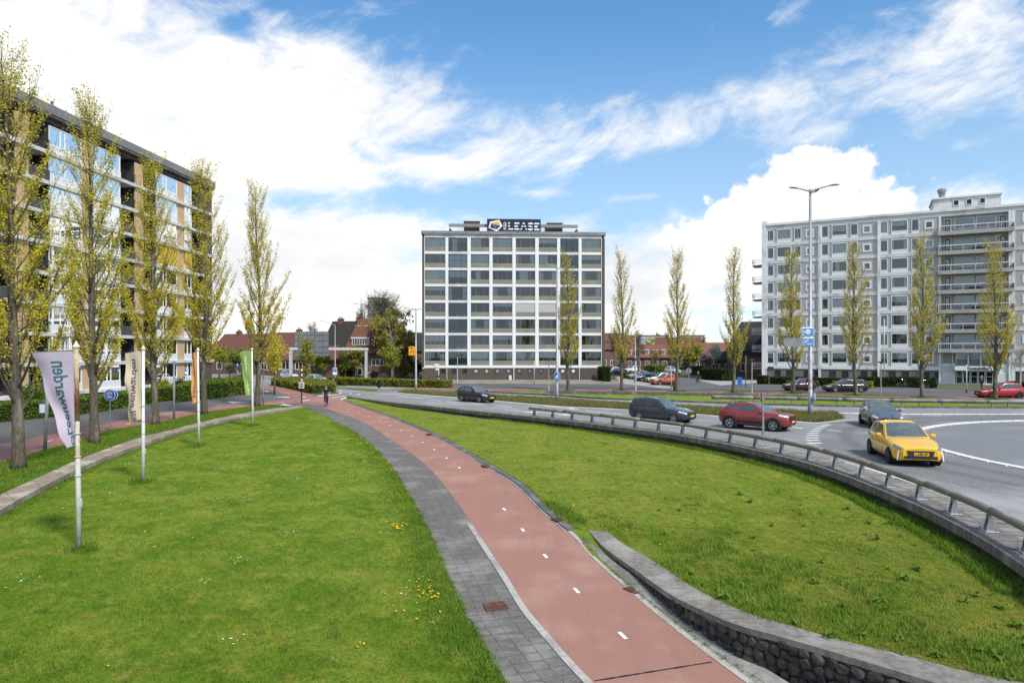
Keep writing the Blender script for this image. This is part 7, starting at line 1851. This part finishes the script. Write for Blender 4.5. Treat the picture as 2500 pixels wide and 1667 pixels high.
banner('white flag pole with rust streaks nearest the camera', 'lilac banner with a dark teal town name seen mirrored', (193, 1345), (186, 833), .98, .14, 2.28, B1, TG, 'Leeuwarden', rust=True, seed=1, wavy=.10)
text_v0, text_dv = .30, .36
banner('white flag pole second from the camera', 'cream banner with a dark violet town name seen mirrored', (349.5, 1178), (350, 843), .58, .50, 2.48, B2, TP, 'Leeuwarden', seed=4, wavy=.14, frame=False)
banner('white flag pole third from the camera', 'narrow folded orange banner', (485.5, 1089), (483, 848), .24, .26, 2.55, B3, TP, 'Leeuwarden', seed=2, wavy=.10, frame=False, logo=False)
text_v0, text_dv = .35, .30
banner('white flag pole farthest from the camera', 'green banner with a pale town name seen mirrored', (617, 1040), (615, 848), .72, .30, 2.75, B4, mat('pale_print', (.66, .68, .58), None, 3, .8), 'Leeuwarden', seed=7, wavy=.08, frame=False)

# ================================================================ bicycles and people
def bicycle(label, loc, rz, scale=1.0, col=None, loaded=True):
    o = thing('bicycle', label, 'bicycle', loc, rz); o.scale = (scale,) * 3; m = col or M_sblack
    for x in (-.55, .55):
        w = MB(); w.tube([(x + .33 * math.cos(a), 0, .35 + .33 * math.sin(a)) for a in [i * math.pi / 12 for i in range(25)]], .018, 6, cap=False); wo = w.build('wheel', M_tyre, o)
        s = MB()
        for i in range(10): a = i * math.pi / 5; s.tube([(x, .02 * (-1) ** i, .35), (x + .32 * math.cos(a), 0, .35 + .32 * math.sin(a))], .004, 3)
        s.tube([(x + .31 * math.cos(a), 0, .35 + .31 * math.sin(a)) for a in [i * math.pi / 10 for i in range(21)]], .010, 4, cap=False); s.build('spokes', M_chrome, wo)
        MB().tube([(x + .37 * math.cos(rad(a)), 0, .35 + .37 * math.sin(rad(a))) for a in range(20, 171, 15)], .02, 5).build('mudguard', m, o)
    f = MB(); f.tube([(-.55, 0, .35), (-.05, 0, .32), (-.18, 0, .88)], .018, 6).tube([(-.05, 0, .32), (.36, 0, .78)], .02, 6).tube([(-.16, 0, .76), (.37, 0, .80)], .016, 6).tube([(-.55, 0, .35), (-.16, 0, .78)], .012, 6).tube([(.55, 0, .35), (.38, 0, .70), (.33, 0, 1.02)], .018, 6); f.build('frame', m, o)
    MB().bbox(-.32, -.06, -.09, .09, .90, .96, .03).build('saddle', M_sblack, o)
    MB().tube([(.10, .28, 1.05), (.30, .24, 1.08), (.34, 0, 1.06), (.30, -.24, 1.08), (.10, -.28, 1.05)], .013, 6).build('handlebar', M_chrome, o)
    MB().tube([(-.72, .08, .72), (-.30, .06, .72)], .01, 5).tube([(-.72, -.08, .72), (-.30, -.06, .72)], .01, 5).box(-.72, -.34, -.07, .07, .715, .73).build('carrier', m, o)
    MB().tube([(-.05, .08, .32), (.10, .10, .24)], .012, 5).tube([(-.05, -.08, .32), (-.20, -.10, .40)], .012, 5).box(.05, .15, .06, .16, .225, .245).box(-.25, -.15, -.16, -.06, .395, .415).build('pedals', M_steel, o)
    MB().lathe((.42, 0, .92), [(.001, -.03), (.05, -.02), (.05, .03), (.001, .05)], 8).build('lamp', M_chrome, o)
    return o
def person(label, loc, rz, J, radii, mats_by, hair=None, scale=1.0, extra=None):
    """continuous skinned body from joints; faces take shirt, trousers, skin or shoe by place"""
    o = thing('person', label, 'person', loc, rz); o.scale = (scale,) * 3
    names = list(J); idx = {n: i for i, n in enumerate(names)}
    E = [('pelvis', 'waist'), ('waist', 'chest'), ('chest', 'neck'), ('neck', 'head0'), ('head0', 'head1')]
    for s in 'LR': E += [('chest', 'sh' + s), ('sh' + s, 'el' + s), ('el' + s, 'wr' + s), ('wr' + s, 'ha' + s), ('pelvis', 'hip' + s), ('hip' + s, 'kn' + s), ('kn' + s, 'an' + s), ('an' + s, 'to' + s)]
    me = bpy.data.meshes.new('body'); me.from_pydata([J[n] for n in names], [(idx[a], idx[b]) for a, b in E], [])
    ob = bpy.data.objects.new('body', me); COL.objects.link(ob)
    md = ob.modifiers.new('skin', 'SKIN'); sv = me.skin_vertices[0].data
    for n in names: r_ = radii[n[:2]] if n[:2] in radii else radii[n]; sv[idx[n]].radius = (r_, r_) if not isinstance(r_, tuple) else r_; sv[idx[n]].use_root = (n == 'pelvis')
    sd = ob.modifiers.new('sub', 'SUBSURF'); sd.levels = 2; sd.render_levels = 2
    bpy.context.view_layer.update(); m2 = bpy.data.meshes.new_from_object(ob.evaluated_get(bpy.context.evaluated_depsgraph_get()))
    bpy.data.objects.remove(ob); m2.materials.clear()
    ms = [M_skin, mats_by['top'], mats_by['legs'], mats_by['shoe']]
    for m in ms: m2.materials.append(m)
    jl = [(Vector(J[a]), Vector(J[b]), a, b) for a, b in E]
    for p in m2.polygons:
        c = p.center; best = None
        for a, b, na, nb in jl:
            d = b - a; t = max(0, min(1, (c - a).dot(d) / max(1e-6, d.dot(d)))); q = (c - a - d * t).length
            if best is None or q < best[0]: best = (q, na, nb, t)
        na, nb = best[1], best[2]
        k = 0
        if nb in ('waist', 'chest') or nb[:2] in ('sh', 'el') or (nb[:2] == 'wr' and mats_by.get('sleeves')) or (nb == 'neck' and best[3] < .5): k = 1
        if nb[:2] in ('hi', 'kn', 'an') or (nb == 'waist' and best[3] < .3): k = 2
        if nb[:2] == 'to': k = 3
        p.material_index = k; p.use_smooth = True
    link('body', m2, o)
    h = Vector(J['head1']); h0 = Vector(J['head0']); c = h.lerp(h0, .35)
    if hair:
        bm = bmesh.new(); bmesh.ops.create_icosphere(bm, subdivisions=2, radius=1)
        for v in bm.verts:
            if v.co.x > .35 and v.co.z < .35: v.co.x = .35
            v.co = Vector((v.co.x * .115 - .02, v.co.y * .098, v.co.z * (.13 if v.co.z > 0 else hair[1]) + .02)) + c
        m3 = bpy.data.meshes.new('hair'); bm.to_mesh(m3); bm.free(); m3.materials.append(hair[0]); link('hair', m3, o)
    fc = MB()
    for s in (1, -1): fc.lathe((0, 0, 0), [(.001, -.012), (.014, 0), (.001, .012)], 6); fc.v[-18:] = [(x + c.x + .098, y + s * .036 + c.y, z + c.z + .005) for x, y, z in fc.v[-18:]]
    fc.build('eyes', M_sblack, o)
    MB().prism([(c.x + .095, c.y - .014, c.z - .03), (c.x + .125, c.y, c.z - .03), (c.x + .095, c.y + .014, c.z - .03)], (-.005, 0, .045)).build('nose', M_skin, o)
    MB().box(c.x + .088, c.x + .10, c.y - .022, c.y + .022, c.z - .062, c.z - .053).build('mouth', mat('lips', (.35, .12, .10), None, 3, .6), o)
    if extra: extra(o)
    return o
M_skin = mat('skin', (.55, .34, .26), (.50, .30, .23), 4, .6); M_hairb = mat('brown_hair', (.09, .05, .025), (.06, .03, .015), 10, .7); M_hairg = mat('grey_hair', (.35, .33, .30), None, 8, .8)
M_cblack = mat('black_cloth', (.018, .018, .02), (.012, .012, .013), 6, .9); M_cnavy = mat('navy_cloth', (.02, .025, .045), (.015, .018, .034), 6, .9); M_jeans = mat('pale_jeans', (.30, .38, .46), (.24, .31, .39), 8, .9); M_cgrey = mat('grey_cloth', (.12, .14, .17), (.09, .105, .13), 6, .9); M_shoe = mat('shoe', (.05, .045, .04), None, 6, .7); M_shoew = mat('white_shoe', (.6, .6, .58), None, 6, .7)
RD = {'pelvis': (.15, .12), 'waist': (.125, .10), 'chest': (.155, .11), 'neck': .052, 'head0': .082, 'head1': .092, 'sh': .062, 'el': .045, 'wr': .032, 'ha': .038, 'hi': .085, 'kn': .058, 'an': .040, 'to': .040}
def stand(step=.0, arm=0.0, bend=0.0):
    J = {'pelvis': (0, 0, .95), 'waist': (0, 0, 1.10), 'chest': (.01, 0, 1.33), 'neck': (.02, 0, 1.49), 'head0': (.03, 0, 1.57), 'head1': (.035, 0, 1.69)}
    for s, y in (('L', 1), ('R', -1)):
        f = step * y
        J.update({'sh' + s: (.0, .19 * y, 1.40), 'el' + s: (-.03 - f * .4 + arm * .05, .23 * y, 1.13 + arm * .02), 'wr' + s: (.03 - f * .6 + arm * .22, .22 * y - arm * .1 * y, .90 + arm * .28), 'ha' + s: (.06 - f * .6 + arm * .3, .21 * y - arm * .12 * y, .82 + arm * .38), 'hip' + s: (0, .09 * y, .90), 'kn' + s: (.03 + f * .5, .10 * y, .50), 'an' + s: (-.02 + f, .10 * y, .09), 'to' + s: (.14 + f, .11 * y, .045)})
    return J
def ride():
    J = {'pelvis': (-.20, 0, 1.02), 'waist': (-.17, 0, 1.17), 'chest': (-.10, 0, 1.40), 'neck': (-.05, 0, 1.56), 'head0': (-.02, 0, 1.64), 'head1': (0.0, 0, 1.76)}
    for s, y in (('L', 1), ('R', -1)):
        up = y > 0
        J.update({'sh' + s: (-.10, .19 * y, 1.46), 'el' + s: (.0, .27 * y, 1.22), 'wr' + s: (.12, .27 * y, 1.09), 'ha' + s: (.18, .26 * y, 1.06), 'hip' + s: (-.18, .10 * y, .98), 'kn' + s: (.20 if up else .12, .12 * y, .72 if not up else .62), 'an' + s: (.06 if up else -.20, .12 * y, .29 if up else .46), 'to' + s: (.18 if up else -.08, .12 * y, .235 if up else .405)})
    return J
def coat(o):
    MB().lathe((0, 0, 0), [(.17, 1.40), (.19, 1.30), (.175, 1.08), (.20, .85), (.225, .52), (.21, .50), (.17, .8)], 14).build('coat', M_cblack, o, smooth=True)
cyc = P(796, 992); hd = math.atan2(-.93, .36)
bicycle('black city bicycle ridden by the woman on the red path', cyc, hd); person('woman in a dark short sleeved top riding the bicycle on the red path', cyc, hd, ride(), RD, {'top': M_cnavy, 'legs': M_cblack, 'shoe': M_shoe}, (M_hairb, .24))
person('person in a long black coat and pale jeans looking at a phone at the crossing', P(925.5, 956.5), rad(180), stand(0, 1), RD, {'top': M_cblack, 'legs': M_jeans, 'shoe': M_shoew, 'sleeves': True}, (M_hairb, .2), extra=coat)
c2 = P(1704, 937.5); bicycle('dark bicycle ridden away into the side street', c2, rad(100)); person('cyclist in dark clothes with grey hair riding into the side street', c2, rad(100), ride(), RD, {'top': M_cblack, 'legs': M_cblack, 'shoe': M_shoe, 'sleeves': True}, (M_hairg, .12))
person('man in a grey blue jacket walking past the entrance of the grey flats', P(2397, 952), rad(185), stand(.22, 0), RD, {'top': M_cgrey, 'legs': M_cnavy, 'shoe': M_shoe, 'sleeves': True}, (M_hairg, .10))
bicycle('white tipped bicycle leaning at the hedge of the grey flats', P(2203, 947.5), rad(15)); bicycle('bicycle parked nearest the entrance of the grey flats', P(2263, 949), rad(75)); bicycle('bicycle parked against the tall dark hedge by the white flats', P(1495, 931), rad(20))
# ================================================================ grass and flowers
def clump(nb, h, spread, seed, w=.006):
    r = random.Random(seed); b = MB()
    for _ in range(nb):
        a = r.uniform(0, 6.283); x, y = r.gauss(0, spread), r.gauss(0, spread); hh = h * r.uniform(.5, 1.2); l = hh * r.uniform(.2, .9); d = Vector((math.cos(a), math.sin(a), 0)); n = Vector((-d.y, d.x, 0)) * w
        p = Vector((x, y, -.005)); q = p + d * l * .4 + Vector((0, 0, hh * .65)); e = p + d * l + Vector((0, 0, hh))
        b.mesh([p - n, p + n, q + n * .7, q - n * .7, e], [(0, 1, 2, 3), (3, 2, 4)])
    return b
def blade_mat(name, a, b, c, bs=.55):
    m = bpy.data.materials.new(name); m.use_nodes = True; t = m.node_tree; g = NG(t); p = t.nodes['Principled BSDF']; pos = g.n('ShaderNodeNewGeometry').outputs['Position']
    col = g.mix(g.ss(g.noise(pos, bs, 5, .62, .4), .36, .66), (*a, 1), (*b, 1)); col = g.mix(g.m('MULTIPLY', g.ss(g.noise(pos, 2.2, 5, .65), .50, .70), .8), col, (b[0] * 1.45, b[1] * 1.06, b[2] * 1.8, 1)); col = g.mix(g.m('MULTIPLY', g.ss(g.noise(pos, 9, 4, .7), .42, .72), .8), col, (*c, 1))
    col = g.mix(g.m('MULTIPLY', g.ss(g.noise(pos, 1.4, 5, .7, .8), .50, .66), .6), col, (*c, 1)); tr = g.n('ShaderNodeBsdfTranslucent'); g.put(tr.inputs[0], col); g.put(p.inputs['Base Color'], col); p.inputs['Roughness'].default_value = .8; p.inputs['Specular IOR Level'].default_value = .2
    mx = g.n('ShaderNodeMixShader'); mx.inputs[0].default_value = .3; t.links.new(p.outputs[0], mx.inputs[1]); t.links.new(tr.outputs[0], mx.inputs[2]); t.links.new(mx.outputs[0], t.nodes['Material Output'].inputs[0])
    return m
def scatter(name, pts, proto, scale=(.7, 1.4), seed=0):
    """points carrying copies of one small clump"""
    me = bpy.data.meshes.new(name); me.from_pydata([tuple(p) for p in pts], [], []); o = bpy.data.objects.new(name, me); COL.objects.link(o)
    ng = bpy.data.node_groups.new(name + '_nodes', 'GeometryNodeTree'); ng.interface.new_socket('Geometry', in_out='INPUT', socket_type='NodeSocketGeometry'); ng.interface.new_socket('Geometry', in_out='OUTPUT', socket_type='NodeSocketGeometry')
    N = ng.nodes; gi, go = N.new('NodeGroupInput'), N.new('NodeGroupOutput'); ip = N.new('GeometryNodeInstanceOnPoints'); oi = N.new('GeometryNodeObjectInfo'); oi.inputs[0].default_value = proto
    rv = N.new('FunctionNodeRandomValue'); rv.data_type = 'FLOAT'; rv.inputs[2].default_value, rv.inputs[3].default_value = scale; rv.inputs['Seed'].default_value = seed
    rr = N.new('FunctionNodeRandomValue'); rr.data_type = 'FLOAT_VECTOR'; rr.inputs[0].default_value = (-.15, -.15, 0); rr.inputs[1].default_value = (.15, .15, 6.283); rr.inputs['Seed'].default_value = seed + 1
    L_ = ng.links.new; L_(gi.outputs[0], ip.inputs['Points']); L_(oi.outputs['Geometry'], ip.inputs['Instance']); L_(rr.outputs[0], ip.inputs['Rotation']); L_(rv.outputs[1], ip.inputs['Scale']); L_(ip.outputs[0], go.inputs[0])
    md = o.modifiers.new('scatter', 'NODES'); md.node_group = ng
    return tag(o, kind='stuff')
def proto(name, mb, m):
    me = bpy.data.meshes.new(name); me.from_pydata(mb.v, [], mb.f); ms = m if isinstance(m, (list, tuple)) else [m]
    for q in ms: me.materials.append(q)
    if len(ms) > 1: me.polygons.foreach_set('material_index', mb.mi)
    o = bpy.data.objects.new(name, me); return o        # kept out of the scene, used as source only
BL = blade_mat('grass_blade', (.155, .27, .021), (.275, .35, .042), (.085, .17, .013)); BR = blade_mat('grass_blade_dry', (.19, .29, .024), (.30, .335, .045), (.34, .32, .08), .4); BV = blade_mat('grass_blade_verge', (.13, .24, .022), (.19, .285, .03), (.095, .175, .015), .8); BM = blade_mat('grass_blade_median', (.19, .20, .055), (.26, .235, .08), (.13, .155, .035), .8)
rg = random.Random(31)
def dens(y): return 1.0 if y < 13 else (13 / y) ** 1.6
def points(x_of, z_of, y0, y1, n, cond=None):
    out = []; tries = 0
    while len(out) < n and tries < n * 30:
        tries += 1; y = rg.uniform(y0, y1)
        a, b = x_of(y); x = rg.uniform(a, b)
        if abs(x) > y * .78 + 1 or rg.random() > dens(y): continue
        if cond and not cond(x, y): continue
        out.append(Vector((x, y, z_of(x, y))))
    return out
XL = lambda y: (fCapF(y).x, fPavL(y).x); XR = lambda y: lawnR_ends(y)[:2]
scatter('lawn_grass', points(XL, lawnL_z, 9, 57, 64000), proto('grass_clump', clump(14, .034, .05, 1, .0045), BL), (.6, 1.35), 1)
scatter('lawn_grass', points(XR, lawnR_z, 9.5, 60, 42000), proto('grass_clump', clump(14, .036, .05, 2, .0045), BR), (.6, 1.4), 2)
tl = points(XL, lawnL_z, 9, 50, 2600, lambda x, y: math.sin(x * 1.9 + y * .6) * math.sin(y * 1.3 - x * .4) + rg.uniform(-.6, .6) > .45)
scatter('long_grass', tl, proto('tuft', clump(14, .06, .07, 14, .005), BV), (.4, 1.3), 14)
tl = points(XR, lawnR_z, 9.5, 50, 2200, lambda x, y: math.sin(x * 1.5 + y * .8) * math.sin(y * 1.1 - x * .6) + rg.uniform(-.6, .6) > .4)
scatter('long_grass', tl, proto('tuft', clump(14, .08, .07, 15, .006), BV), (.4, 1.4), 15)
# longer grass along the footpath, round the poles, by the stone wall and under the road edge
edgeL = [p for p in points(lambda y: (fPavL(y).x - .9, fPavL(y).x + .03), lawnL_z, 9, 45, 9000) if rg.random() < math.exp(-abs(fPavL(p.y).x - p.x) * 3.0)]
scatter('long_grass', edgeL, proto('tuft', clump(14, .065, .05, 3, .006), BV), (.5, 1.4), 3)
edgeW = points(lambda y: (fCapF(y).x - .02, fCapF(y).x + .35), lawnL_z, 14, 52, 1500)
scatter('long_grass', edgeW, proto('tuft', clump(12, .08, .05, 4, .006), BV), (.4, 1.2), 4)
def near_wall(x, y):
    p = lawnR_ends(y); return math.sin(x * 2.1 + 1) * math.sin(y * 1.7) > -.2
wl = points(lambda y: (lawnR_ends(y)[0] + .05, lawnR_ends(y)[0] + (3.2 if y < YS else .5)), lawnR_z, 9.6, 23, 900, near_wall)
scatter('grass_tufts', wl, proto('tuft', clump(22, .14, .09, 5, .007), BV), (.35, 1.25), 5)
dk = points(lambda y: (lawnR_ends(y)[1] - .9, lawnR_ends(y)[1] - .02), lawnR_z, 14, 50, 5000)
scatter('long_grass', dk, proto('tuft', clump(16, .12, .06, 6, .007), BV), (.4, 1.4), 6)
weeds = points(XR, lawnR_z, 9.8, 24, 80)
wd = MB(); rw_ = random.Random(9)
for i in range(16):
    a = rw_.uniform(0, 6.283); l = rw_.uniform(.06, .14); d = Vector((math.cos(a), math.sin(a), 0)); n = Vector((-d.y, d.x, 0)) * l * .28; p = Vector((0, 0, .01)); z = Vector((0, 0, rw_.uniform(.02, .10)))
    wd.mesh([p, p + d * l * .5 + n + z, p + d * l + z * .7, p + d * l * .5 - n + z], [(0, 1, 2, 3)])
scatter('weeds', weeds, proto('weed', wd, leaf('weed_leaf', (.15, .25, .03), (.11, .19, .022), (.2, .28, .04))), (.5, 1.7), 7)
# verge and medians
def poly_points(pxs, z, n, ymax=999):
    ps = [Vector((p[0], p[1], 0)) if isinstance(p, Vector) else P(*p) for p in pxs]; tri = tessellate_polygon([ps]); ar = [((ps[t[1]] - ps[t[0]]).cross(ps[t[2]] - ps[t[0]])).length for t in tri]; out = []
    while len(out) < n:
        t = rg.choices(tri, ar)[0]; u, v = rg.random(), rg.random()
        if u + v > 1: u, v = 1 - u, 1 - v
        p = ps[t[0]] * (1 - u - v) + ps[t[1]] * u + ps[t[2]] * v
        if 15 < p.y < ymax and rg.random() < min(1, (30 / p.y) ** 1.2): out.append(Vector((p.x, p.y, z)))
    return out
scatter('verge_grass', poly_points(verge, .02, 16000), proto('tuft', clump(14, .10, .06, 8, .007), BV), (.4, 1.3), 8)
med = [(973, 958.7), (1118, 970), (1202, 976.5), (1356, 990.5), (1480, 996), (1699, 1009.5), (1762, 1016), (1937, 1027), (1990, 1031), (2030, 1027), (2062, 1021), (2038, 1009.5), (1980, 1009.5), (1906, 1005), (1674, 994.6), (1480, 984.6), (1356, 975), (1206, 968), (1118, 960.6), (993, 954.8)]
scatter('median_grass', poly_points(med, .03, 9000), proto('tuft', clump(16, .24, .10, 9, .010), BM), (.4, 1.4), 9)
# foot grass round trunks and poles
ft_ = []
for (x, y, *_r) in far_pops: 
    c = P(x, y); ft_ += [c + Vector((rg.gauss(0, .5), rg.gauss(0, .35), .03)) for _ in range(60)]
for o_ in list(bpy.data.objects):
    if o_.name.startswith('flag_pole'): ft_ += [Vector((o_.location.x + rg.gauss(0, .2), o_.location.y + rg.gauss(0, .2), o_.location.z)) for _ in range(40)]
scatter('long_grass', ft_, proto('tuft', clump(18, .17, .08, 10, .009), BV), (.5, 1.3), 10)
# dandelions and daisies
fl_ = MB(); fl_.cur = 0; fl_.lathe((0, 0, .05), [(.001, .012), (.014, .012), (.021, .004), (.010, -.004)], 8); fl_.cur = 1; fl_.tube([(0, 0, 0), (.004, 0, .05)], .0025, 3)
DY = mat('dandelion', (.80, .52, .01), (.72, .42, .005), 20, .8); DW = mat('daisy', (.80, .80, .78), (.72, .72, .70), 20, .8)
dn = []
def patch_(cx, cy, n, s):
    for _ in range(n):
        x, y = cx + rg.gauss(0, s), cy + rg.gauss(0, s * 1.3)
        a, b = XL(y) if y > 9 else (-99, -99)
        if a < x < b: dn.append(Vector((x, y, lawnL_z(x, y))))
for (px, py, n, s) in [(970, 1272, 22, .22), (1022, 1385, 10, .15), (1055, 1402, 14, .16), (800, 1050, 22, .55), (865, 1085, 14, .35), (890, 1094, 10, .25), (760, 1035, 16, .6), (925, 1110, 8, .2), (700, 1012, 12, .6), (1000, 1440, 8, .25), (870, 1500, 3, .2), (560, 1008, 8, .5)]:
    c = Pz(px, py, lambda Y: -.3); patch_(c.x, c.y, n, s)
for _ in range(50): 
    y = rg.uniform(10, 40); a, b = XL(y); x = rg.uniform(max(a, -y * .75), b); dn.append(Vector((x, y, lawnL_z(x, y))))
vp = poly_points(verge, .06, 150); dn += [Vector((p.x, p.y, .07)) for p in vp]
for _ in range(14):
    y = rg.uniform(12, 45); a, b = XR(y); x = rg.uniform(a, min(a + 2, b)); dn.append(Vector((x, y, lawnR_z(x, y))))
scatter('dandelions', dn, proto('dandelion', fl_, [DY, BV]), (.8, 1.5), 11)
ds = []
for _ in range(16):
    y = rg.uniform(10, 30); a, b = XL(y); x = rg.uniform(max(a, -y * .75), b)
    for _ in range(rg.randint(2, 9)): ds.append(Vector((x + rg.gauss(0, .12), y + rg.gauss(0, .12), 0)))
ds = [Vector((p.x, p.y, lawnL_z(p.x, p.y))) for p in ds]
scatter('daisies', ds, proto('daisy', fl_, [DW, BV]), (.5, .9), 12)
# moss and weeds in the gutter joints
gw = []
for p in gmid:
    if p.y > 10 and rg.random() < .8:
        for _ in range(rg.randint(1, 5)): gw.append(Vector((p.x + rg.gauss(0, .03), p.y + rg.gauss(0, .1), zpath(p.y) + .02)))
scatter('joint_weeds', gw, proto('tuft', clump(9, .05, .03, 12, .006), BV), (.4, 1.3), 13)
